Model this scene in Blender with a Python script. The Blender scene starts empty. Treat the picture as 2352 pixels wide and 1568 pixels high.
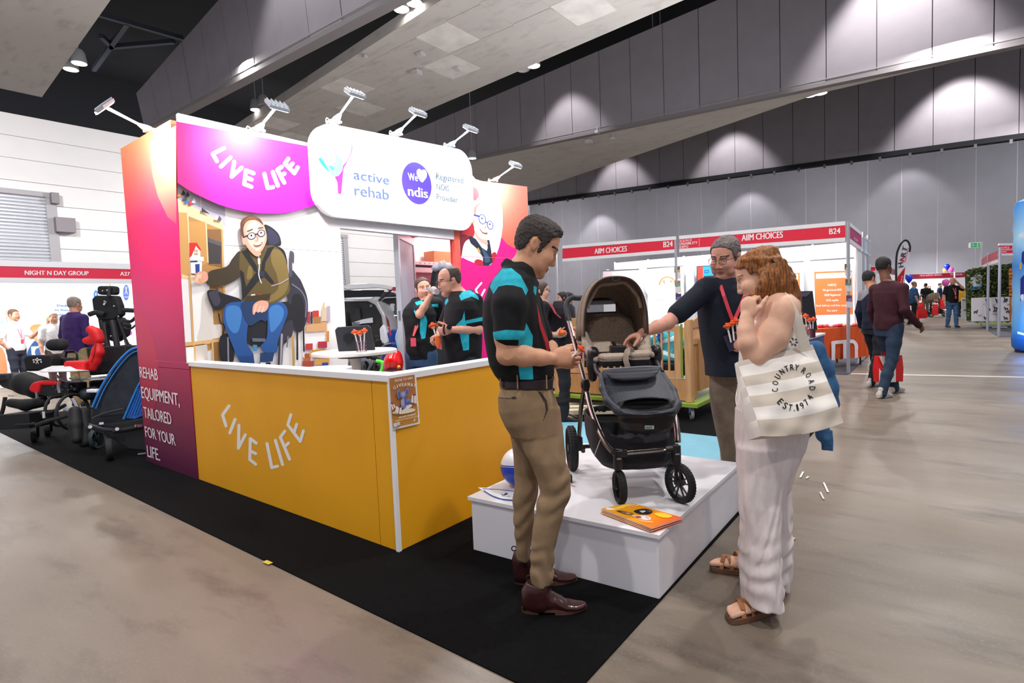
import bpy, bmesh, math, random
import numpy as np
from mathutils import Vector, Matrix
random.seed(7)
C = bpy.context.scene.collection
V = lambda *a: np.array(a if len(a) > 1 else a[0], float)
# ------------------------------------------------------------------ camera
FOC, YAW, PITCH, ROLL, CZ = 1275., math.radians(38.0), math.radians(-3.62), math.radians(-2.3), 1.40
FW = V(math.cos(YAW)*math.cos(PITCH), math.sin(YAW)*math.cos(PITCH), math.sin(PITCH))
_r0 = V(math.sin(YAW), -math.cos(YAW), 0); _u0 = np.cross(_r0, FW)
RT = _r0*math.cos(ROLL)+_u0*math.sin(ROLL); UP = -_r0*math.sin(ROLL)+_u0*math.cos(ROLL)
O3 = V(0, 0, CZ)
cam = bpy.data.cameras.new('camera'); cam.sensor_width = 36; cam.lens = FOC/2352*36; cam.clip_start = .05; cam.clip_end = 200
co = bpy.data.objects.new('camera', cam); C.objects.link(co)
co.matrix_world = Matrix(((RT[0], UP[0], -FW[0], 0), (RT[1], UP[1], -FW[1], 0), (RT[2], UP[2], -FW[2], CZ), (0, 0, 0, 1)))
bpy.context.scene.camera = co
# ------------------------------------------------------------------ world, lamps of the hall, exposure
sc = bpy.context.scene
sc.view_settings.view_transform = 'Standard'; sc.view_settings.look = 'None'
sc.view_settings.exposure = 0.0; sc.view_settings.gamma = 1; sc.view_settings.use_curve_mapping = False
w = bpy.data.worlds.new('hall_air'); sc.world = w; w.use_nodes = True
w.node_tree.nodes['Background'].inputs[0].default_value = (.80, .84, 1, 1); w.node_tree.nodes['Background'].inputs[1].default_value = .52
def lamp(kind, loc, power, size=.3, aim=None, col=(1, 1, 1), ang=90, blend=.6):
    l = bpy.data.lights.new(kind.lower()+'_light', kind); l.energy = power; l.color = col
    if kind == 'SPOT': l.spot_size = math.radians(ang); l.spot_blend = blend; l.shadow_soft_size = size
    elif kind == 'AREA': l.size = size
    else: l.shadow_soft_size = size
    o = bpy.data.objects.new(kind.lower()+'_light', l); C.objects.link(o); o.location = loc
    if aim is not None: o.rotation_euler = (Vector(aim)-Vector(loc)).to_track_quat('-Z', 'Y').to_euler()
    return o
# high-bay lamps hanging in the ceiling slots over this part of the hall
for x, y, p in ((1, -2, 520), (-2.5, 3.5, 560), (1.2, 7.5, 430), (6.2, .2, 560), (8.5, 5, 380), (12, -1.5, 520), (14, 7, 380), (20, 0, 620), (27, 3, 620), (30, -3, 520), (8, 15, 430), (2, 14, 480), (38, 3, 700), (16, 22, 500), (-4, -3, 400), (7, 26, 500)):
    lamp('AREA', (x, y, 8.3), p*.5, .3, (x, y, 0), (1, .97, .93))
for x, y in ((4, 25), (14, 25), (26, 25), (38, 25)): lamp('AREA', (x, y, 8.2), 620, 1, (x, 33, 5), (1, .98, .97))  # added wall washers without fixtures, brighten the white wall
for y in (-4, 6, 16, 26): lamp('AREA', (39, y, 8.2), 210, 1, (46, y, 5), (.97, .97, 1))  # likewise, washers without fixtures for the grey wall
# ------------------------------------------------------------------ pixel helpers (2352 x 1568 photograph frame -> world points)
def ray(x, y): return FW+RT*((x-1176)/FOC)-UP*((y-784)/FOC)
def at(x, y, D): return O3+ray(x, y)*D
def gnd(x, y, z=0): d = ray(x, y); return O3+d*((z-CZ)/d[2])
def onp(x, y, ax, val): d = ray(x, y); return O3+d*((val-O3[ax])/d[ax])
def plane(ax, val): return lambda x, y: onp(x, y, ax, val)
# ------------------------------------------------------------------ materials
_M = {}
def lin(h):
    h = h.lstrip('#'); v = [int(h[i:i+2], 16)/255 for i in (0, 2, 4)]
    return tuple(c/12.92 if c <= .04045 else ((c+.055)/1.055)**2.4 for c in v)
def mat(col, rough=.6, metal=0, noise=0, nscale=8, bump=0, bscale=60, emit=0, coat=0, alpha=1, trans=0, spec=None, stretch=None, name=None, sheen=0):
    key = (col, rough, metal, noise, nscale, bump, bscale, emit, coat, alpha, trans, spec, stretch, sheen)
    if key in _M: return _M[key]
    m = bpy.data.materials.new(name or 'mat_'+col.strip('#')); m.use_nodes = True; nt = m.node_tree; N = nt.nodes; b = N['Principled BSDF']
    c = lin(col); b.inputs['Base Color'].default_value = (*c, 1); b.inputs['Roughness'].default_value = rough; b.inputs['Metallic'].default_value = metal
    if coat: b.inputs['Coat Weight'].default_value = coat
    if sheen: b.inputs['Sheen Weight'].default_value = sheen
    if spec is not None: b.inputs['Specular IOR Level'].default_value = spec
    if alpha < 1: b.inputs['Alpha'].default_value = alpha
    if trans: b.inputs['Transmission Weight'].default_value = trans
    if emit: b.inputs['Emission Color'].default_value = (*c, 1); b.inputs['Emission Strength'].default_value = emit
    if noise or bump:
        tc = N.new('ShaderNodeTexCoord'); mp = N.new('ShaderNodeMapping'); nt.links.new(tc.outputs['Object'], mp.inputs[0])
        if stretch: mp.inputs['Scale'].default_value = stretch
        n = N.new('ShaderNodeTexNoise'); n.inputs['Scale'].default_value = nscale; n.inputs['Detail'].default_value = 6; nt.links.new(mp.outputs[0], n.inputs[0])
        if noise:
            r = N.new('ShaderNodeMix'); r.data_type = 'RGBA'; mr = N.new('ShaderNodeMapRange'); mr.inputs[1].default_value = .3; mr.inputs[2].default_value = .7
            nt.links.new(n.outputs[0], mr.inputs[0]); nt.links.new(mr.outputs[0], r.inputs[0])
            r.inputs[6].default_value = (*[max(0, v*(1-noise)) for v in c], 1); r.inputs[7].default_value = (*[min(1, v*(1+noise)) for v in c], 1)
            nt.links.new(r.outputs[2], b.inputs['Base Color'])
        if bump:
            n2 = N.new('ShaderNodeTexNoise'); n2.inputs['Scale'].default_value = bscale; n2.inputs['Detail'].default_value = 4; nt.links.new(mp.outputs[0], n2.inputs[0])
            bp = N.new('ShaderNodeBump'); bp.inputs['Strength'].default_value = min(1, bump); bp.inputs['Distance'].default_value = .005; nt.links.new(n2.outputs[0], bp.inputs['Height']); nt.links.new(bp.outputs[0], b.inputs['Normal'])
    _M[key] = m; return m
def gradmat(name, axis, stops, rough=.5, coords='world'):
    """printed colour ramp along one axis of the flat sheet"""
    m = bpy.data.materials.new(name); m.use_nodes = True; nt = m.node_tree; N = nt.nodes; b = N['Principled BSDF']; b.inputs['Roughness'].default_value = rough
    g = N.new('ShaderNodeNewGeometry'); s = N.new('ShaderNodeSeparateXYZ'); nt.links.new(g.outputs['Position'], s.inputs[0])
    mr = N.new('ShaderNodeMapRange'); mr.inputs[1].default_value = stops[0][0]; mr.inputs[2].default_value = stops[-1][0]; nt.links.new(s.outputs[axis], mr.inputs[0])
    cr = N.new('ShaderNodeValToRGB'); el = cr.color_ramp.elements
    for i, (p, c) in enumerate(stops):
        t = (p-stops[0][0])/(stops[-1][0]-stops[0][0]); e = el[i] if i < 2 else el.new(t); e.position = t; e.color = (*lin(c), 1)
    nt.links.new(mr.outputs[0], cr.inputs[0]); nt.links.new(cr.outputs[0], b.inputs['Base Color']); return m
def attrmat(name, cols, rough=.75, bump=.3, bscale=90, noise=.12, nscale=14, sheen=0, coat=0, stretch=None):
    """cloth with sewn colour panels: cols[0] base, cols[i] where vertex attribute mi > 0"""
    m = mat(cols[0], rough, noise=0, bump=bump*.5, bscale=bscale, name=name, sheen=sheen, coat=coat, stretch=stretch, spec=.3+random.random()*1e-6); nt = m.node_tree; N = nt.nodes; b = N['Principled BSDF']; prev = None
    c0 = N.new('ShaderNodeRGB'); c0.outputs[0].default_value = (*lin(cols[0]), 1); prev = c0.outputs[0]
    for i, c in enumerate(cols[1:], 1):
        a = N.new('ShaderNodeAttribute'); a.attribute_name = 'm%d' % i
        mr = N.new('ShaderNodeMapRange'); mr.inputs[1].default_value = -.0012; mr.inputs[2].default_value = .0012; nt.links.new(a.outputs['Fac'], mr.inputs[0])
        x = N.new('ShaderNodeMix'); x.data_type = 'RGBA'; nt.links.new(mr.outputs[0], x.inputs[0]); nt.links.new(prev, x.inputs[6]); x.inputs[7].default_value = (*lin(c), 1); prev = x.outputs[2]
    if noise:
        n = N.new('ShaderNodeTexNoise'); n.inputs['Scale'].default_value = nscale; n.inputs['Detail'].default_value = 5
        tc = N.new('ShaderNodeTexCoord'); mp = N.new('ShaderNodeMapping'); nt.links.new(tc.outputs['Object'], mp.inputs[0]); nt.links.new(mp.outputs[0], n.inputs[0])
        if stretch: mp.inputs['Scale'].default_value = stretch
        mr = N.new('ShaderNodeMapRange'); mr.inputs[1].default_value = .3; mr.inputs[2].default_value = .7; mr.inputs[3].default_value = 1-noise; mr.inputs[4].default_value = 1+noise
        nt.links.new(n.outputs[0], mr.inputs[0])
        x = N.new('ShaderNodeVectorMath'); x.operation = 'SCALE'; nt.links.new(prev, x.inputs[0]); nt.links.new(mr.outputs[0], x.inputs['Scale']); prev = x.outputs[0]
    nt.links.new(prev, b.inputs['Base Color']); return m
# ------------------------------------------------------------------ objects
ORG = {}
def org(o):
    while o.parent: o = o.parent
    return ORG.get(o.name, V(0, 0, 0))
def tag(o, label=None, cat=None, group=None, kind=None):
    for k, v in (('label', label), ('category', cat), ('group', group), ('kind', kind)):
        if v: o[k] = v
    return o
def thing(name, label, cat, loc, group=None):
    o = bpy.data.objects.new(name, None); C.objects.link(o); o.location = loc; o.empty_display_size = .1
    ORG[o.name] = V(loc); return tag(o, label, cat, group)
def rotz(a): c, s = math.cos(a), math.sin(a); return np.array([[c, -s, 0], [s, c, 0], [0, 0, 1.]])
def frame(d, up=(0, 0, 1)):
    d = V(d)/np.linalg.norm(d); up = V(up)
    if abs(d@up)/np.linalg.norm(up) > .98: up = V(1, 0, 0) if abs(d[0]) < .9 else V(0, 1, 0)
    a = np.cross(up, d); a /= np.linalg.norm(a); return a, np.cross(d, a), d
def spline(pts, n=4, closed=False):
    P = [V(p) for p in pts]; L = len(P); out = []
    for i in range(L if closed else L-1):
        if closed: p0, p1, p2, p3 = P[i-1], P[i], P[(i+1) % L], P[(i+2) % L]
        else: p0, p1, p2, p3 = P[max(i-1, 0)], P[i], P[i+1], P[min(i+2, L-1)]
        for k in range(n):
            t = k/n; out.append(.5*(2*p1+(p2-p0)*t+(2*p0-5*p1+4*p2-p3)*t*t+(3*p1-p0-3*p2+p3)*t**3))
    if not closed: out.append(P[-1])
    return out
class MB:
    def __init__(s): s.v = []; s.f = []; s.m = []; s.mi = 0; s.sm = []
    def add(s, vs, fs, smooth=False):
        b = len(s.v); s.v += [tuple(map(float, p)) for p in vs]
        for f in fs: s.f.append([b+i for i in f]); s.m.append(s.mi); s.sm.append(smooth)
        return s
    def poly(s, pts): return s.add(pts, [list(range(len(pts)))])
    def prism(s, pts, vec):
        n = len(pts); vec = V(vec); p2 = [V(p)+vec for p in pts]
        return s.add(list(pts)+p2, [list(range(n))[::-1], list(range(n, 2*n))]+[[i, (i+1) % n, n+(i+1) % n, n+i] for i in range(n)])
    def box(s, a, b):
        x0, y0, z0 = a; x1, y1, z1 = b
        return s.add([(x0, y0, z0), (x1, y0, z0), (x1, y1, z0), (x0, y1, z0), (x0, y0, z1), (x1, y0, z1), (x1, y1, z1), (x0, y1, z1)], [[0, 3, 2, 1], [4, 5, 6, 7], [0, 1, 5, 4], [1, 2, 6, 5], [2, 3, 7, 6], [3, 0, 4, 7]])
    def obox(s, c, A, h):
        """box, centre c, axes A (3 rows), half sizes h"""
        c = V(c); A = [V(a) for a in A]; vs = [c+A[0]*h[0]*i+A[1]*h[1]*j+A[2]*h[2]*k for k in (-1, 1) for j in (-1, 1) for i in (-1, 1)]
        return s.add(vs, [[0, 2, 3, 1], [4, 5, 7, 6], [0, 1, 5, 4], [1, 3, 7, 5], [3, 2, 6, 7], [2, 0, 4, 6]])
    def bar(s, a, b, w, t, up=(0, 0, 1)):
        a, b = V(a), V(b); x, y, z = frame(b-a, up); return s.obox((a+b)/2, (x, y, z), (w/2, t/2, np.linalg.norm(b-a)/2))
    def loft(s, rings, closed=False, caps=True, smooth=True):
        n = len(rings[0]); vs = [p for r in rings for p in r]; R = len(rings); fs = []
        for i in range(R if closed else R-1):
            for j in range(n):
                a, b = i*n+j, i*n+(j+1) % n; c, d = ((i+1) % R)*n+(j+1) % n, ((i+1) % R)*n+j; fs.append([a, b, c, d])
        s.add(vs, fs, smooth)
        if caps and not closed: b0 = len(s.v)-len(vs); s.f += [[b0+j for j in range(n)][::-1], [b0+(R-1)*n+j for j in range(n)]]; s.m += [s.mi]*2; s.sm += [False]*2
        return s
    def tube(s, pts, r, n=8, closed=False, caps=True, flat=1, up=(0, 0, 1)):
        P = [V(p) for p in pts]; L = len(P); rs = r if hasattr(r, '__len__') else [r]*L; rings = []; px = None
        for i in range(L):
            d = P[(i+1) % L]-P[i-1] if closed else P[min(i+1, L-1)]-P[max(i-1, 0)]
            if np.linalg.norm(d) < 1e-9: d = V(0, 0, 1)
            d = d/np.linalg.norm(d)
            if px is None: x, y, _ = frame(d, up)
            else: x = px-d*(px@d); x /= np.linalg.norm(x); y = np.cross(d, x)
            px = x; rings.append([P[i]+(x*math.cos(2*math.pi*k/n)+y*math.sin(2*math.pi*k/n)*flat)*rs[i] for k in range(n)])
        return s.loft(rings, closed, caps)
    def cyl(s, a, b, r, n=16, r2=None): return s.tube([a, b], [r, r if r2 is None else r2], n)
    def ell(s, c, r, nu=12, nv=8, R=None):
        c = V(c); r = V(r) if hasattr(r, '__len__') else V(r, r, r); vs = [(0, 0, -1)]
        for i in range(1, nv):
            th = -math.pi/2+math.pi*i/nv
            vs += [(math.cos(th)*math.cos(2*math.pi*j/nu), math.cos(th)*math.sin(2*math.pi*j/nu), math.sin(th)) for j in range(nu)]
        vs.append((0, 0, 1)); vs = [V(p)*r for p in vs]
        if R is not None: vs = [np.asarray(R) @ p for p in vs]
        fs = [[0, 1+(j+1) % nu, 1+j] for j in range(nu)]
        for i in range(nv-2): fs += [[1+i*nu+j, 1+i*nu+(j+1) % nu, 1+(i+1)*nu+(j+1) % nu, 1+(i+1)*nu+j] for j in range(nu)]
        t = len(vs)-1; fs += [[1+(nv-2)*nu+j, 1+(nv-2)*nu+(j+1) % nu, t] for j in range(nu)]
        return s.add([c+p for p in vs], fs, True)
    def lathe(s, prof, c, ax=(0, 0, 1), n=20, closed=False):
        c = V(c); x, y, z = frame(ax); return s.loft([[c+z*h+(x*math.cos(2*math.pi*k/n)+y*math.sin(2*math.pi*k/n))*max(r, 1e-4) for k in range(n)] for r, h in prof], closed, not closed)
    def torus(s, c, ax, R, r, n=24, m=8, flat=1):
        c = V(c); x, y, z = frame(ax)
        return s.loft([[c+(x*math.cos(a)+y*math.sin(a))*(R+r*math.cos(b))+z*r*flat*math.sin(b) for b in [2*math.pi*k/m for k in range(m)]] for a in [2*math.pi*i/n for i in range(n)]], True)
    def build(s, name, mats, parent=None, bevel=0, kind=None, label=None, crease=40):
        o0 = org(parent) if parent is not None else V(0, 0, 0)
        me = bpy.data.meshes.new(name); me.from_pydata([tuple(V(p)-o0) for p in s.v], [], s.f)
        for m in (mats if isinstance(mats, (list, tuple)) else [mats]): me.materials.append(m)
        me.polygons.foreach_set('material_index', s.m); me.update()
        bm = bmesh.new(); bm.from_mesh(me); bmesh.ops.recalc_face_normals(bm, faces=bm.faces); bm.to_mesh(me); bm.free()
        if any(s.sm): me.shade_smooth(); me.set_sharp_from_angle(angle=math.radians(crease))
        o = bpy.data.objects.new(name, me); C.objects.link(o)
        if parent is not None: o.parent = parent
        if bevel:
            b = o.modifiers.new('b', 'BEVEL'); b.width = bevel; b.segments = 2; b.limit_method = 'ANGLE'
        if kind: o['kind'] = kind
        if label: o['label'] = label
        return o
def copy_tree(o, parent=None):
    kids = [c for c in C.objects if c.parent == o]; c = o.copy(); C.objects.link(c); c.parent = parent
    if parent is None: ORG[c.name] = V(o.location)
    for k in kids: copy_tree(k, c)
    return c
def dup(root, loc, rz=0, label=None, group=None):
    c = copy_tree(root); c.location = loc; c.rotation_euler = (0, 0, rz)
    if label: c['label'] = label
    if group: c['group'] = group
    return c
# ------------------------------------------------------------------ flat print: lettering and pictures on a plane pf(px, py)
def _toward(p, e): d = O3-p; return p+d/np.linalg.norm(d)*e
_TC = {}
def text_mesh(sx, bold=0):
    k = (sx, bold)
    if k not in _TC:
        cu = bpy.data.curves.new('lettering', 'FONT'); cu.body = sx; cu.offset = 0; cu.resolution_u = 3
        o = bpy.data.objects.new('lettering', cu); C.objects.link(o); bpy.context.view_layer.update()
        me = o.to_mesh(); vs = np.array([tuple(v.co) for v in me.vertices]).reshape(-1, 3); fs = [list(p.vertices) for p in me.polygons]; o.to_mesh_clear()
        bpy.data.objects.remove(o); bpy.data.curves.remove(cu); _TC[k] = (vs, fs)
    return _TC[k]
def text3(mb, sx, p0, p1, pt, bold=0, eps=.002, nrm=None):
    """letters on the parallelogram: baseline p0 -> p1, top of tall letters above p0 at pt (world points)"""
    if bold:
        b_ = (V(p1)-V(p0))/np.linalg.norm(V(p1)-V(p0))*np.linalg.norm(V(pt)-V(p0))*min(.05, bold*1.1)
        for k in (-1, 1): text3(mb, sx, V(p0)+b_*k, V(p1)+b_*k, V(pt)+b_*k, 0, eps+.0006+.0003*k, nrm)
    vs, fs = text_mesh(sx)
    if not len(vs): return
    x0, x1 = vs[:, 0].min(), vs[:, 0].max(); yt = vs[:, 1].max(); p0, p1, pt = V(p0), V(p1), V(pt)
    n = nrm if nrm is not None else np.cross(p1-p0, pt-p0); n = V(n)/np.linalg.norm(n)
    if nrm is None and n@(O3-p0) < 0: n = -n
    mb.add([p0+(p1-p0)*((v[0]-x0)/(x1-x0))+(pt-p0)*(v[1]/yt)+n*eps for v in vs], fs)
def text(pf, sx, a, b, t, mb, bold=0, eps=.002): text3(mb, sx, pf(*a), pf(*b), pf(*t), bold, eps)
def stroke(mb, pf, pts, wpx, eps=.002):
    """rounded pen stroke along pixel polyline, laid flat on the plane"""
    for i_, ((xa, ya), (xb, yb)) in enumerate(zip(pts[:-1], pts[1:])):
        an = math.atan2(yb-ya, xb-xa); r = wpx/2; out = []
        for k in range(7): t = an+math.pi/2+math.pi*k/6; out.append((xa+r*math.cos(t), ya+r*math.sin(t)))
        for k in range(7): t = an-math.pi/2+math.pi*k/6; out.append((xb+r*math.cos(t), yb+r*math.sin(t)))
        mb.poly([_toward(pf(*q), eps+.0002*i_) for q in out])
class Art:
    """flat printed picture: layers of coloured shapes in photo pixels, laid on plane pf, one mesh"""
    def __init__(s, pf, tr=(0, 0, 1), e0=.0015): s.mb = MB(); s.mats = []; s.pf = lambda x, y: pf(s.tr[0]+x/s.tr[2], s.tr[1]+y/s.tr[2]); s.e = e0; s.tr = tr
    def c(s, col, rough=.55):
        m = col if not isinstance(col, str) else mat(col, rough)
        if m not in s.mats: s.mats.append(m)
        s.mb.mi = s.mats.index(m)
    def p(s, col, pts, smooth=False, n=4):
        s.c(col); q = [tuple(x) for x in (spline(pts, n, True) if smooth else pts)]; s.e += .00025
        s.mb.poly([_toward(s.pf(*x), s.e) for x in q]); return s
    def l(s, col, pts, w, smooth=False):
        s.c(col); s.e += .0004; stroke(s.mb, s.pf, [tuple(x) for x in (spline(pts, 4) if smooth else pts)], w, s.e); return s
    def el(s, col, c, rx, ry, rot=0, n=20):
        a = math.radians(rot); return s.p(col, [(c[0]+rx*math.cos(t)*math.cos(a)-ry*math.sin(t)*math.sin(a), c[1]+rx*math.cos(t)*math.sin(a)+ry*math.sin(t)*math.cos(a)) for t in [2*math.pi*k/n for k in range(n)]])
    def t(s, col, sx, a, b, top, bold=0): s.c(col); s.e += .0009; text(s.pf, sx, a, b, top, s.mb, bold, s.e); return s
    def build(s, name, parent, label=None): return s.mb.build(name, s.mats, parent, label=label)
# ================================================================== the hall
def concrete(name, c1, c2, c3, sx, rough, spec=.5):
    m = bpy.data.materials.new(name); m.use_nodes = True; nt = m.node_tree; N = nt.nodes; b = N['Principled BSDF']; L = nt.links.new
    tc = N.new('ShaderNodeTexCoord'); mp = N.new('ShaderNodeMapping'); L(tc.outputs['Object'], mp.inputs[0]); mp.inputs['Scale'].default_value = sx; mp.inputs['Rotation'].default_value = (0, 0, .75)
    def noise(sc, det, src=mp.outputs[0]):
        n = N.new('ShaderNodeTexNoise'); n.inputs['Scale'].default_value = sc; n.inputs['Detail'].default_value = det; n.inputs['Roughness'].default_value = .62; L(src, n.inputs[0]); return n.outputs[0]
    def ramp(src, a, b_):
        r = N.new('ShaderNodeMapRange'); r.inputs[1].default_value = a; r.inputs[2].default_value = b_; L(src, r.inputs[0]); return r.outputs[0]
    def mix(f, a, b_):
        x = N.new('ShaderNodeMix'); x.data_type = 'RGBA'; L(f, x.inputs[0])
        for i, q in ((6, a), (7, b_)):
            if isinstance(q, str): x.inputs[i].default_value = (*lin(q), 1)
            else: L(q, x.inputs[i])
        return x.outputs[2]
    a = mix(ramp(noise(.55, 8), .35, .66), c1, c2); a = mix(ramp(noise(3.5, 10), .52, .78), a, c3); a = mix(ramp(noise(60, 3, tc.outputs['Object']), .55, .85), a, c2)
    L(a, b.inputs['Base Color']); b.inputs['Specular IOR Level'].default_value = spec
    rr = N.new('ShaderNodeMapRange'); rr.inputs[1].default_value = .3; rr.inputs[2].default_value = .7; rr.inputs[3].default_value = rough-.1; rr.inputs[4].default_value = rough+.12; L(noise(1.2, 6), rr.inputs[0]); L(rr.outputs[0], b.inputs['Roughness'])
    return m
m_floor = concrete('polished_concrete', '#675c51', '#84786a', '#473e36', (1, .35, 1), .42)
m_soff = concrete('soffit_board', '#d2cecb', '#dedad6', '#bab6b2', (1, .4, 1), .8, .2)
m_fin = mat('#a5a2a8', .75, noise=.05, nscale=1.5); m_fin2 = mat('#a09aa0', .75, noise=.05, nscale=1.5)
m_black = mat('#14161c', .9); m_seam = mat('#3a3a40', .9); m_wwall = mat('#e6e3e3', .7, noise=.02, nscale=1); m_gwall = mat('#9d9ba3', .7, noise=.04, nscale=1)
m_metal = mat('#b9bbc0', .35, .9); m_white = mat('#f3f3f5', .45); m_lamp = mat('#fff8ee', emit=14)
fl = MB(); fl.box((-14, -14, -.1), (49, 35, 0)); tag(fl.build('floor', m_floor), kind='structure')
ce = MB(); ce.box((-14, -14, 13.6), (49, 35, 13.8)); tag(ce.build('ceiling', m_black), kind='structure')
def strip_panels(root, bl, br, tr, tl, n, m, th, gap=.02, name='panel', out=None, horiz=False, ws=None):
    bl, br, tr, tl = map(V, (bl, br, tr, tl)); nn = np.cross(br-bl, tl-bl); nn /= np.linalg.norm(nn)
    if nn@(O3-bl) < 0: nn = -nn
    def q(s, t): return bl*(1-s)*(1-t)+br*s*(1-t)+tr*s*t+tl*(1-s)*t
    Lh = np.linalg.norm(br-bl) if not horiz else np.linalg.norm(tl-bl); g = gap/Lh
    for i in range(n):
        a, b_ = i/n+g/2, (i+1)/n-g/2; mb = MB(); d = nn*(th+.004*((i*7) % 3))
        pts = [q(a, 0), q(b_, 0), q(b_, 1), q(a, 1)] if not horiz else [q(0, a), q(1, a), q(1, b_), q(0, b_)]
        mb.prism(pts, d); mb.build(name, m, root)
def backed(name, bl, br, tr, tl, n, m, th=.03, mseam=None, horiz=False, back=.15, gap=.025):
    bl, br, tr, tl = map(V, (bl, br, tr, tl)); nn = np.cross(br-bl, tl-bl); nn /= np.linalg.norm(nn)
    if nn@(O3-bl) > 0: nn = -nn
    mb = MB(); mb.prism([bl, br, tr, tl], nn*back); r = tag(mb.build(name, mseam or m_seam), kind='structure')
    strip_panels(r, bl, br, tr, tl, n, m, th, gap, horiz=horiz); return r
# left (white) wall with long horizontal cladding boards, far right wall with tall vertical boards
backed('wall_left', (-12, 33, 0), (46, 33, 0), (46, 33, 10.9), (-12, 33, 10.9), 11, m_wwall, mseam=mat('#8d8a8c'), horiz=True)
mb = MB(); mb.box((-12, 33.2, 10.9), (46, 33.4, 13.6)); tag(mb.build('trim_1', m_black), kind='structure')
wr = backed('wall_right', (46, 33, 0), (46, -13, 0), (46, -13, 13), (46, 33, 13), 24, m_gwall, mseam=mat('#d9d9de'), gap=.05)
# ceiling fins: tall hanging panels, and the flat soffits between them
def fin(name, X, bl, br, tr, tl, n, m, lip=True):
    P = [(X, *bl), (X, *br), (X, *tr), (X, *tl)]; r = backed(name, *P, n, m, mseam=mat('#4a484e'), back=.3)
    if lip:
        a, b = V(P[0]), V(P[1]); mb = MB(); mb.prism([a+V(-.04, 0, -.06), b+V(-.04, 0, -.06), b+V(-.04, 0, .06), a+V(-.04, 0, .06)], (.3, 0, 0)); mb.build('bottom_lip', mat('#8d888a', .7), r)
        mb = MB(); mb.prism([a+V(-.05, 0, .12), b+V(-.05, 0, .12), b+V(-.05, 0, .15), a+V(-.05, 0, .15)], (.3, 0, 0)); mb.build('lip_bead', mat('#a39ea0', .7), r)
    return r
fin('trim_2', 8., (22.2, 8.12), (-6, 7.5), (-6, 13.4), (22.7, 9.47), 22, m_fin2)
fin('trim_3', 20.5, (23, 8.8), (-9, 7.55), (-9, 12.7), (23, 10.7), 24, m_fin2)
f3 = fin('trim_4', 32., (23.4, 8.6), (-11, 7.35), (-11, 13.4), (23.4, 13.4), 24, mat('#9c969c', .75, noise=.05, nscale=1.5), lip=False)
mb = MB(); mb.prism([(31.8, 23.4, 8.45), (31.8, -11, 7.2), (31.8, -11, 7.42), (31.8, 23.4, 8.67)], (.4, 0, 0)); mb.build('curtain_track', m_black, f3)
for i in range(28):
    y = 22-i*1.15; z = 8.45-(23.4-y)*.0363; mb = MB(); mb.box((31.75, y-.05, z-.16), (31.85, y+.05, z+.02)); mb.build('track_hook', mat('#5a5a5e'), f3)
def soffit(name, pts, cells=True):
    mb = MB(); mb.prism(pts, (0, 0, .3)); return tag(mb.build(name, m_soff), kind='structure')
soffit('trim_5', [(-12, 22.3, 8.5), (5.2, 22.3, 8.5), (3.5, -8, 8.5), (-12, -8, 8.5)])
s1 = soffit('trim_6', [(11.05, 23, 8.5), (15.1, 23, 8.5), (12.35, -8, 8.5), (7.9, -8, 8.5)])
a, b, c = gnd(1200, 445, 8.5), gnd(1880, 215, 8.15), gnd(2352, 105, 7.9)
soffit('trim_7', [(20.55, 21, 8.72), (20.55, 3, 8.03), (20.55, -8, 7.62), (c[0]-.4, -8, 7.75), tuple(c), tuple(b), tuple(a)])
# sprayed patchwork boards under the middle soffit
for i in range(22):
    for j in range(2):
        y0 = -4+i*1.15; x0 = 9.8+j*1.3+.05*i; mb = MB(); mb.box((x0+.02, y0, 8.485), (x0+1.26, y0+1.12, 8.5)); mb.build('board', m_soff if (i*3+j) % 4 else mat('#f2efec', .8, noise=.1, nscale=2), s1)
# dark roof trusses above the soffits
def truss(name, pts, z, w=.16):
    r = None
    for k, (p, q) in enumerate(pts):
        a_, b_ = gnd(*p, z), gnd(*q, z); mb = MB(); mb.bar(a_, b_, w, w)
        if r is None: r = tag(mb.build(name, mat('#3c4250', .7)), kind='structure')
        else: mb.build('brace', mat('#3c4250', .7), r)
truss('trim_8', [((225, 32), (420, 88)), ((292, 52), (215, 160)), ((400, 95), (252, 108)), ((232, 82), (258, 108))], 12.4)
# roller shutters
def shutter(name, x0, x1, zt, y=33.):
    r = MB(); r.box((x0-.35, y-.14, 0), (x0, y-.03, zt)); r.box((x1, y-.14, 0), (x1+.38, y-.03, zt)); r.box((x0-.35, y-.2, zt), (x1+.38, y-.03, zt+.22))
    r = tag(r.build(name, mat('#a9a6aa', .6)), kind='structure'); c = MB(); n = int(zt/.155)
    for i in range(n):
        z = i*.155; c.prism([(x0, y-.04, z), (x0, y-.09, z+.03), (x0, y-.09, z+.11), (x0, y-.04, z+.15)], (x1-x0, 0, 0))
    c.build('shutter_curtain', mat('#c2c4cc', .4, .3), r, kind='stuff'); return r
shutter('door_1', 1.5, 7.45, 7.3); shutter('door_2', 18.5, 23.55, 6.6)
for nm, p, q in (('trim_9', (112, 444), (132, 470)), ('trim_10', (122, 500), (170, 536))):
    a, b = onp(*p, 1, 32.9), onp(*q, 1, 32.9); mb = MB(); mb.box((a[0], 32.5, b[2]), (b[0], 32.97, a[2])); tag(mb.build(nm, mat('#8d868c', .8)), kind='structure')
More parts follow.
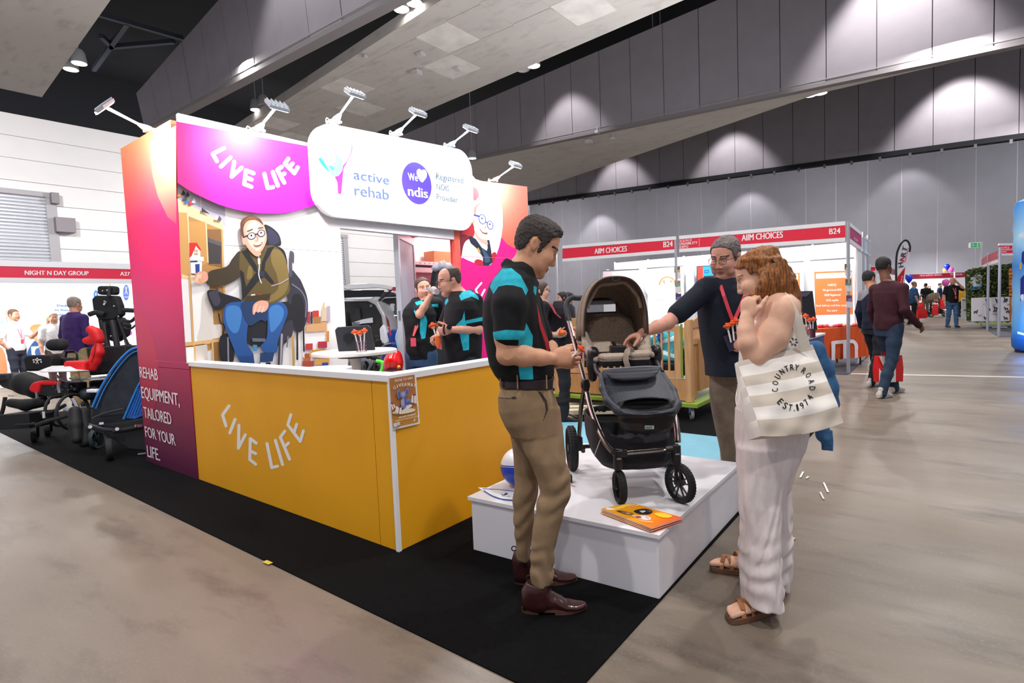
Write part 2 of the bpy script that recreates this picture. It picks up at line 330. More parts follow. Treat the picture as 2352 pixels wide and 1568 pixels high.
# --- ceiling lamps and sensors
def downlight(px, py, z, lit, label, r=.2):
    p = gnd(px, py, z); t = thing('downlight', label, 'ceiling lamp', p, 'round lamps hanging in the ceiling slots')
    mb = MB(); mb.lathe([(r*.55, .38), (r*.8, .3), (r, .02), (r*.93, 0), (r*.9, .1), (r*.3, .2)], p, n=16); mb.cyl(p+V(0, 0, .36), V(p[0], p[1], 13.58), .015, 6); mb.build('housing', mat('#c8c8cc', .5), t)
    mb = MB(); mb.lathe([(.001, .05), (r*.88, .05), (r*.88, .07), (.001, .07)], p, n=16); mb.build('lens', m_lamp if lit else mat('#d0d0d2', .3), t); return t
for px, py, z, lit, lb in ((922, 22, 8.7, 1, 'lit round ceiling lamp, lower one of the pair above the white sign'), (952, 8, 8.7, 1, 'lit round ceiling lamp, upper one of the pair above the white sign'),
    (163, 160, 8.8, 1, 'lit ceiling lamp in dark recess over white wall, lower of pair'), (182, 146, 8.8, 1, 'lit ceiling lamp in dark recess over white wall, upper of pair'),
    (588, 253, 8.8, 1, 'lit ceiling lamp behind the arm light over the magenta panel'), (606, 244, 8.8, 0, 'unlit ceiling lamp beside the lit one above magenta panel'),
    (1202, 161, 8.5, 0, 'unlit ceiling lamp on edge of the pale soffit'), (1226, 152, 8.5, 1, 'bright ceiling lamp on edge of the pale soffit'),
    (1085, 364, 8.4, 1, 'lit ceiling lamp just past the right corner of the white sign'),
    (1862, 220, 8.2, 1, 'lit ceiling lamp under the dark fin over the red haired woman, left of pair'), (1886, 215, 8.2, 1, 'lit ceiling lamp under the dark fin over the red haired woman, right of pair'),
    (1505, 317, 8.4, 0, 'unlit ceiling lamp above the stroller, over the booth fascia'), (1522, 314, 8.4, 1, 'lit ceiling lamp above the stroller, over the booth fascia'),
    (1219, 408, 8.5, 1, 'left lamp of the lit pair above the coral girl panel end'), (1235, 406, 8.5, 1, 'right lamp of the lit pair above the coral girl panel end')):
    downlight(px, py, z, lit, lb, .2)
for _i, (px, py, z, s) in enumerate(((967, 125, 8.42, .09), (958, 168, 8.38, .12), (1052, 158, 8.42, .08), (1352, 325, 8.3, .13), (1408, 318, 8.2, .08), (1372, 303, 8.3, .08), (838, 130, 8.42, .06))):
    p = gnd(px, py, z); mb = MB(); mb.obox(p, np.eye(3), (s, s, s*.6)); mb.cyl(p, p+V(0, 0, .2), s*.3, 8)
    tag(mb.build('ceiling_sensor', mat('#d8d6d8', .5), bevel=.01), ('sensor box under the middle soffit, second from its top edge', 'sensor box under the middle soffit, lowest and largest of its three', 'small sensor dot under the middle soffit nearest the bright edge lamp', 'largest sensor box under the far thin soffit', 'small sensor dot on the far thin soffit, right of the largest box', 'small sensor dot on the far thin soffit, just above the largest box', 'sensor dot under the middle soffit nearest the magenta panel lamp')[_i], 'sensor', 'small sensor boxes under the soffits')
# wall-washing spots added apart from those lamps to shape scallops on the fins and walls
for x, y, z, ax, e, an in ((6.6, 12., 12.2, 8, 500, 75), (6.7, 5.5, 12.2, 8, 600, 75), (18.8, 1.2, 12.6, 20.5, 1500, 70), (18.9, 12.5, 11.6, 20.5, 420, 70), (18.8, -6, 12.6, 20.5, 1100, 70), (30., -.5, 12., 32, 1300, 78), (30, 9.2, 12., 32, 800, 70), (30, 16, 12., 32, 620, 70), (30, -8, 12., 32, 1300, 78), (44, 12, 11, 46, 700, 80), (44, 25, 11, 46, 900, 80), (44, 2, 11, 46, 500, 80)):
    lamp('SPOT', (x, y, z), e*(1.7 if ax < 40 else .8), .15, (ax-.1, y, 3 if ax == 46 else 5), (1, .96, .97), an, .5)
# carpets and floor tape
m_carpet = mat('#0a0a0c', .95, noise=.25, nscale=40, bump=.5, bscale=300, spec=.1)
mb = MB(); mb.box((1.54, 1.036, 0), (7.7, 11.2, .006)); tag(mb.build('carpet', m_carpet), 'black exhibition carpet laid under the yellow counter stand', 'carpet')
mb = MB(); mb.box((3.72, 1.12, .006), (5.55, 3.6, .02)); tag(mb.build('play_mat', mat('#6ea4b6', .8, noise=.05, nscale=5)), 'pale blue floor mat behind the white plinth', 'mat')
mb = MB(); mb.box((10.95, -.2+1.5, 0), (15.4, 7.4, .008)); tag(mb.build('carpet', mat('#3d3d46', .95, noise=.3, nscale=60)), 'dark grey carpet under the orange clothed table booth', 'carpet')
a, b = gnd(1955, 858), gnd(2352, 866); b = a+(b-a)*1.3; d = (b-a)/np.linalg.norm(b-a); nn = V(-d[1], d[0], 0)*.045; mb = MB(); mb.prism([a-nn, b-nn, b+nn, a+nn], (0, 0, .002)); tag(mb.build('floor_tape', mat('#d8d4d0', .6)), 'long white tape line across the concrete aisle', 'tape')
for i, (p, q, lb) in enumerate((((1838, 1098), (1845, 1085), 'short white tape scrap on concrete, nearest the linen trouser leg'), ((1852, 1100), (1857, 1096), 'tiny white tape scrap beside the short one on concrete'), ((1892, 1110), (1902, 1132), 'curled white tape scrap farthest from the linen trousers'), ((1884, 1132), (1892, 1148), 'smudged white tape scrap lowest on the concrete aisle'), ((1812, 1236), (1826, 1240), 'small tan paper scrap on concrete near linen trouser hem'), ((608, 1291), (622, 1297), 'small yellow paper scrap on the black carpet edge'))):
    a, b = gnd(*p), gnd(*q); d = (b-a)/np.linalg.norm(b-a); nn = V(-d[1], d[0], 0)*(.006 if i < 4 else .014); mb = MB(); mb.prism([a-nn+V(0, 0, .007), b-nn+V(0, 0, .007), b+nn+V(0, 0, .007), a+nn+V(0, 0, .007)], (0, 0, .0015)); tag(mb.build('tape_scrap', mat(('#e8e4e0', '#e8e4e0', '#e8e4e0', '#d0c8c0', '#c9a987', '#c8b23c')[i], .7)), lb, 'scrap')
# ================================================================== the corner stand: yellow counter, tower, picture walls, white sign
YL = '#f0a90e'; m_yel = mat(YL, .55, noise=.04, nscale=2)
LIVE1 = [[(692, 482), (535, 562), (592, 662)], [(780, 612), (648, 738)], [(832, 672), (797, 878), (935, 755)], [(1100, 832), (995, 790), (970, 980), (1070, 1018)], [(985, 885), (1072, 918)], [(1250, 840), (1295, 1035), (1370, 1022)], [(1365, 815), (1437, 1003)], [(1525, 960), (1430, 785), (1490, 740)], [(1470, 865), (1528, 835)], [(1580, 628), (1535, 695), (1665, 830), (1712, 750)], [(1590, 755), (1640, 697)]]
LIVE2 = [[(362, 250), (245, 410), (305, 610)], [(470, 495), (375, 735)], [(540, 600), (530, 1010), (655, 770)], [(850, 920), (745, 840), (735, 1215), (840, 1300)], [(745, 1060), (840, 1110)], [(1045, 930), (1130, 1360), (1235, 1335)], [(1195, 870), (1325, 1305)], [(1450, 1210), (1285, 815), (1365, 705)], [(1360, 985), (1430, 920)], [(1475, 410), (1420, 590), (1645, 890), (1700, 700)], [(1530, 740), (1580, 580)]]
ct = thing('reception_counter', 'waist high yellow corner counter with white cap and LIVE LIFE lettering', 'counter', (2.05, 2.5, 0))
def part(name, m, parent, *boxes, bevel=.002, label=None):
    mb = MB()
    for a, b in boxes: mb.box(a, b)
    return mb.build(name, m, parent, bevel, label=label)
part('panel', m_yel, ct, ((2.043, 2.66, .006), (2.08, 5.118, 1.0))); part('panel', m_yel, ct, ((2.043, 2.507, .006), (2.08, 2.655, 1.0)))
part('panel', m_yel, ct, ((2.06, 2.49, .006), (3.35, 2.525, 1.0)))
part('corner_trim', m_white, ct, ((2.036, 2.484, .006), (2.06, 2.507, 1.0)), bevel=0)
part('top_cap', m_white, ct, ((2.03, 2.48, 1.0), (2.16, 5.118, 1.036)), ((2.16, 2.48, 1.0), (3.36, 2.61, 1.036)), bevel=0)
part('inner_panel', m_white, ct, ((2.09, 2.6, .006), (2.12, 5.118, 1.0)), ((2.12, 2.57, .006), (3.35, 2.6, 1.0)))
a = Art(plane(0, 2.043), (480, 900, 7.838))
for s_ in LIVE2[:5]: a.l('#f6f2f0', s_, 56)
a.build('printed_lettering', ct); a = Art(plane(0, 2.043), (480, 900, 7.838))
for s_ in LIVE2[5:]: a.l('#f6f2f0', s_, 56)
a.build('printed_lettering', ct)
# --- giveaway poster
pp = thing('poster', 'white bordered giveaway poster with a blue toy elephant on yellow counter corner', 'poster', (2.1, 2.48, .85))
a = Art(plane(1, 2.482), (880, 850, 10.45), e0=.001)
a.p('#f4f0ee', [(108, 138), (782, 28), (880, 1280), (205, 1440)]); a.build('paper', pp)
a = Art(plane(1, 2.482), (880, 850, 10.45), e0=.003)
a.p('#b9783e', [(148, 200), (752, 102), (845, 1240), (238, 1380)]); a.p('#c98b2c', [(205, 1000), (825, 870), (845, 1240), (238, 1380)])
W_ = '#f6f0e6'; a.t(W_, 'ENTER TO WIN', (270, 285), (690, 215), (268, 225), .02)
for ch, x0, y0, x1, y1, dx, dy in (('G', 240, 470, 300, 440, -22, -70), ('I', 325, 428, 340, 420, -18, -72), ('V', 362, 408, 415, 388, -14, -76), ('E', 430, 388, 470, 380, -8, -80), ('A', 480, 380, 535, 378, 0, -85), ('W', 545, 378, 620, 380, 4, -85), ('A', 628, 383, 680, 392, 8, -82), ('Y', 700, 395, 738, 410, 14, -80)): a.t(W_, ch, (x0, y0), (x1, y1), (x0+dx, y0+dy), .03)
B1, B2, B3 = '#7f88bb', '#5a639c', '#a3abd6'
a.el('#efe6cf', (500, 985), 280, 60, -8); a.el(W_, (600, 870), 100, 45, -20)
a.el(B1, (378, 570), 48, 118, -4); a.el(B2, (385, 590), 28, 90, -4); a.el(B1, (570, 520), 45, 112, 8); a.el(B2, (572, 545), 26, 85, 8)
a.el(B1, (490, 590), 68, 95); a.el(B3, (480, 570), 45, 60); a.p(B1, [(460, 680), (560, 680), (560, 860), (500, 920), (430, 850)], True); a.el(B3, (470, 770), 45, 85); a.el(B1, (620, 740), 70, 60, -30); a.el(B2, (600, 790), 55, 40, -30); a.p(B2, [(520, 640), (550, 640), (548, 800), (520, 800)], True); a.el('#2c2c54', (466, 935), 18, 16)
for P, rb in (([(690, 580), (790, 610), (800, 800), (675, 770)], [(735, 600), (740, 785)]), ([(190, 830), (245, 790), (300, 880), (220, 960)], [(215, 800), (268, 915)]), ([(310, 860), (450, 890), (425, 1055), (290, 1010)], [(395, 890), (370, 1045)])):
    a.p('#f3ede0', P); a.l('#9c1f68', rb, 14); a.el('#9c1f68', (rb[0][0]-14, rb[0][1]-12), 20, 16, 30); a.el('#9c1f68', (rb[0][0]+22, rb[0][1]-6), 20, 16, -30)
a.t(W_, 'WIN FLAPPY THE ELEPHANT', (322, 1148), (735, 1060), (320, 1110), .01); a.t(W_, 'Register your interest to enter the draw!', (243, 1225), (818, 1100), (240, 1185))
a.p(W_, [(725, 1185), (745, 1195), (750, 1165), (775, 1150), (762, 1200), (755, 1235), (745, 1232)]); a.t(W_, 'active', (785, 1205), (835, 1195), (783, 1185)); a.t(W_, 'rehab', (785, 1228), (835, 1218), (783, 1210))
a.p('#e9e6e0', [(250, 1275), (408, 1240), (412, 1330), (258, 1360)]); a.t('#3a3028', 'SOURCE DISABILITY EXPO', (258, 1302), (400, 1272), (256, 1280)); a.p('#2a2420', [(345, 1330), (408, 1315), (410, 1328), (348, 1345)])
for x, y in ((185, 480), (640, 510), (700, 500), (730, 410), (270, 630), (300, 780), (350, 770)): a.el('#7a4a20', (x, y), 7, 9)
a.build('printed_picture', pp)
# --- pink tower (end wall of the store)
tw = thing('display_tower', 'tall pink tower wall shading from coral to plum with REHAB EQUIPMENT text', 'display wall', (2.04, 5.7, 0))
g_tow = gradmat('tower_print', 2, [(0, '#550a3c'), (.45, '#7c0440'), (.85, '#a80648'), (1.3, '#d2045e'), (1.9, '#f0006a'), (2.35, '#ee2a62'), (2.75, '#f0685a'), (3.06, '#f58a5e')])
part('panel', g_tow, tw, ((2.035, 5.118, .006), (2.1, 6.29, .965))); part('panel', g_tow, tw, ((2.035, 5.118, .968), (2.1, 6.29, 3.07)))
part('rear_panel', m_white, tw, ((2.1, 6.24, .006), (3.6, 6.29, 3.0)))
g2 = gradmat('tower_overlay', 2, [(0, '#6a0a40'), (.5, '#9c0838'), (1.1, '#d20848'), (1.6, '#e4065c'), (2.2, '#f0405e'), (2.6, '#f58a68'), (3.06, '#f7a070')])
a = Art(plane(0, 2.035), (0, 0, 1))
a.p(g2, [(345, 322), (404, 288), (405, 515), (385, 498), (362, 450), (350, 400), (344, 350)]); a.build('printed_shape', tw); a = Art(plane(0, 2.035)); a.p(g2, [(312, 705), (335, 735), (352, 775), (362, 820), (366, 870), (360, 920), (346, 965), (331, 990), (318, 800)])
a.l('#ff2fb4', [(357, 829), (426, 832)], 1.0); a.build('printed_shape', tw)
for sx, b0, b1, t0 in (('REHAB', (323, 866), (364, 873), (321, 841.5)), ('EQUIPMENT,', (327, 913), (414, 932), (325, 887)), ('TAILORED', (333, 958), (396, 975), (330, 933)), ('FOR YOUR', (336, 1002), (405, 1023), (333, 978)), ('LIFE.', (340.5, 1048), (369, 1058), (338, 1022))): a = Art(plane(0, 2.035)); a.e = .003; a.t('#f6eef2', sx, b0, b1, t0, .03); a.build('printed_lettering', tw)
# --- boy panel
bp = thing('display_wall', 'printed wall panel of a boy in a power wheelchair under magenta arc', 'display wall', (2.9, 5.15, 0))
part('panel', mat('#efe9e8', .5), bp, ((2.1, 5.118, .006), (3.64, 5.16, 2.05))); part('panel', mat('#efe9e8', .5), bp, ((2.1, 5.118, 2.053), (3.64, 5.16, 3.14)))
part('end_wall', m_white, bp, ((3.6, 5.16, .006), (3.64, 6.29, 3.1)))
g_mag = gradmat('magenta_print', 0, [(2.1, '#f4007c'), (2.6, '#f000c0'), (3.64, '#e400e0')], .6)
A = Art(plane(1, 5.118), (400, 420, 3.5625)); WD, WD2, WD3 = '#d9a868', '#b98648', '#e8c79a'
A.p('#e8e0e0', [(28, 0), (420, 190), (425, 360), (405, 350), (404, 380), (420, 820), (420, 1250), (100, 1480), (28, 120)])
A.p('#b9b0bb', [(28, 0), (215, 100), (220, 230), (30, 130)]); A.p('#b5aab8', [(222, 105), (415, 190), (420, 352), (222, 235)])
A.p(WD2, [(34, 205), (400, 350), (425, 1290), (95, 1480), (60, 760)])                                   # shelf inside
A.p(WD3, [(30, 130), (402, 325), (402, 385), (34, 238)]); A.p('#d09a58', [(36, 240), (108, 245), (135, 750), (56, 750)]); A.p('#c8924e', [(116, 315), (255, 320), (275, 650), (135, 740)]); A.p('#8a5e34', [(268, 378), (385, 380), (395, 690), (280, 670)])
A.p(WD3, [(104, 243), (116, 246), (140, 760), (130, 755)]); A.p(WD3, [(254, 320), (266, 322), (282, 655), (272, 652)]); A.p(WD, [(385, 378), (400, 385), (430, 1285), (412, 1290)])
A.p('#3c3634', [(275, 450), (390, 490), (380, 660), (285, 660)]); A.p('#5a5250', [(275, 445), (390, 488), (388, 520), (278, 482)])
A.p('#f0eef0', [(132, 600), (242, 605), (244, 640), (130, 636)]); A.p('#d8201c', [(124, 490), (185, 488), (222, 548), (200, 545), (178, 512), (140, 600), (126, 612)]); A.p('#f2f0f2', [(178, 515), (215, 560), (214, 610), (140, 605)])
for x in (165, 181):
    for y in (545, 570): A.p('#b98a4a', [(x, y), (x+11, y), (x+11, y+20), (x, y+20)])
A.p('#e8e6ea', [(134, 640), (228, 642), (226, 745), (138, 740)]); A.p('#20408c', [(172, 665), (208, 662), (208, 738), (176, 738)]); A.p('#2a3a6a', [(132, 636), (190, 634), (190, 648), (132, 650)])
A.p(WD3, [(58, 745), (420, 830), (420, 850), (60, 785)]); A.p('#e6ebe4', [(135, 755), (300, 762), (300, 778), (136, 768)]); A.p('#4d9a50', [(240, 758), (432, 764), (430, 776), (240, 774)]); A.p('#c83030', [(408, 752), (430, 752), (430, 768), (408, 768)])
A.p('#eee9e6', [(58, 785), (120, 792), (145, 1300), (90, 1305)]); A.p('#f2eeea', [(138, 798), (285, 810), (318, 1285), (165, 1300)]); A.p('#d8cfc6', [(230, 930), (300, 930), (318, 1285), (190, 1290), (215, 1150)], True); A.p('#ddd4cc', [(300, 1160), (390, 1155), (392, 1265), (318, 1275)])
A.p(WD, [(90, 1308), (428, 1265), (428, 1292), (92, 1335)]); A.p('#efe9e4', [(95, 1345), (160, 1340), (165, 1465), (102, 1475)]); A.p('#c9bdb2', [(175, 1335), (270, 1320), (280, 1470), (182, 1475)]); A.p('#8c6338', [(318, 1305), (425, 1290), (430, 1475), (325, 1475)]); A.p(WD, [(160, 1330), (174, 1330), (184, 1478), (168, 1478)]); A.p(WD, [(305, 1305), (320, 1304), (330, 1478), (316, 1478)]); A.p(WD, [(118, 760), (134, 765), (165, 1330), (150, 1330)])
for x, y, cc in ((40, 95, '#b08040'), (75, 80, '#20202a'), (108, 92, '#3a2a2a'), (100, 150, '#2c6cb0'), (135, 160, '#c03040'), (160, 145, '#d8d8dc'), (90, 125, '#3a3a30'), (345, 285, '#e4e4ea'), (370, 290, '#50505c')): A.p(cc, [(x-18, y+14), (x, y-22), (x+20, y+6), (x+8, y+22)])
A.p('#2a2426', [(226, 200), (292, 255), (225, 235)])
A.p('#a8703c', [(1170-1170+800, 1120), (1250, 1090), (1250, 1160), (800, 1190)]) if 0 else None
A.tr = (520, 480, 4.2375)
K, K2, OL, OL2, JN, JN2, SK, SK2 = '#15151c', '#2e2c38', '#5c4a20', '#7d6834', '#1d4f8f', '#3b78b8', '#e2a188', '#f0c0ac'
A.p('#c9986a', [(775, 1130), (975, 1095), (980, 1185), (775, 1195)])
for x, y, w_, h_, cc in ((785, 1000, 30, 110, '#a03040'), (820, 1000, 18, 115, '#30303c'), (840, 990, 60, 60, '#c03428'), (850, 1050, 70, 60, '#a07038'), (930, 960, 50, 130, '#c8b89c'), (975, 945, 35, 150, '#b0a0b0'), (940, 910, 16, 60, '#d0b070'), (770, 1310, 70, 60, '#c03838'), (890, 1290, 90, 60, '#b02a3c'), (750, 1410, 70, 80, '#b86840'), (830, 1370, 180, 50, '#d09030'), (860, 1420, 150, 30, '#3050a0'), (740, 1480, 110, 60, '#a84838'), (860, 1455, 140, 60, '#d8a050'), (930, 1495, 60, 25, '#2848a0'), (975, 1190, 25, 100, '#c88030')): A.p(cc, [(x, y), (x+w_, y-4), (x+w_, y+h_), (x, y+h_)])
for x in range(748, 990, 21): A.p(('#c83c30', '#e0b040', '#3a5ca8', '#eee8e0', '#9a5a34')[x % 5], [(x, 1400+x % 17), (x+12, 1398), (x+12, 1440+x % 23), (x, 1440)])
A.p(K2, [(610, 600), (700, 660), (745, 740), (790, 880), (785, 1060), (740, 1180), (650, 1180), (600, 1000)], True); A.p(K, [(640, 850), (740, 860), (760, 1130), (700, 1200), (640, 1100)], True); A.l('#7a7688', [(640, 730), (730, 800), (775, 900), (770, 1050)], 10, True); A.l(K, [(690, 1180), (690, 1460)], 18); A.l(K, [(750, 1160), (755, 1380)], 16); A.l('#b9924e', [(645, 1240), (655, 1535)], 22)
A.p('#4a4854', [(612, 430), (640, 410), (660, 440), (655, 530), (640, 525), (640, 640), (610, 650)], True)
A.p(K, [(480, 360), (560, 400), (590, 500), (590, 600), (560, 620), (470, 400)], True)
A.p(K, [(360, 165), (420, 165), (500, 230), (530, 300), (525, 355), (440, 365), (385, 350)], True); A.p('#2e2b44', [(400, 190), (470, 220), (515, 290), (505, 330), (420, 340)], True)
A.p(K, [(150, 1050), (600, 900), (620, 1200), (540, 1320), (240, 1330), (180, 1200)], True)
A.p(K2, [(560, 1130), (640, 1080), (640, 1230), (560, 1300), (540, 1530), (500, 1530), (520, 1250)], True); A.l('#9a98a4', [(540, 1220), (528, 1525)], 20); A.l('#6c6a78', [(600, 1240), (590, 1340)], 14)
A.p(K, [(-60, 1240), (60, 1230), (75, 1440), (40, 1500), (-55, 1460)], True); A.l('#8c8a96', [(15, 1250), (20, 1500)], 14)
A.tr = (400, 420, 3.5625); A.p(K, [(268, 890), (340, 878), (390, 900), (470, 925), (540, 950), (545, 985), (420, 1000), (380, 1035), (320, 1030)], True); A.p('#3a3844', [(285, 900), (345, 890), (380, 960), (360, 1000), (325, 1000)], True); A.l(K, [(365, 1070), (378, 1140), (410, 1170), (400, 1250)], 12, True); A.l('#3a3a42', [(350, 860), (352, 900)], 22)
A.tr = (520, 480, 4.2375)
A.p('#3a2f18', [(135, 410), (60, 480), (0, 560), (-170, 610), (-190, 730), (-60, 745), (20, 730), (130, 660), (180, 560)], True)   # sleeve to the shelf
A.p(OL, [(140, 400), (220, 380), (420, 350), (500, 380), (570, 470), (612, 700), (600, 830), (410, 935), (350, 890), (160, 900), (190, 740), (130, 600)], True); A.p(OL2, [(440, 400), (520, 400), (580, 500), (608, 700), (560, 830), (420, 910), (390, 870), (500, 780), (490, 640), (440, 520)], True)
A.p(OL2, [(215, 560), (250, 560), (250, 660), (200, 680)], True)
A.p(K, [(145, 410), (200, 395), (300, 560), (300, 620), (270, 600)]); A.p(K, [(400, 380), (470, 360), (380, 520), (370, 600), (335, 600), (345, 520)]); A.p(K, [(300, 600), (380, 600), (470, 720), (440, 730), (370, 660), (320, 690), (180, 860), (150, 890), (160, 800)]); A.p(K, [(135, 590), (170, 620), (195, 830), (155, 895), (150, 750)]); A.p(K2, [(320, 595), (375, 610), (365, 660), (310, 650)])
A.l('#e8e0ea', [(315, 460), (320, 560), (315, 640), (340, 720)], 9, True); A.p('#e6dce4', [(305, 480), (330, 480), (330, 535), (308, 535)]); A.l('#b9a4b8', [(440, 748), (530, 720), (605, 675)], 8, True); A.p('#d8d2d4', [(240, 830), (280, 825), (280, 860), (240, 862)]); A.p('#d0352c', [(310, 830), (345, 826), (346, 856), (312, 858)]); A.p('#3a2c14', [(190, 850), (430, 820), (420, 880), (340, 895), (180, 900)])
A.p(JN, [(0, 930), (120, 900), (250, 910), (260, 1000), (210, 1130), (200, 1300), (240, 1370), (260, 1440), (120, 1450), (60, 1330), (0, 1180), (-35, 1050)], True); A.p(JN2, [(0, 960), (100, 940), (150, 1010), (120, 1180), (60, 1200), (0, 1100)], True); A.p(JN, [(390, 960), (500, 905), (570, 930), (598, 1010), (560, 1120), (500, 1290), (490, 1390), (400, 1400), (330, 1340), (390, 1260), (400, 1100)], True); A.p(JN2, [(420, 970), (500, 930), (560, 990), (530, 1100), (440, 1200), (420, 1100)], True); A.p('#14345e', [(140, 920), (330, 900), (400, 960), (390, 1090), (330, 1080), (215, 1130)], True)
A.p('#17407a', [(105, 1430), (265, 1430), (275, 1510), (140, 1510)]); A.p('#1c3c68', [(330, 1400), (468, 1390), (450, 1480), (325, 1500)]); A.p('#22242e', [(310, 1500), (430, 1490), (430, 1525), (310, 1525)]); A.p('#e0d8d8', [(330, 1490), (385, 1492), (380, 1510), (330, 1508)]); A.p('#5c6270', [(250, 1255), (380, 1258), (378, 1290), (255, 1290)]); A.p('#3c88b8', [(258, 1320), (298, 1322), (296, 1380), (260, 1382)])
A.p(SK, [(255, 1010), (265, 930), (330, 890), (400, 900), (408, 950), (370, 1000), (290, 1000), (272, 1028)], True); A.l(SK2, [(290, 930), (275, 1000)], 14); A.l(SK2, [(330, 950), (310, 1000)], 16); A.l(SK2, [(365, 950), (345, 1000)], 16)
A.p(SK, [(-300+0, 640), (-255, 605), (-190, 618), (-182, 690), (-240, 720), (-300, 715)], True); A.l(SK2, [(-270, 640), (-295, 700)], 22); A.l(SK2, [(-250, 640), (-270, 715)], 20); A.l('#e0a040', [(-262, 680), (-258, 720)], 16)
A.p(SK, [(190, 330), (330, 420), (320, 455), (280, 455), (215, 390)], True); A.p(SK, [(150, 260), (172, 120), (260, 70), (340, 110), (385, 220), (390, 310), (350, 400), (300, 440), (240, 400), (190, 350), (160, 300)], True); A.p(SK2, [(200, 170), (270, 120), (340, 170), (375, 260), (350, 360), (300, 410), (230, 350), (200, 260)], True); A.el(SK, (170, 315), 16, 32, -10)
A.p('#5e3422', [(138, 200), (140, 120), (200, 70), (260, 62), (330, 100), (360, 155), (300, 110), (240, 105), (190, 130), (165, 190), (172, 265), (150, 260)], True); A.p('#7a4a30', [(150, 150), (200, 85), (260, 75), (310, 98), (240, 98), (185, 125)], True)
for c_, rx, ry in (((245, 262), 42, 36), ((340, 235), 38, 36)):
    A.el('#22183a', c_, rx, ry, -12); A.el('#f2d2c6', c_, rx-8, ry-8, -12); A.el('#fbf6f6', (c_[0], c_[1]-4), 22, 11, -12); A.el('#2a1a1a', (c_[0]-2, c_[1]-5), 10, 10)
A.l('#22183a', [(165, 272), (205, 258)], 12); A.l('#22183a', [(284, 245), (304, 240)], 12); A.l('#5e3422', [(205, 215), (255, 195)], 9); A.l('#5e3422', [(310, 185), (355, 178)], 9); A.l('#d08a72', [(298, 255), (308, 295), (282, 305)], 8, True); A.p('#8a2c30', [(262, 345), (310, 342), (355, 318), (335, 350), (295, 362)], True); A.p('#f8f2f0', [(272, 345), (310, 343), (345, 326), (330, 343), (295, 352)], True)
# magenta arc on top
A.tr = (400, 260, 6.03); A.p(g_mag, [(28, 112)]+[tuple(p) for p in spline([(45, 960), (220, 1075), (400, 1165), (560, 1240), (720, 1295), (1000, 1360), (1320, 1388), (1600, 1370), (1895, 1290), (2140, 1190)], 4)]+[(2130, 520), (1840, 452)])
for s_ in LIVE1: A.l('#fffdfd', s_, 56)
A.build('printed_picture', bp)
# --- girl panel and her store
gp = thing('display_wall', 'coral and pink printed wall panel of a girl in round blue glasses', 'display wall', (6.3, 5.15, 0))
zt = 3.12
mb = MB(); mb.prism([(5.4, 5.118, .006), (7.09, 5.118, .006), (7.09, 5.118, 3.24), (5.4, 5.118, zt)], (0, .045, 0)); mb.build('panel', gradmat('girl_print', 2, [(1.0, '#e8005c'), (2.3, '#ef6650'), (2.8, '#f0816a'), (3.2, '#f29a84')]), gp)
cw = mat('#d8343c', .5); part('door_wall', cw, gp, ((5.4, 5.163, .006), (5.43, 5.2, 3.1)), ((5.4, 5.2, 2.42), (5.43, 5.93, 3.1)), ((5.4, 5.93, .006), (5.43, 6.29, 3.1)))
part('rear_panel', mat('#e9e9ee', .6), gp, ((5.43, 6.25, .006), (7.09, 6.29, 3.1))); part('side_panel', mat('#e9e9ee', .6), gp, ((7.05, 5.163, .006), (7.09, 6.25, 3.1)))
a = Art(plane(1, 5.118), (1030, 400, 5.226)); PK, RD, NV = '#f0008a', '#c81f33', '#1a2338'
a.p(PK, [(148, 960), (640, 760), (700, 838), (780, 884), (860, 880), (985, 800), (985, 2260), (150, 2260)])
a.p('#f3f1f4', [(150, 980), (140, 690), (255, 60), (330, 62), (420, 95), (520, 160), (600, 280), (645, 420), (650, 560), (640, 720), (610, 860), (570, 980), (520, 1070), (470, 1100), (380, 1085), (280, 1050), (190, 1005)], True)
a.p('#dcdbe4', [(480, 700), (640, 560), (640, 720), (600, 900), (560, 960), (500, 900)], True)
a.p('#e8545c', [(262, 165), (320, 160), (358, 205), (366, 260), (330, 310), (292, 335), (285, 480), (262, 480)], True); a.p(RD, [(140, 690), (255, 560), (300, 600), (310, 730), (240, 800), (165, 950), (150, 970)], True); a.p('#7c1024', [(140, 740), (230, 735), (235, 800), (180, 880), (158, 980), (146, 960)], True)
a.p('#f2e4ea', [(165, 930), (195, 820), (260, 780), (340, 850), (420, 980), (415, 1092), (300, 1060), (175, 1000)], True); a.p(RD, [(310, 1055), (345, 1020), (410, 1040), (412, 1092), (350, 1085)], True); a.p(RD, [(520, 960), (560, 935), (575, 970), (545, 1050), (520, 1060)], True)
a.p(NV, [(235, 750), (270, 740), (330, 780), (400, 880), (460, 920), (470, 860), (430, 790), (490, 790), (510, 900), (530, 1055), (480, 1100), (415, 1095), (415, 1000), (350, 900), (270, 830)]); a.p('#3a5878', [(400, 890), (470, 960), (500, 1040), (440, 1060), (430, 980)], True); a.p('#f0e8ec', [(415, 830), (440, 800), (470, 870), (455, 915)], True)
a.p('#eeb0a0', [(310, 640), (400, 780), (460, 790), (470, 850), (400, 820), (330, 740)], True)
a.p('#f6cfc4', [(305, 480), (320, 390), (380, 340), (470, 350), (540, 420), (555, 560), (530, 680), (470, 770), (400, 780), (330, 700), (300, 600)], True); a.p('#fbe6e0', [(400, 400), (500, 400), (545, 520), (520, 640), (470, 660), (420, 520)], True); a.p('#c9867c', [(303, 470), (315, 390), (370, 345), (440, 345), (370, 370), (335, 420), (325, 500)], True); a.el('#f0b8aa', (300, 560), 14, 45)
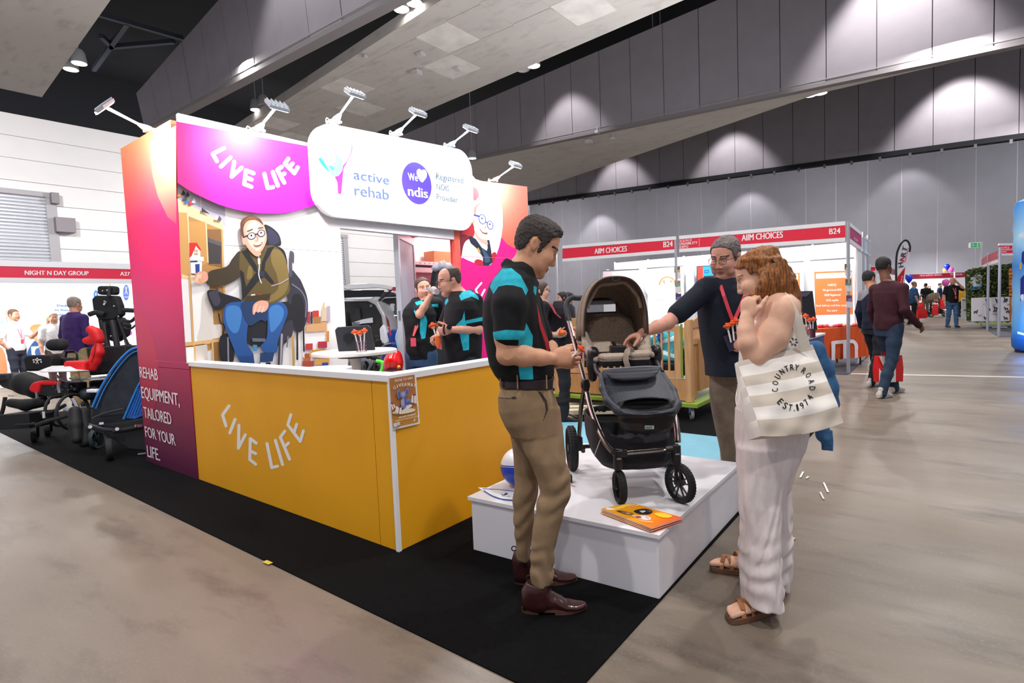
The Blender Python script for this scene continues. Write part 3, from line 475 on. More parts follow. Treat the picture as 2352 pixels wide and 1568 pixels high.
for c_, rx, ry in (((407, 540), 44, 62), ((500, 610), 38, 55)): a.el('#1c3fa4', c_, rx, ry, -14); a.el('#f4e2e4', c_, rx-9, ry-9, -14); a.el('#b8c4e0', (c_[0]-4, c_[1]-12), 22, 14, 10); a.el('#30406c', (c_[0]-4, c_[1]-10), 10, 11)
a.l('#1c3fa4', [(310, 490), (370, 505)], 18); a.l('#1c3fa4', [(446, 570), (468, 585)], 12); a.l('#d8988c', [(440, 600), (452, 640), (430, 640)], 7); a.p('#8a3038', [(378, 655), (410, 680), (465, 700), (460, 718), (410, 702)], True); a.p('#fbf6f4', [(385, 662), (415, 683), (460, 703), (415, 696)], True); a.p('#d8b040', [(345, 890), (360, 880), (388, 935), (372, 940)])
a.p('#f59a84', [(150, 1290), (120, 900), (152, 800), (152, 1290)]) if 0 else None
for s_ in ([(395, 1305), (328, 1385), (350, 1440)], [(435, 1385), (385, 1480)]): a.l('#fdf6fa', s_, 24)
a.l('#ff7ac4', [(150, 985), (780, 1010)], 3)
a.build('printed_picture', gp)
# --- door leaf standing open
dl = thing('door_leaf', 'tall aluminium framed grey door leaf standing open with lever handle', 'door', (5.0, 5.6, 0))
h0, h1 = V(5.37, 5.9, 0), V(4.59, 5.34, 0); u = (h1-h0)/np.linalg.norm(h1-h0); n_ = V(-u[1], u[0], 0); m_al = mat('#c3c4cc', .35, .55); Lw = .96
def leafbox(mb, s0, s1, z0, z1, t): mb.obox(h0+u*(s0+s1)/2+V(0, 0, (z0+z1)/2), (u, n_, V(0, 0, 1)), ((s1-s0)/2, t/2, (z1-z0)/2))
for nm, s0, s1, z0, z1 in (('stile', Lw-.07, Lw, .02, 2.4), ('stile', 0, .07, .02, 2.4), ('rail', .07, Lw-.07, 2.3, 2.4), ('rail', .07, Lw-.07, .02, .16)):
    mb = MB(); leafbox(mb, s0, s1, z0, z1, .062); mb.build(nm, m_al, dl, .004)
mb = MB(); leafbox(mb, .07, Lw-.07, .16, 2.3, .03); mb.build('infill_panel', mat('#9fa4b2', .4, noise=.05, nscale=1.5, stretch=(6, 6, .6)), dl)
mb = MB(); p = h0+u*(Lw-.04)+V(0, 0, 1.34)
for s_ in (-1, 1): mb.cyl(p, p+n_*s_*.075, .012, 8); mb.tube([p+n_*s_*.075, p+n_*s_*.075-u*.13], .011, 8); mb.obox(p+n_*s_*.034, (u, n_, V(0, 0, 1)), (.02, .005, .07))
mb.build('handle', mat('#d9dade', .2, 1), dl)
mb = MB(); mb.obox(h0+u*Lw+V(0, 0, 1.34), (u, n_, V(0, 0, 1)), (.003, .013, .06)); mb.build('lock_plate', mat('#8e8a92', .3, .8), dl)
mb = MB(); mb.cyl(h0+u*(Lw-.035)+V(0, 0, 2.372)+u*.03, h0+u*(Lw+.002)+V(0, 0, 2.372), .016, 12); mb.build('pivot_hole', mat('#101014'), dl)
# --- header beam and white sign
part('header_beam', mat('#eeeaee', .5), bp, ((3.64, 5.118, 2.31), (5.4, 5.2, 2.9)))
sg = thing('sign', 'big white rounded sign reading active rehab and We heart ndis', 'sign', (4.5, 5.04, 2.9))
cB = [V(3.285, 5.02, 2.4), V(5.705, 5.02, 2.425), V(5.705, 5.02, 3.49), V(3.285, 5.02, 3.34)]
def rr(r, n=8, W=2.42, H=1.02):
    out = []
    for cx, cy, a0 in ((W-r, r, -90), (W-r, H-r, 0), (r, H-r, 90), (r, r, 180)):
        for k in range(n+1): t = math.radians(a0+90*k/n); out.append(((cx+r*math.cos(t))/W, (cy+r*math.sin(t))/H))
    return out
q = lambda s_, t: cB[0]*(1-s_)*(1-t)+cB[1]*s_*(1-t)+cB[2]*s_*t+cB[3]*(1-s_)*t
mb = MB(); mb.prism([q(*x) for x in rr(.27)], (0, .06, 0)); mb.build('board', mat('#f6f6f8', .45), sg)
for x in (3.5, 5.45): part('bracket', m_metal, sg, ((x-.03, 5.08, 2.5), (x+.03, 5.117, 3.1)))
a = Art(plane(1, 5.02), (700, 260, 6.535)); 
a.p('#f5b295', [(362, 415), (385, 425), (430, 560), (500, 640), (540, 650), (520, 690), (440, 620), (380, 540)], True); a.p('#f8d8a8', [(500, 640), (600, 640), (680, 560), (705, 470), (718, 490), (690, 640), (620, 750), (570, 790), (540, 680)], True); a.p('#f0649a', [(705, 470), (718, 490), (705, 590), (650, 710), (600, 770), (680, 620)], True); a.el('#f8cfa0', (550, 525), 44, 62)
a.p('#7fd0e0', [(440, 610), (520, 650), (570, 740), (570, 830), (520, 920), (455, 955), (360, 870), (310, 770), (400, 795), (455, 740), (462, 670)], True); a.p('#3fa8d8', [(360, 790), (420, 795), (440, 850), (410, 850)], True)
a.p('#1f8ed0', [(208, 690), (225, 665), (250, 672), (310, 760), (360, 875), (300, 820), (240, 750)], True)
a.p('#d4008c', [(640, 730), (590, 810), (575, 900), (548, 1190), (525, 1205), (500, 1190), (490, 1040), (455, 955), (510, 935), (560, 860), (580, 780)], True)
G_ = '#41588c'; a.t(G_, 'active', (732, 985), (1265, 1075), (728, 850), .012); a.t(G_, 'rehab', (748, 1232), (1262, 1300), (738, 1068), .012)
a.tr = (900, 340, 7.84); a.el('#4a2fb4', (448, 632), 258, 385, -14, 40)
a.p('#f3efb8', spline([(540, 405), (565, 385), (605, 400), (630, 450), (625, 520), (590, 575), (545, 618), (490, 560), (452, 480), (448, 410), (480, 375), (515, 380)], 3, True)); WN = '#fbf9fd'
a.t(WN, 'We', (292, 575), (460, 598), (278, 445), .03); a.t(WN, 'ndis', (290, 855), (640, 905), (280, 680), .04)
for sx, b0, b1, t0 in (('Registered', (790, 558), (1280, 640), (788, 440)), ('NDIS', (795, 742), (1025, 780), (792, 635)), ('Provider', (798, 930), (1178, 985), (795, 822))): a.t('#4d6678', sx, b0, b1, t0)
a.build('printed_logo', sg)
# --- arm lights
def arm_light(base, head, nrm, aim, label, power, bc=None):
    base, head, nrm = V(base), V(head), V(nrm); t = thing('arm_light', label, 'lamp', base, 'white arm lights clipped on top of the stand'); mw = mat('#eef0f4', .35)
    mb = MB(); side = np.cross(nrm, V(0, 0, 1)); mb.obox(base+V(0, 0, .0), (nrm, side, V(0, 0, 1)), (.05, .06, .012)); mb.obox(base-nrm*.03-V(0, 0, .04), (nrm, side, V(0, 0, 1)), (.012, .04, .045)); mb.build('clamp', mw, t, .004)
    k = base+(head-base)*.28; mb = MB(); d = (k-base)/np.linalg.norm(k-base); mb.tube([base, base+(k-base)*.4, k], [.03, .045, .022], 10, flat=.6); mb.build('knuckle', mw, t)
    mb = MB(); mb.cyl(k, head, .012, 8); mb.build('arm', mat('#dfe6f4', .3, .4), t)
    f = V(aim)-head; f /= np.linalg.norm(f); x, y, z = frame(f, side); mb = MB()
    x2 = side; z2 = np.cross(x2, f); z2 /= np.linalg.norm(z2)
    mb.obox(head, (x2, z2, f), (.095, .055, .016)); 
    for i in range(5): mb.obox(head-f*.024+x2*(-.08+.04*i), (x2, z2, f), (.004, .05, .01))
    mb.build('lamp_head', mat('#cfd6de', .25, .3), t, .004)
    mb = MB(); mb.obox(head+f*.018, (x2, z2, f), (.085, .045, .002)); mb.build('lens', mat('#ffffff', emit=22), t)
    mb = MB(); mb.tube(spline([base+side*.05, base+side*.09+V(0, 0, .02), base+side*.1-V(0, 0, .03), base+side*.05-V(0, 0, .05)], 4), .005, 6); mb.build('cable', mw, t)
    lamp('AREA', head+f*.04, power, .13, aim, (.93, .96, 1)); return t
arm_light(onp(348, 300, 0, 2.07), onp(240, 245, 0, 1.56), (-1, 0, 0), (2.05, 5.75, 2.55), 'arm light reaching out left over the pink tower', 55)
arm_light(onp(590, 300, 1, 5.14), onp(637, 243, 1, 4.66), (0, -1, 0), (2.85, 5.1, 2.75), 'arm light over the magenta LIVE LIFE panel', 42)
for b_, h_, lb in (((768, 280), (815, 215), 'arm light over the left end of white sign'), ((910, 308), (960, 259), 'arm light over the middle of white sign'), ((1032, 335), (1081, 296), 'arm light over the right end of white sign')):
    hd = onp(*h_, 1, 4.6); arm_light(onp(*b_, 1, 5.05), hd, (0, -1, 0), (hd[0]-.1, 5.02, 3.0), lb, 9)
arm_light(onp(1132, 416, 1, 5.14), onp(1184, 379, 1, 4.66), (0, -1, 0), (6.3, 5.1, 2.7), 'arm light over the coral girl panel', 20)
lamp('AREA', (2.9, 5.75, 3.3), 260, 1.4, (2.9, 7.5, 9)); lamp('AREA', (12.9, 4, 3.), 260, 2, (12.5, 6, 9))  # added uplights, no fixtures, to brighten the soffits
lamp('AREA', (6.2, 5.6, 2.95), 26, .4, (6.2, 5.7, 0), (1, 1, 1))  # added unseen lamp, brightens the store room
lamp('AREA', (4.4, 4.2, 3.0), 34, .5, (4.2, 4.5, 0), (.97, .97, 1))
# ================================================================== sculpting: smooth unions of shapes on a grid, meshed as one surface
F0 = V(math.cos(YAW), math.sin(YAW), 0); R0 = V(math.sin(YAW), -math.cos(YAW), 0)
BAS = np.array([R0, F0, (0, 0, 1)])            # local figure axes: right, away, up
def loc(p): return BAS @ V(p)
def pt(px, py, D): return BAS @ at(px, py, D)
def pxof(vl):
    p = np.asarray(vl) @ BAS-O3; d = p @ FW; return 1176+FOC*(p @ RT)/d, 784-FOC*(p @ UP)/d
def polysd(x, y, poly):
    P = np.array(poly, float); d = np.full(x.shape, 1e18); ins = np.zeros(x.shape, bool)
    for (ax, ay), (bx, by) in zip(P, np.roll(P, -1, 0)):
        ex, ey = bx-ax, by-ay; wx, wy = x-ax, y-ay; t = np.clip((wx*ex+wy*ey)/(ex*ex+ey*ey+1e-12), 0, 1)
        d = np.minimum(d, (wx-ex*t)**2+(wy-ey*t)**2); ins ^= ((ay <= y) != (by <= y)) & (wx < (wy)*ex/(ey if ey else 1e-12))
    return np.where(ins, 1, -1)*np.sqrt(d)
def rect(x0, y0, x1, y1): return [(x0, y0), (x1, y0), (x1, y1), (x0, y1)]
class Sdf:
    def __init__(s, lo, hi, h):
        s.lo = V(lo); s.h = h; s.n = np.ceil((V(hi)-s.lo)/h).astype(int)+1; s.D = np.full(s.n, .2, np.float32)
    def box(s, lo, hi):
        i0 = np.clip(np.floor((V(lo)-s.lo)/s.h).astype(int), 0, s.n-1); i1 = np.clip(np.ceil((V(hi)-s.lo)/s.h).astype(int)+1, 1, s.n)
        i1 = np.maximum(i1, i0+1); sl = tuple(slice(a, b) for a, b in zip(i0, i1)); c = [(s.lo[k]+np.arange(i0[k], i1[k])*s.h).astype(np.float32) for k in range(3)]
        return sl, c[0][:, None, None], c[1][None, :, None], c[2][None, None, :]
    def put(s, sl, d, k, op='u'):
        a = s.D[sl]
        if op == 'u':
            h = np.maximum(k-np.abs(a-d), 0)/max(k, 1e-6); s.D[sl] = np.minimum(a, d)-h*h*k*.25
        else:
            d = -d; h = np.maximum(k-np.abs(a-d), 0)/max(k, 1e-6); s.D[sl] = np.maximum(a, d)+h*h*k*.25
    def cone(s, a, b, ra, rb, k=.02, op='u'):
        a, b = V(a), V(b); m = max(ra, rb)+k+s.h*2; sl, x, y, z = s.box(np.minimum(a, b)-m, np.maximum(a, b)+m)
        e = b-a; L = max(e@e, 1e-9); t = np.clip(((x-a[0])*e[0]+(y-a[1])*e[1]+(z-a[2])*e[2])/L, 0, 1)
        d = np.sqrt((x-a[0]-e[0]*t)**2+(y-a[1]-e[1]*t)**2+(z-a[2]-e[2]*t)**2)-(ra+(rb-ra)*t); s.put(sl, d, k, op); return s
    def chain(s, pts, rs, k=.02):
        for i in range(len(pts)-1): s.cone(pts[i], pts[i+1], rs[i], rs[i+1], k)
        return s
    def ell(s, c, r, R=None, k=.02, op='u'):
        c = V(c); r = V(r) if hasattr(r, '__len__') else V(r, r, r); m = r.max()+k+s.h*2; sl, x, y, z = s.box(c-m, c+m); x = x-c[0]; y = y-c[1]; z = z-c[2]
        if R is not None: R = np.asarray(R); x, y, z = (R[0, i]*x+R[1, i]*y+R[2, i]*z for i in range(3))
        x, y, z = x/r[0], y/r[1], z/r[2]; k0 = np.sqrt(x*x+y*y+z*z); k1 = np.sqrt((x/r[0])**2+(y/r[1])**2+(z/r[2])**2)
        s.put(sl, k0*(k0-1)/np.maximum(k1, 1e-6), k, op); return s
    def loft(s, st, right=(1, 0, 0), k=.02, e=2.3, ax=None, op='u', R=None, org=None, grow=0, cut=None):
        """stations (centre, half width, half depth) along an axis"""
        c = np.array([q[0] for q in st], float); w = np.array([q[1] for q in st])+grow; d = np.array([q[2] for q in st])+grow
        A = V(ax) if ax is not None else c[-1]-c[0]; A = A/np.linalg.norm(A); r = V(right)-A*(V(right)@A); r /= np.linalg.norm(r); f = np.cross(A, r)
        sv = c@A; o = np.argsort(sv); sv, c, w, d = sv[o], c[o], w[o], d[o]; m = max(w.max(), d.max())+k+s.h*2
        lo, hi = c.min(0)-m, c.max(0)+m
        if R is None: sl, x, y, z = s.box(lo, hi)
        else:
            cr = np.array([[i, j, l] for i in (lo[0], hi[0]) for j in (lo[1], hi[1]) for l in (lo[2], hi[2])])@np.asarray(R).T+org
            sl, X, Y, Z = s.box(cr.min(0), cr.max(0)); X = X-org[0]; Y = Y-org[1]; Z = Z-org[2]; R = np.asarray(R); x, y, z = (R[0, i]*X+R[1, i]*Y+R[2, i]*Z for i in range(3))
        S = x*A[0]+y*A[1]+z*A[2]; sh = S.shape; S = S.ravel() if S.size > 1 else S
        I = lambda v: np.interp(S, sv, v).reshape(sh).astype(np.float32)
        a = np.abs((x*r[0]+y*r[1]+z*r[2]-I(c@r))/I(np.maximum(w, .002))); b = np.abs((x*f[0]+y*f[1]+z*f[2]-I(c@f))/I(np.maximum(d, .002)))
        q = (a**e+b**e)**(1/e); S = S.reshape(sh); val = (q-1)*I(np.minimum(w, d)); val = np.maximum(val, np.maximum(S-sv[-1]-grow*.5, sv[0]-grow*.5-S))
        if cut is not None: val = np.maximum(val, cut(x, y, z))
        s.put(sl, val.astype(np.float32), k, op); return s
    def fold(s, lo, hi, amp, n, fr, warp=1.5, ph=0):
        """cloth folds: ripples along direction n inside a box, faded at its edges"""
        lo, hi = np.minimum(lo, hi), np.maximum(lo, hi); sl, x, y, z = s.box(lo, hi); n = V(n)/np.linalg.norm(n); c = (lo+hi)/2; r = (hi-lo)/2
        fade = np.clip(1-np.abs((x-c[0])/r[0])**2, 0, 1)*np.clip(1-np.abs((y-c[1])/r[1])**2, 0, 1)*np.clip(1-np.abs((z-c[2])/r[2])**2, 0, 1)
        g = np.sin(fr*(n[0]*x+n[1]*y+n[2]*z)+warp*np.sin(fr*.37*(x*1.3+y*.7-z*.6)+ph)+ph*2)
        s.D[sl] += (amp*fade*g).astype(np.float32); return s
    def rough(s, amp, fr):
        sl, x, y, z = s.box(s.lo, s.lo+s.n*s.h)
        m = np.abs(s.D) < .03; g = np.sin(fr*x+2*np.sin(fr*.6*z))*np.sin(fr*1.1*y+1.7*np.sin(fr*.5*x))*np.sin(fr*.9*z+2*np.sin(fr*.7*y)); s.D += np.where(m, amp*g, 0).astype(np.float32); return s
    def cutz(s, z0, up=True):
        sl, x, y, z = s.box(s.lo, s.lo+s.n*s.h); s.D = np.maximum(s.D, (z-z0 if up else z0-z)+0*x+0*y).astype(np.float32); return s
    def cutp(s, p, n):
        sl, x, y, z = s.box(s.lo, s.lo+s.n*s.h); n = V(n)/np.linalg.norm(n); s.D = np.maximum(s.D, ((x-p[0])*n[0]+(y-p[1])*n[1]+(z-p[2])*n[2])).astype(np.float32); return s
    def mesh(s):
        D = np.pad(s.D, 1, constant_values=.2); I = D < 0; n = np.array(D.shape)
        c = I[:-1, :-1, :-1].astype(np.int8)
        tot = sum(I[i:n[0]-1+i, j:n[1]-1+j, k:n[2]-1+k].astype(np.int8) for i in (0, 1) for j in (0, 1) for k in (0, 1))
        act = (tot > 0) & (tot < 8); idx = np.argwhere(act); vid = np.full(act.shape, -1, np.int32); vid[act] = np.arange(len(idx))
        acc = np.zeros((len(idx), 3)); cnt = np.zeros(len(idx)); cor = [(i, j, k) for i in (0, 1) for j in (0, 1) for k in (0, 1)]
        val = {q: D[idx[:, 0]+q[0], idx[:, 1]+q[1], idx[:, 2]+q[2]] for q in cor}
        for q in cor:
            for a in range(3):
                if q[a] == 0:
                    p = list(q); p[a] = 1; v0, v1 = val[q], val[tuple(p)]; m = (v0 < 0) != (v1 < 0); t = np.where(m, v0/np.where(m, v0-v1, 1), 0)
                    for b in range(3): acc[:, b] += np.where(m, q[b]+(t if b == a else 0), 0)
                    cnt += m
        vs = (idx+acc/cnt[:, None]-1)*s.h+s.lo; fs = []
        for a in range(3):
            b, c_ = (a+1) % 3, (a+2) % 3; s0 = [slice(None)]*3; s1 = [slice(None)]*3; s0[a] = slice(0, -1); s1[a] = slice(1, None)
            e = I[tuple(s0)] != I[tuple(s1)]; w = np.argwhere(e); w = w[(w[:, b] > 0) & (w[:, c_] > 0)]
            fl_ = I[w[:, 0], w[:, 1], w[:, 2]]; q = []
            for db, dc in ((-1, -1), (0, -1), (0, 0), (-1, 0)): u = w.copy(); u[:, b] += db; u[:, c_] += dc; q.append(vid[u[:, 0], u[:, 1], u[:, 2]])
            q = np.stack(q, 1); q[~fl_] = q[~fl_][:, ::-1]; fs.append(q)
        return vs, np.concatenate(fs)
def sculpt(name, S, m, parent, attrs=(), label=None, smooth=0):
    vs, fs = S.mesh()
    for _ in range(smooth):
        acc = np.zeros_like(vs); cn = np.zeros(len(vs))
        for k in range(4): np.add.at(acc, fs[:, k], vs[fs[:, (k+1) % 4]]+vs[fs[:, k-1]]); np.add.at(cn, fs[:, k], 2)
        vs = vs*.5+acc/cn[:, None]*.5
    w = vs @ BAS-org(parent); me = bpy.data.meshes.new(name); me.vertices.add(len(w)); me.vertices.foreach_set('co', w.astype(np.float32).ravel())
    me.loops.add(len(fs)*4); me.loops.foreach_set('vertex_index', fs.astype(np.int32).ravel()); me.polygons.add(len(fs)); me.polygons.foreach_set('loop_start', np.arange(0, len(fs)*4, 4, dtype=np.int32)); me.update(calc_edges=True); me.validate(); me.shade_smooth()
    me.materials.append(m)
    for i, fn in enumerate(attrs, 1):
        a = me.attributes.new('m%d' % i, 'FLOAT', 'POINT'); a.data.foreach_set('value', np.asarray(fn(vs), np.float32))
    o = bpy.data.objects.new(name, me); C.objects.link(o); o.parent = parent
    if label: o['label'] = label
    return o
def pmask(poly, D, f0=None, f1=None):
    """inside a pixel polygon, as a signed distance in metres; only between depths f0..f1 if given"""
    def fn(v):
        x, y = pxof(v); d = polysd(x, y, poly)*D/FOC
        if f0 is not None: d = np.minimum(d, v[:, 1]-f0)
        if f1 is not None: d = np.minimum(d, f1-v[:, 1])
        return d
    return fn
def anyof(*fns): return lambda v: np.max([f(v) for f in fns], axis=0)
# ------------------------------------------------------------------ heads, hands
HEAD = [(.118, .012, -.045, .014), (.112, .045, -.07, .042), (.097, .07, -.088, .060), (.07, .0885, -.098, .0725), (.04, .096, -.101, .0765), (.018, .0955, -.098, .0755), (-.004, .0885, -.094, .073), (-.03, .0895, -.084, .070), (-.05, .088, -.062, .066), (-.07, .0885, -.035, .060), (-.09, .087, -.012, .053), (-.105, .085, .0, .044), (-.119, .076, .022, .026)]
def hrot(yaw, pitch=0, roll=0):
    t, p, r = math.radians(yaw), math.radians(pitch), math.radians(roll)
    f = V(math.sin(t)*math.cos(p), -math.cos(t)*math.cos(p), -math.sin(p)); l = V(math.cos(t), math.sin(t), 0); u = np.cross(f, l)
    l2 = l*math.cos(r)+u*math.sin(r); u2 = -l*math.sin(r)+u*math.cos(r); return np.array([f, l2, u2]).T
def hstat(sc, grow=0, wide=1): return [(V((f+b)/2*sc, 0, z*sc*(1 if z < .1 else 1)), w*sc*wide, (f-b)/2*sc) for z, f, b, w in HEAD]
def head(S, c, R, sc=1, wide=1, jowl=0, nose=1, female=False):
    st = hstat(sc, wide=wide); H = lambda x, y, z: c+R@(V(x, y, z)*sc)
    S.loft(st, (0, 1, 0), .008, 2.15, (0, 0, 1), R=R, org=c)
    for s_ in (1, -1):
        S.ell(H(.062, .043*s_*wide, -.036), V(.030, .025, .028)*sc, R, .035); S.ell(H(.087, .03*s_, .019), V(.012, .024, .0065 if female else .008)*sc, R, .012)
        S.ell(H(.101, .033*s_, -.003), V(.014, .0195, .0105)*sc, R, .010, 's')
        S.ell(H(.0775, .032*s_, -.003), V(.0128, .0155, .0125)*sc, R, .003)
        S.ell(H(.047, .048*s_*wide, -.075), V(.032, .016+jowl, .026)*sc, R, .02)
        er = R@np.array([[.94, .2*s_, -.25], [-.2*s_, .98, 0], [.25, 0, .97]]); S.ell(H(-.012, .0785*s_*wide, -.004), V(.0175, .0075, .031)*sc, er, .006); S.ell(H(-.006, .0865*s_*wide, -.001), V(.009, .006, .017)*sc, er, .004, 's')
        S.ell(H(.0955, .0125*s_*nose, -.046), V(.0095, .0075, .007)*sc, R, .006)
    S.chain([H(.090, 0, .012), H(.097, 0, -.014), H(.1065, 0, -.039)], [.0085*sc, .0085*sc, .0092*sc*nose], .010); S.ell(H(.101, 0, -.045), V(.011, .010, .008)*sc, R, .008)
    S.ell(H(.0885, 0, -.0705), V(.0085, .021, .0055)*sc, R, .004); S.ell(H(.087, 0, -.0815), V(.0085, .019, .0065)*sc, R, .004); S.ell(H(.098, 0, -.0765), V(.006, .022, .0016)*sc, R, .003, 's')
    S.ell(H(.074, 0, -.108), V(.018, .022, .017)*sc, R, .015)
    if jowl: S.ell(H(.03, 0, -.11), V(.05, .045, .028)*sc, R, .02)
def lipmask(c, R, sc):
    def fn(v):
        q = (v-c)@R/sc; return np.minimum(.012-np.hypot((q[:, 2]+.0765)*1.15, q[:, 1]*.48), q[:, 0]-.08)*sc
    return fn
def browmask(c, R, sc, th=.0042):
    def fn(v):
        q = (v-c)@R/sc; y = np.abs(q[:, 1]); return np.minimum(th-np.hypot((q[:, 2]-.0215-.004*np.sin((y-.012)/.042*3.14)), np.maximum(np.abs(y-.034)-.02, 0)), q[:, 0]-.05)*sc
    return fn
def hair(name, c, R, m, parent, sc=1, region=None, grow=.009, h=.004, wide=1, rough=.003, fr=260, extra=None, cap=None, label=None):
    b = .22*sc; S = Sdf(c-b-(V(0, 0, .25) if extra else 0), c+b, h)
    S.loft(hstat(sc, wide=wide), (0, 1, 0), .006, 2.15, (0, 0, 1), R=R, org=c, grow=grow, cut=(lambda x, y, z: -polysd(x/sc, z/sc, region)*sc+.0028*np.sin(x*310+y*190)*np.sin(z*270+y*140+1.3)) if region else None)
    if cap:
        for q, r in cap: S.ell(c+R@(V(q)*sc), V(r)*sc, R, .02)
    if extra: extra(S, lambda x, y, z: c+R@(V(x, y, z)*sc))
    if rough: S.rough(rough, fr)
    return sculpt(name, S, m, parent, label=label)
HR_SHORT = [(.088, .088), (.078, .075), (.052, .055), (.045, .03), (.033, .0), (.026, -.03), (.014, -.03), (.012, .018), (-.012, .034), (-.033, .025), (-.04, -.02), (-.05, -.045), (-.075, -.075), (-.13, -.08), (-.13, .16), (.09, .16)]
HR_THIN = [(.03, .13), (.02, .10), (.01, .075), (.012, .04), (.02, .0), (.012, -.005), (.008, .02), (-.02, .03), (-.04, -.01), (-.055, -.055), (-.13, -.06), (-.13, .16), (.02, .16)]
HR_LONG = [(.10, .09), (.075, .06), (.05, .03), (.03, -.03), (.02, -.08), (-.03, -.13), (-.14, -.13), (-.14, .17), (.10, .17)]
def eyes(c, R, sc, parent, iris='#4a3626', skin='#c98d74', look=0):
    for s_ in (1, -1):
        mb = MB(); q = c+R@(V(.0800, .032*s_, -.0025)*sc); mb.ell(q @ BAS, .0112*sc, 12, 8)
        f = R@V(math.cos(look), math.sin(look), -.12); f /= np.linalg.norm(f); mb.mi = 1; mb.ell((q+f*.0072*sc) @ BAS, .0052*sc, 10, 6); mb.build('eye', [mat('#efe8e4', .25), mat(iris, .15)], parent)
def glasses(c, R, sc, parent, col='#16161a', r=(.0235, .017), th=.0016, lens=True):
    mb = MB(); H = lambda x, y, z: (c+R@(V(x, y, z)*sc)) @ BAS
    for s_ in (1, -1):
        ring = [H(.112-.1*abs(r[0]*math.cos(t)*.15), .033*s_+r[0]*abs(math.cos(t))**.7*math.copysign(1, math.cos(t)), -.004+r[1]*abs(math.sin(t))**.75*math.copysign(1, math.sin(t))) for t in [2*math.pi*k/20 for k in range(20)]]
        mb.mi = 0; mb.tube(ring, th*sc, 6, closed=True); mb.tube([H(.109, .0565*s_, .003), H(.08, .074*s_, .004), H(.0, .082*s_, .004), H(-.02, .08*s_, -.012)], th*sc, 6)
    mb.tube([H(.113, .0095, .0), H(.117, 0, .003), H(.113, -.0095, .0)], th*sc, 6)
    return mb.build('glasses', mat(col, .25), parent)
def hand(S, w, d, n, thumb, curl=(25, 35, 25), sc=1., spread=.1, tcurl=20, k=.006, curls=None, tdir=None):
    """palm and five fingers; d along the palm, n out of the palm side, thumb = direction of the thumb side"""
    d = V(d)/np.linalg.norm(d); t = V(thumb)-d*(V(thumb)@d); t /= np.linalg.norm(t); n = V(n)-d*(V(n)@d); n = n-t*(n@t); n /= np.linalg.norm(n); w = V(w); R = np.array([d, t, n]).T
    S.ell(w+d*.048*sc, V(.052, .040, .0165)*sc, R, .012); S.ell(w+d*.07*sc, V(.03, .041, .014)*sc, R, .010); S.ell(w+d*.035*sc+t*.024*sc+n*.008*sc, V(.036, .018, .017)*sc, R, .012)
    for i, (off, L, r) in enumerate(((.029, .074, .0088), (.0095, .083, .009), (-.0105, .076, .0086), (-.029, .060, .0076))):
        p = w+d*(.088-.006*abs(i-1.2))*sc+t*off*sc; a = 0; c3 = curls[i] if curls else curl; pts = [p-d*.02*sc, p]; sp = t*spread*(1.5-i)/1.5
        for sg, cu in zip((.46, .30, .24), c3):
            a += math.radians(cu); q = d*math.cos(a)+n*math.sin(a)+sp*math.cos(a); p = p+q/np.linalg.norm(q)*L*sg*sc; pts.append(p)
        S.chain(pts, [r*sc*1.05, r*sc*1.08, r*sc, r*.92*sc, r*.8*sc], .0035)
    p = w+d*.02*sc+t*.026*sc+n*.006*sc; q = V(tdir) if tdir is not None else d*.75+t*.75+n*.35; q /= np.linalg.norm(q); a = math.radians(tcurl); q2 = q*math.cos(a)+(d*.8-t*.3+n*.3)*math.sin(a); q2 /= np.linalg.norm(q2)
    S.chain([p, p+q*.04*sc, p+q*.04*sc+q2*.033*sc, p+q*.04*sc+q2*.06*sc], [.0135*sc, .0115*sc, .0105*sc, .0085*sc], .008)
# ================================================================== people close to the camera
def stn(L, R_, y, D, d): return (pt((L+R_)/2, y, D), (R_-L)/2*D/FOC, d)
def cr(o, s): return lambda P: [(o[0]+x/s, o[1]+y/s) for x, y in P]
def skinmat(col, lips='#a5584e', brow='#3a281e', **k): return attrmat('skin_'+col.strip('#'), [col, lips, brow], .5, .12, 220, .09, 22, **k)
def bound(P, m=.1): P = np.array(P); return P.min(0)-m, P.max(0)+m
def ribbon(pts, w, t, nrm=None):
    mb = MB(); P = [V(p) for p in pts]; rings = []
    for i, p in enumerate(P):
        d = P[min(i+1, len(P)-1)]-P[max(i-1, 0)]; d /= np.linalg.norm(d); n = V(nrm) if nrm is not None else V(O3-p); n = n-d*(n@d); n /= np.linalg.norm(n); s_ = np.cross(d, n)
        rings.append([p+s_*w/2+n*t/2, p-s_*w/2+n*t/2, p-s_*w/2-n*t/2, p+s_*w/2-n*t/2])
    mb.loft(rings, smooth=False); return mb
def pen(p0, p1, parent=None, label=None, cat=None, group=None, ball=.017, colr='#e9551c'):
    """novelty pen: white barrel, pale face bead, ring of orange yarn hair"""
    p0, p1 = V(p0), V(p1); d = (p1-p0)/np.linalg.norm(p1-p0); t = thing('novelty_pen', label, 'pen', p0, group)
    mb = MB(); mb.cyl(p0, p1-d*ball*.6, .0055, 8); mb.build('barrel', mat('#f1e8e6', .4), t); mb = MB(); mb.ell(p1, ball*.62, 10, 8); mb.build('face_bead', mat('#e8b592', .5), t)
    x, y, _ = frame(d); mb = MB()
    for k in range(10): a = 2*math.pi*k/10; mb.ell(p1+d*ball*.45+(x*math.cos(a)+y*math.sin(a))*ball*.85, ball*.42, 7, 5)
    mb.ell(p1+d*ball*.9, ball*.6, 8, 6); mb.build('yarn_hair', mat(colr, .8, noise=.2, nscale=80), t); return t
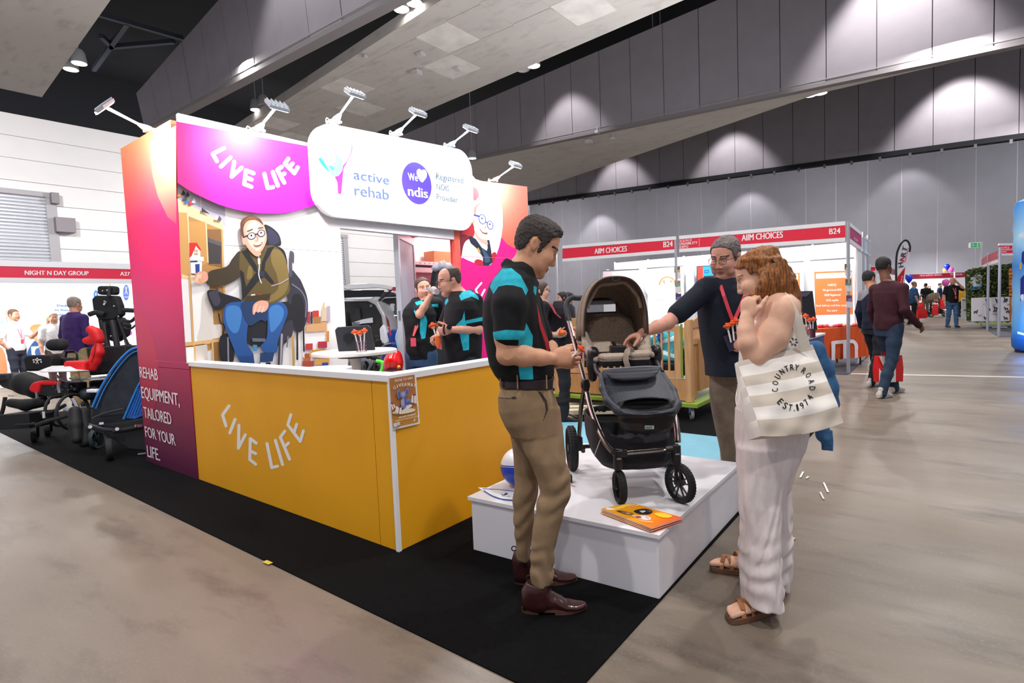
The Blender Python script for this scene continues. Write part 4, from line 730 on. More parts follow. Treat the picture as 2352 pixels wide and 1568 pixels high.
def man():
    D = 2.62; t = thing('person', 'man in black and teal polo, khaki trousers and brown boots holding a pen', 'person', gnd(1245, 1375))
    hc, hR, hs = pt(1230, 565, D), hrot(92, 27, 0), 1.06
    sh, el, wr = pt(1172, 700, 2.44), pt(1167, 812, 2.43), pt(1266, 823, 2.47)
    S = Sdf(*bound([hc+V(0, 0, .14), pt(1180, 880, D), pt(1100, 700, D)-V(0, .2, 0), pt(1340, 840, D)+V(0, .2, 0)], .05), .004)
    head(S, hc, hR, hs)
    S.chain([pt(1190, 650, D), pt(1199, 622, D), pt(1217, 590, D)], [.075, .062, .062], .03); S.cone(pt(1209, 622, D), pt(1237, 607, D), .04, .03, .03)
    S.loft([stn(1150, 1212, 650, D, .12), stn(1135, 1222, 720, D, .13), stn(1145, 1235, 820, D, .13), stn(1155, 1250, 890, D, .12)], k=.03)
    S.chain([sh, pt(1163, 775, 2.43), el], [.05, .05, .046], .02); S.chain([el, pt(1205, 818, 2.44), pt(1240, 821, 2.46), wr], [.0445, .045, .035, .028], .02)
    S.ell(el+V(-.012, 0, -.012), V(.035, .036, .034), None, .02)
    hand(S, wr, V(1, .12, .10), V(.0, 1, -.1), V(-.1, .15, 1), sc=.95, curls=((38, 52, 30), (45, 55, 30), (55, 55, 35), (65, 55, 35)), tdir=V(.95, .35, .35), tcurl=8)
    w2 = pt(1283, 832, 2.6); S.chain([pt(1262, 800, 2.78), pt(1262, 830, 2.72), w2], [.045, .04, .028], .02); hand(S, w2, V(.9, -.25, .1), V(0, -1, .2), V(0, .1, 1), sc=.9, curls=((45, 50, 30),)*4, tdir=V(.9, -.3, .3))
    sculpt('body', S, skinmat('#d39c7c', '#a0604e', '#2a1c16'), t, [lipmask(hc, hR, hs), browmask(hc, hR, hs, .005)])
    eyes(hc, hR, hs, t, look=-.3)
    hair('hair', hc, hR, mat('#2a1f1b', .6, noise=.6, nscale=60, bump=.9, bscale=130, stretch=(1, 1, 2.5)), t, hs, HR_SHORT, .0075, .004, rough=.003, fr=190, cap=[((-.005, 0, .103), (.075, .052, .03)), ((.045, 0, .098), (.045, .045, .022))])
    # polo
    S = Sdf(*bound([pt(1150, 595, D), pt(1100, 880, D)-V(0, .24, 0), pt(1285, 880, D)+V(0, .24, 0)], .05), .0058)
    S.loft([stn(1158, 1215, 606, D, .075), stn(1145, 1227, 622, D, .13), stn(1124, 1233, 650, D, .185), stn(1110, 1238, 690, D, .205), stn(1108, 1246, 730, D, .20), stn(1112, 1256, 770, D, .185), stn(1117, 1262, 800, D, .18), stn(1124, 1269, 832, D, .18), stn(1136, 1273, 856, D, .18), stn(1147, 1271, 869, D, .175)], k=.02, e=2.2)
    S.chain([pt(1176, 652, 2.52), pt(1171, 700, 2.44), pt(1169, 766, 2.425)], [.075, .07, .0675], .025); S.cutp(pt(1169, 768, 2.43), (0, 0, -1)) if 0 else None
    S.chain([pt(1190, 655, 2.76), pt(1215, 705, 2.8), pt(1240, 775, 2.8)], [.075, .07, .066], .025)
    e1 = pt(1229, 655, D)-pt(1161, 603, D); cc = (pt(1229, 655, D)+pt(1161, 603, D))/2; L1 = np.linalg.norm(e1)/2; e1 /= 2*L1; up_ = np.cross(e1, V(0, 1, 0)); up_ = up_ if up_[2] > 0 else -up_
    ring = [cc+e1*L1*1.0*math.cos(a)+V(0, 1, 0)*.078*math.sin(a) for a in [2*math.pi*i/18 for i in range(19)]]
    for g in (.008, -.012): S.chain([q+up_*g for q in ring], [.0125]*19, .01)
    S.cone(cc-up_*.02, cc+up_*.16, .052, .075, .01, 's')
    for lo, hi, am, n, fr, ph in ((pt(1100, 700, D-.25), pt(1220, 860, D+.1), .0035, (1, .3, .8), 55, 0), (pt(1130, 660, D-.3), pt(1210, 790, D-.02), .003, (.6, 0, 1), 75, 1), (pt(1190, 780, D-.25), pt(1280, 875, D+.2), .0045, (.8, .2, -.9), 60, 2)): S.fold(lo, hi, am, n, fr, 1.8, ph)
    c5 = cr((1080, 480), 3.0156); sk = S
    teal = anyof(pmask(c5([(222, 412), (285, 408), (350, 460), (402, 560), (385, 598), (360, 545), (300, 528), (250, 525), (195, 537), (160, 588), (135, 535), (165, 480)]), D, -9, 9), pmask(c5([(440, 530), (462, 540), (455, 600), (440, 575)]), D), pmask(c5([(388, 788), (434, 880), (427, 1000), (437, 1180), (345, 1180), (330, 1050), (338, 862), (376, 845)]), D), pmask(c5([(150, 852), (250, 836), (372, 842), (392, 846), (370, 905), (160, 905)]), D, -9, pt(1169, 766, 2.47)[1]))
    sculpt('polo_shirt', S, attrmat('polo_black_teal', ['#0e0f13', '#25adc2'], .8, .25, 200, .18, 30), t, [teal])
    # belt, trousers
    S = Sdf(*bound([pt(1140, 855, D)-V(0, .2, 0), pt(1280, 895, D)+V(0, .2, 0)], .04), .005); S.loft([stn(1147, 1271, 864, D, .168), stn(1147, 1269, 889, D, .168)], k=.005); sculpt('belt', S, mat('#24161a', .45, bump=.1), t)
    Dn, Df = 2.535, 2.72
    S = Sdf(*bound([pt(1140, 880, D)-V(0, .2, 0), pt(1150, 1345, Dn), pt(1320, 1345, Df)+V(0, .1, 0)], .06), .0058)
    S.loft([stn(1149, 1267, 880, D, .16), stn(1142, 1268, 900, D, .168), stn(1144, 1279, 930, D, .172), stn(1156, 1286, 962, D, .165), stn(1172, 1291, 990, D, .15)], k=.03)
    S.loft([stn(1165, 1284, 940, 2.57, .095), stn(1190, 1294, 1000, 2.56, .095), stn(1215, 1300, 1059, Dn, .085), stn(1234, 1312, 1100, Dn, .076), stn(1238, 1311, 1135, Dn, .073), stn(1231, 1299, 1167, Dn, .068), stn(1223, 1285, 1215, Dn, .062), stn(1219, 1274, 1263, Dn, .056), stn(1217, 1272, 1305, Dn, .054), stn(1222, 1270, 1341, Dn, .055)], k=.02, e=2.1)
    S.loft([stn(1160, 1260, 950, 2.68, .09), stn(1173, 1255, 1000, 2.69, .09), stn(1180, 1245, 1045, 2.7, .08), stn(1182, 1240, 1085, Df, .072), stn(1180, 1236, 1120, Df, .068), stn(1178, 1232, 1151, Df, .064), stn(1180, 1224, 1199, Df, .058), stn(1184, 1219, 1247, Df+.02, .054), stn(1187, 1218, 1280, Df+.03, .05)], k=.012, e=2.1)
    for lo, hi, am, n, fr, ph in ((pt(1200, 1040, 2.4), pt(1320, 1180, 2.66), .0075, (.55, .2, 1), 58, 0), (pt(1195, 1260, 2.4), pt(1290, 1345, 2.7), .006, (.35, .4, 1), 78, 1), (pt(1160, 1020, 2.6), pt(1250, 1290, 2.9), .0065, (-.4, .3, 1), 54, 2), (pt(1130, 900, 2.4), pt(1300, 1040, 2.8), .004, (1, .2, .6), 48, 1.3)): S.fold(lo, hi, am, n, fr, 2.8, ph)
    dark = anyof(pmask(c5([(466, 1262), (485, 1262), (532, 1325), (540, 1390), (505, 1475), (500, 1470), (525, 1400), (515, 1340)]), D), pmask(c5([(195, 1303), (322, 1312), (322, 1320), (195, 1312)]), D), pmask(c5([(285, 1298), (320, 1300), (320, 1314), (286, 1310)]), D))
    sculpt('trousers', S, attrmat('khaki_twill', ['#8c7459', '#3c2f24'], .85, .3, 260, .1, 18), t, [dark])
    for x in (1149, 1188, 1255):
        mb = MB(); a_, b_ = at(x, 861, D-.175 if x > 1150 else D-.1), at(x+1, 893, D-.178 if x > 1150 else D-.1); mb.bar(a_, b_, .012, .006, up=RT); mb.build('belt_loop', mat('#8a7256', .85), t, .001)
    # boots
    for nm, cx, D_, xs, sh_ in (('near', 1270, 2.535, [(1198, 1356, .031), (1206, 1348, .036), (1222, 1345, .037), (1243, 1347, .038), (1262, 1358, .038), (1282, 1371, .043), (1302, 1382, .046), (1322, 1389, .040), (1338, 1393, .027), (1346, 1398, .012)], (1240, 1330, 1231, 1372)), ('far', 1250, 2.80, [(1182, 1296, .031), (1190, 1290, .036), (1205, 1288, .037), (1224, 1290, .038), (1245, 1299, .038), (1265, 1308, .043), (1285, 1317, .045), (1302, 1322, .038), (1316, 1326, .027), (1323, 1330, .012)], (1203, 1262, 1200, 1305))):
        k = 2.535/D_; yb = {'near': 1404, 'far': 1340}[nm]; z0 = .008; st = []
        for x, y, d in xs:
            p = pt(x, y, D_); zt = max(p[2]-.0, .035); st.append((V(p[0], p[1], (zt+z0)/2+.006), (zt-z0)/2, d))
        S = Sdf(*bound([st[0][0]-V(.05, .08, .08), st[-1][0]+V(.05, .08, .3)], .02), .0045)
        S.loft([(c_, w_, d_) for c_, w_, d_ in st], (0, 0, 1), .012, 2.4, (1, 0, 0)); a_, b_ = pt(sh_[0], sh_[1], D_), pt(sh_[2], sh_[3], D_); S.chain([a_, (a_+b_)/2, b_+V(.012, 0, -.015)], [.047, .046, .05], .03); S.cutz(a_[2]-.01); S.cutz(.016, False)
        S.fold(st[4][0]-.06, st[5][0]+.06, .003, (1, 0, .4), 130, 1); sx = pt(sh_[0]+4, 0, D_)[0]
        el_ = lambda v, sx=sx, zt=a_[2]: .022-np.hypot(v[:, 0]-sx, np.maximum(.075-v[:, 2], 0)*1.0)-np.maximum(.075-v[:, 2], 0)*.2
        o = sculpt('boot', S, attrmat('boot_leather_'+nm, ['#3a1c1c', '#1c1012'], .28, .1, 60, .3, 12, coat=.4), t, [el_])
        xs_ = np.array([s_[0][0] for s_ in st]); ws = np.array([s_[2] for s_ in st])*1.08; yc = st[0][0][1]; n_ = 24; out = []
        for k_ in range(n_): a = 2*math.pi*k_/n_; x = xs_.mean()+math.cos(a)*(xs_[-1]-xs_[0])*.515; out.append((x, yc+math.copysign(abs(math.sin(a))**.7, math.sin(a))*np.interp(x, xs_, ws)+(0), 0))
        mb = MB(); mb.prism([V(p) @ BAS+V(0, 0, .018) for p in out], (0, 0, .008)); hx = xs_[0]+.085; mb.prism([V(p) @ BAS+V(0, 0, .0065) for p in out if p[0] < hx], (0, 0, .012)); mb.prism([V(p) @ BAS+V(0, 0, .0065) for p in out if p[0] > hx+.045], (0, 0, .012)); mb.build('sole', mat('#5a3a30', .5), t)
        mb = MB(); q = a_+V(-.045, 0, .0); mb.torus((q+V(-.004, 0, .008)) @ BAS, F0, .012, .003, 12, 5); mb.build('pull_tab', mat('#1c1212'), t)
    ribbon([at(1216, 655, D-.1), at(1230, 700, D-.12), at(1240, 740, D-.13), at(1256, 785, D-.12), at(1259, 815, D-.1)], .016, .002).build('lanyard', mat('#c8323c', .6), t)
    mb = MB(); q = at(1259, 820, D-.1); mb.cyl(q, q-V(0, 0, .035), .006, 8); mb.build('clip', m_metal, t)
    return t
man()
hp = at(1309, 826, 2.5); pen(at(1300, 832, 2.48), at(1331, 803, 2.47), None, 'orange haired pen in the hand of the khaki trousered man', 'pen', 'orange haired novelty pens')
def woman():
    D = 2.45; t = thing('person', 'red haired woman in floral top and white linen trousers with striped tote', 'person', gnd(1750, 1375))
    hc, hR, hs = pt(1746, 632, D), hrot(-111, 18, 4), .97
    SKC = '#e0b096'
    S = Sdf(*bound([hc+V(0, 0, .14), pt(1690, 880, D)-V(0, .2, 0), pt(1690, 1440, 2.42), pt(1850, 1300, 2.9), pt(1850, 700, D)+V(0, .2, 0)], .06), .0044)
    head(S, hc, hR, hs, female=True)
    S.chain([pt(1778, 715, D), pt(1765, 690, D), pt(1752, 650, D)], [.07, .055, .052], .03)
    S.loft([stn(1745, 1822, 697, 2.5, .13), stn(1728, 1820, 740, 2.5, .15), stn(1725, 1815, 800, 2.5, .13), stn(1722, 1825, 900, 2.5, .13), stn(1715, 1828, 960, 2.5, .13)], k=.04)
    sh, el, wr = pt(1789, 717, 2.36), pt(1734, 816, 2.32), pt(1715, 730, 2.33)
    S.chain([pt(1793, 706, 2.41), sh, pt(1770, 772, 2.34), el], [.07, .0735, .066, .050], .03); S.chain([el, pt(1717, 788, 2.31), pt(1713, 760, 2.32), wr], [.046, .041, .035, .028], .007)
    hand(S, wr, V(.16, .1, 1), V(.9, .5, -.1), V(.35, -.5, .5), sc=.9, curls=((55, 80, 45), (60, 80, 45), (65, 80, 45), (70, 80, 45)), tdir=V(.75, -.2, .7), tcurl=30)
    f1, f2 = loc(gnd(1768, 1404)), loc(gnd(1700, 1420)); f1[2] = f2[2] = 0
    for (h_, to, kn) in ((f1, f2, pt(1745, 1150, 2.45)), (loc(gnd(1742, 1322)), loc(gnd(1679, 1312)), pt(1760, 1120, 2.62))):
        h_ = V(h_[0], h_[1], 0); to = V(to[0], to[1], 0); d = (to-h_)/np.linalg.norm(to-h_); s_ = np.cross(V(0, 0, 1), d); tip = h_+d*.185
        S.chain([pt(1760, 960, 2.5), kn, h_+V(0, 0, .10)+d*.02], [.09, .055, .038], .02); S.cone(h_+V(0, 0, .058), h_+d*.14+V(0, 0, .05), .032, .03, .03); S.ell(h_+d*.14+V(0, 0, .047), V(.05, .042, .016), np.array([d, s_, V(0, 0, 1)]).T, .02)
        for i, (o_, l_, r_) in enumerate(((.028, .032, .0125), (.010, .03, .0095), (-.004, .025, .009), (-.017, .018, .0085), (-.029, .008, .008))): S.chain([tip+s_*o_*(1 if h_ is f1 else 1)-d*.02+V(0, 0, .045), tip+s_*o_+d*l_+V(0, 0, .04)], [r_, r_*1.05], .004)
        sole = [h_-d*.04+s_*.02, h_-d*.05, h_-d*.04-s_*.025, h_+d*.05-s_*.035, h_+d*.14-s_*.046, h_+d*.205-s_*.034, h_+d*.228+s_*.01, h_+d*.215+s_*.038, h_+d*.14+s_*.045, h_+d*.05+s_*.034]
        mb = MB(); q = [tuple(p) for p in spline(sole, 3, True)]; mb.prism([V(p) @ BAS+V(0, 0, .0005) for p in q], (0, 0, .027)); mb.build('sandal_sole', mat('#6a4a34', .7), t, .004)
        for a_, b_ in ((.17, .145), (.12, .165), (.075, .115), (.045, .06)):
            arc = [h_+d*(a_+(b_-a_)*u)+s_*(.043-.088*u)+V(0, 0, .026+.056*math.sin(math.pi*u)**.5+(.026 if a_ < .1 else 0)) for u in [i/8 for i in range(9)]]
            mb = ribbon([p @ BAS for p in arc], .02, .004, (0, 0, 1)); mb.build('sandal_strap', mat('#9a6236', .6), t)
    sculpt('body', S, skinmat(SKC, '#b8685c', '#8a5230'), t, [lipmask(hc, hR, hs), browmask(hc, hR, hs, .003)])
    eyes(hc, hR, hs, t, '#5a7080')
    # hair: swept back cap and long loose strands
    rnd = random.Random(3)
    def strands(S, H):
        for i in range(64):
            u = i/63; side = rnd.uniform(-1, 1); x0 = -.02-.07*rnd.random(); a = H(x0, .072*side*math.sqrt(max(0, 1-((x0+.01)/.11)**2)), .06-.07*rnd.random())
            tip = pt(rnd.uniform(1752, 1838), 0, 0) if 0 else None
            px = 1790+50*rnd.random(); py = 690+(px-1790)*1.05+rnd.uniform(-22, 10); e_ = pt(px, py, 2.40+.12*rnd.random()); m_ = pt(1790+(px-1790)*.55+6, 642+rnd.uniform(-10, 14), 2.42+.1*rnd.random()); r0 = rnd.uniform(.012, .018)
            S.chain([tuple(p) for p in spline([a, m_, e_], 3)], [r0, r0, r0, r0*.95, r0*.9, r0*.7, .004], .006)
        for i in range(34):
            u = i/33; a = H(-.018-.085*u, .074-.02*u, .04-.05*rnd.random()); e_ = pt(1728+80*u+rnd.uniform(-6, 6), 688+12*u+rnd.uniform(-6, 8), 2.345+.06*u); m_ = (a+e_)/2+V(.004, -.018, .01); S.chain([tuple(p) for p in spline([a, m_, e_], 3)], [.013, .0135, .0135, .013, .012, .010, .005], .006)
        for i in range(5): a = H(.012-.006*i, .076, .03); S.chain([a, H(.0-.004*i, .088, -.02), H(-.004, .086, -.055), pt(1718+8*i, 680+3*i, 2.355)], [.007, .008, .008, .004], .005)
        for i in range(7): a = pt(1790, 618+10*rnd.random(), 2.45); S.chain([a, pt(1806+8*rnd.random(), 628+6*i, 2.45), pt(1812+14*rnd.random(), 632+9*i, 2.45)], [.014, .009, .002], .005)
        for i in range(5): a = H(.05-.02*i, .06, .085-.01*i); S.chain([a, H(-.02, .083, .06-.006*i), H(-.09, .055, .035)], [.010, .012, .008], .006)
    hm = attrmat('red_hair', ['#8a562b'], .5, .8, 120, .7, 70, stretch=(1.5, 1.5, .22))
    HRW = [(.094, .075), (.078, .055), (.050, .045), (.040, .012), (.018, .012), (-.012, .04), (-.03, .03), (-.03, -.05), (-.05, -.12), (-.14, -.12), (-.14, .17), (.10, .17)]
    hair('hair', hc, hR, hm, t, hs, HRW, .008, .0042, rough=.0016, fr=230, extra=strands, cap=[((-.035, 0, .082), (.07, .06, .034))])
    mb = MB(); mb.tube(spline([at(1771, 596, 2.36), at(1783, 606, 2.36), at(1792, 611, 2.38)], 4), .004, 6); mb.build('hair_clip', mat('#2a1c14', .4), t)
    # floral top
    S = Sdf(*bound([pt(1690, 690, 2.5)-V(0, .2, 0), pt(1850, 960, 2.5)+V(0, .2, 0)], .05), .0055)
    S.loft([stn(1775, 1826, 706, 2.5, .10), stn(1722, 1829, 745, 2.5, .155), stn(1708, 1832, 795, 2.5, .155), stn(1704, 1836, 860, 2.5, .15), stn(1700, 1842, 940, 2.5, .155), stn(1699, 1843, 965, 2.5, .155)], k=.03)
    S.chain([pt(1776, 690, 2.44), pt(1792, 696, 2.46), pt(1818, 730, 2.47), pt(1826, 770, 2.47)], [.012, .014, .02, .03], .02)
    fm = attrmat('floral_cloth', ['#e9e4e0', '#232120'], .85, .2, 200, .05); rnd2 = random.Random(5); fl_ = []
    for i in range(26):
        x0, y0 = rnd2.uniform(1700, 1838), rnd2.uniform(715, 950)
        for k in range(6): a = k*1.05+rnd2.random()*.4; dx, dy = math.cos(a), math.sin(a); fl_.append([(x0+dx*3, y0+dy*3), (x0+dx*7-dy*2.6, y0+dy*7+dx*2.6), (x0+dx*13, y0+dy*13), (x0+dx*7+dy*2.6, y0+dy*7-dx*2.6)])
    def petals(v):
        x, y = pxof(v); d = np.full(x.shape, -9.)
        for P in fl_:
            m = (np.abs(x-P[0][0]) < 18) & (np.abs(y-P[0][1]) < 18)
            if m.any(): d[m] = np.maximum(d[m], polysd(x[m], y[m], P))
        return d*.0019
    sculpt('floral_top', S, fm, t, [petals])
    # wide linen trousers
    S = Sdf(*bound([pt(1690, 940, 2.4)-V(0, .15, 0), pt(1690, 1395, 2.42), pt(1850, 1345, 2.75)], .06), .0058)
    S.loft([stn(1698, 1846, 945, 2.5, .165), stn(1697, 1842, 990, 2.5, .17), stn(1698, 1833, 1020, 2.5, .17), stn(1701, 1811, 1070, 2.49, .15), stn(1706, 1806, 1110, 2.5, .12), stn(1725, 1785, 1150, 2.52, .06)], k=.03)
    S.loft([stn(1698, 1825, 1030, 2.44, .11), stn(1699, 1803, 1085, 2.44, .105), stn(1700, 1797, 1120, 2.43, .10), stn(1702, 1791, 1160, 2.42, .10), stn(1706, 1785, 1205, 2.42, .10), stn(1704, 1785, 1266, 2.42, .105), stn(1704, 1787, 1312, 2.42, .11), stn(1708, 1790, 1352, 2.42, .115), stn(1712, 1789, 1384, 2.42, .115)], k=.03, e=2.1)
    S.loft([stn(1708, 1826, 1030, 2.60, .10), stn(1710, 1812, 1090, 2.62, .10), stn(1712, 1813, 1140, 2.64, .10), stn(1714, 1814, 1220, 2.66, .11), stn(1710, 1815, 1270, 2.67, .115), stn(1706, 1810, 1315, 2.68, .12), stn(1706, 1807, 1336, 2.68, .12)], k=.015, e=2.1)
    for lo, hi, am, n, fr, ph in ((pt(1690, 1020, 2.3), pt(1830, 1240, 2.75), .005, (1, .4, .35), 60, 0), (pt(1690, 1230, 2.2), pt(1820, 1390, 2.9), .007, (.5, .4, 1), 70, 1), (pt(1690, 1100, 2.2), pt(1800, 1330, 2.6), .004, (1, -.3, -.2), 105, 2)): S.fold(lo, hi, am, n, fr, 2.2, ph)
    sculpt('linen_trousers', S, attrmat('white_linen', ['#ddd2d0'], .9, .35, 150, .09, 40, stretch=(1, 1, .25)), t)
    return t
def tote():
    t = thing('tote_bag', 'cream striped cotton tote bag reading COUNTRY ROAD on the woman\'s shoulder', 'bag', at(1810, 1000, 2.3)*V(1, 1, 1))
    TL, TR, BR, BL = at(1690, 833, 2.30), at(1862, 793, 2.36), at(1919, 976, 2.28), at(1733, 1006, 2.20)
    n = np.cross(TR-TL, BL-TL); n /= np.linalg.norm(n); n = n if n@(O3-TL) > 0 else -n
    def sf(u, v, s_=1):
        p = (TL*(1-u)+TR*u)*(1-v)+(BL*(1-u)+BR*u)*v; b = (.022*math.sin(math.pi*u)**.7*(.3+.7*v)*math.sin(math.pi*min(1, v*.85+.1))+.0035*math.sin(17*u+9*v*v)+.003*math.sin(23*v-7*u+2)) if 0 < u < 1 else 0
        th = .012+.038*min(1, v*1.3)
        if s_ < 0: b = .3*b
        return p+n*(s_*(th)+s_*b)-V(0, 0, .02*math.sin(math.pi*u)*v*(1 if s_ > 0 else .4))
    N = 30; m1, m2 = mat('#efe9e2', .9, bump=.15, bscale=300), mat('#cfc3b4', .9, bump=.15, bscale=300); bands = (.075, .225, .345, .485, .64, .80, 9)
    mb = MB()
    for s_ in (1, -1):
        vs = [sf(i/N, j/N*1., s_) for j in range(N*2+1) for i in range(N+1)] if 0 else [sf(i/N, j/(N*2), s_) for j in range(N*2+1) for i in range(N+1)]
        b0 = len(mb.v); mb.v += [tuple(p) for p in vs]
        for j in range(N*2):
            v = (j+.5)/(N*2); k = next(i for i, b in enumerate(bands) if v < b)
            for i in range(N): a = b0+j*(N+1)+i; mb.f.append([a, a+1, a+N+2, a+N+1]); mb.m.append(1 if k % 2 == 0 else 0); mb.sm.append(True)
    M = (N*2+1)*(N+1); mb.mi = 1
    for j in range(N*2):
        for c_ in (0, N): a = j*(N+1)+c_; mb.f.append([a, a+N+1, a+N+1+M, a+M]); mb.m.append(0); mb.sm.append(True)
    for i in range(N): a = N*2*(N+1)+i; mb.f.append([a, a+1, a+1+M, a+M]); mb.m.append(1); mb.sm.append(True)
    mb.build('bag_body', [m1, m2], t, crease=70)
    # lettering ring
    lt = MB(); C0 = (1822, 890); 
    def inv(px, py):
        u, v = .6, .5
        for _ in range(12):
            def pr(p): q = p-O3; d = q@FW; return V(1176+FOC*(q@RT)/d, 784-FOC*(q@UP)/d)
            p0 = pr(sf(u, v)); J = np.array([(pr(sf(u+1e-3, v))-p0)/1e-3, (pr(sf(u, v+1e-3))-p0)/1e-3]).T; du = np.linalg.solve(J, V(px, py)-p0); u, v = np.clip(u+du[0], .02, .98), np.clip(v+du[1], .02, .98)
        return u, v
    def put(ch, ang, flip, wd):
        a = math.radians(ang); ca, sa = math.cos(a), math.sin(a); rx, ry = (36, 40)
        rad = V(ca, -sa); tan = V(sa, ca)
        c_ = V(C0[0]+rx*ca, C0[1]-ry*sa); h_ = 13.5 if not flip else 14.5
        if flip: base = c_+rad*h_*.95; top = -rad*(h_ if ch != '.' else 2.5); tn = -tan
        else: base = c_; top = rad*h_; tn = tan
        p0, p1, p2 = base-tn*wd/2, base+tn*wd/2, base-tn*wd/2+top; P = [sf(*inv(*q)) for q in (p0, p1, p2)]
        text3(lt, ch, P[0], P[1], P[2], .012, .0025)
    for ch, an, wd in zip('COUNTRY', (187, 167, 148, 129, 112, 95, 80), (7, 8, 8, 8, 8, 8, 9)): put(ch, an, False, wd)
    for ch, an, wd in zip('ROAD', (56, 37, 17, -2), (8, 8, 8, 8)): put(ch, an, False, wd)
    for ch, an, wd in zip('EST.1974', (224, 243, 260, 272, 282, 297, 313, 331), (8, 8, 8, 2, 4, 7, 7, 8)): put(ch, an, True, wd)
    lt.build('printed_lettering', mat('#16151a', .8), t)
    ms = mat('#e6dfd2', .9, bump=.3, bscale=250)
    ribbon(spline([at(1850, 800, 2.31), at(1840, 768, 2.30), at(1826, 728, 2.29), at(1810, 698, 2.30), at(1800, 684, 2.33), at(1795, 678, 2.37)], 5), .042, .004, O3-at(1825, 740, 2.3)).build('strap', ms, t)
    ribbon(spline([at(1795, 678, 2.37), at(1806, 688, 2.43), at(1828, 735, 2.52), at(1850, 800, 2.44)], 5), .042, .004, O3-at(1825, 740, 2.3)).build('strap', ms, t)
    ribbon(spline([at(1755, 822, 2.36), at(1765, 790, 2.44), at(1784, 720, 2.44), at(1797, 684, 2.45)], 5), .036, .004).build('strap', ms, t)
    mb = MB(); mb.tube(spline([at(1694, 890, 2.3), at(1690, 915, 2.27), at(1693, 932, 2.26), at(1698, 915, 2.26), at(1697, 895, 2.27)], 4), .002, 5); mb.build('drawstring', ms, t)
    j = thing('denim_jacket', 'blue denim jacket draped over the far side of striped tote bag', 'jacket', at(1895, 960, 2.45))
    S = Sdf(*bound([pt(1850, 780, 2.42), pt(1930, 1040, 2.50)], .06), .005); w_ = lambda x, y: pt(x, y, 2.455)
    S.chain([w_(1848, 800), w_(1872, 803), w_(1890, 840), w_(1902, 890), w_(1908, 930), w_(1911, 950)], [.022, .034, .036, .034, .026, .016], .03); S.chain([w_(1880, 860), w_(1888, 930), w_(1890, 1000)], [.03, .03, .03], .02); S.loft([stn(1886, 1911, 985, 2.455, .03), stn(1886, 1911, 1010, 2.455, .02), stn(1887, 1910, 1034, 2.455, .014)], k=.008, e=3)
    S.fold(pt(1840, 780, 2.3), pt(1930, 1040, 2.6), .005, (1, 0, .3), 110, 1.5)
    sculpt('cloth', S, mat('#33608c', .85, noise=.25, nscale=40, bump=.4, bscale=250), j)
woman(); tote()
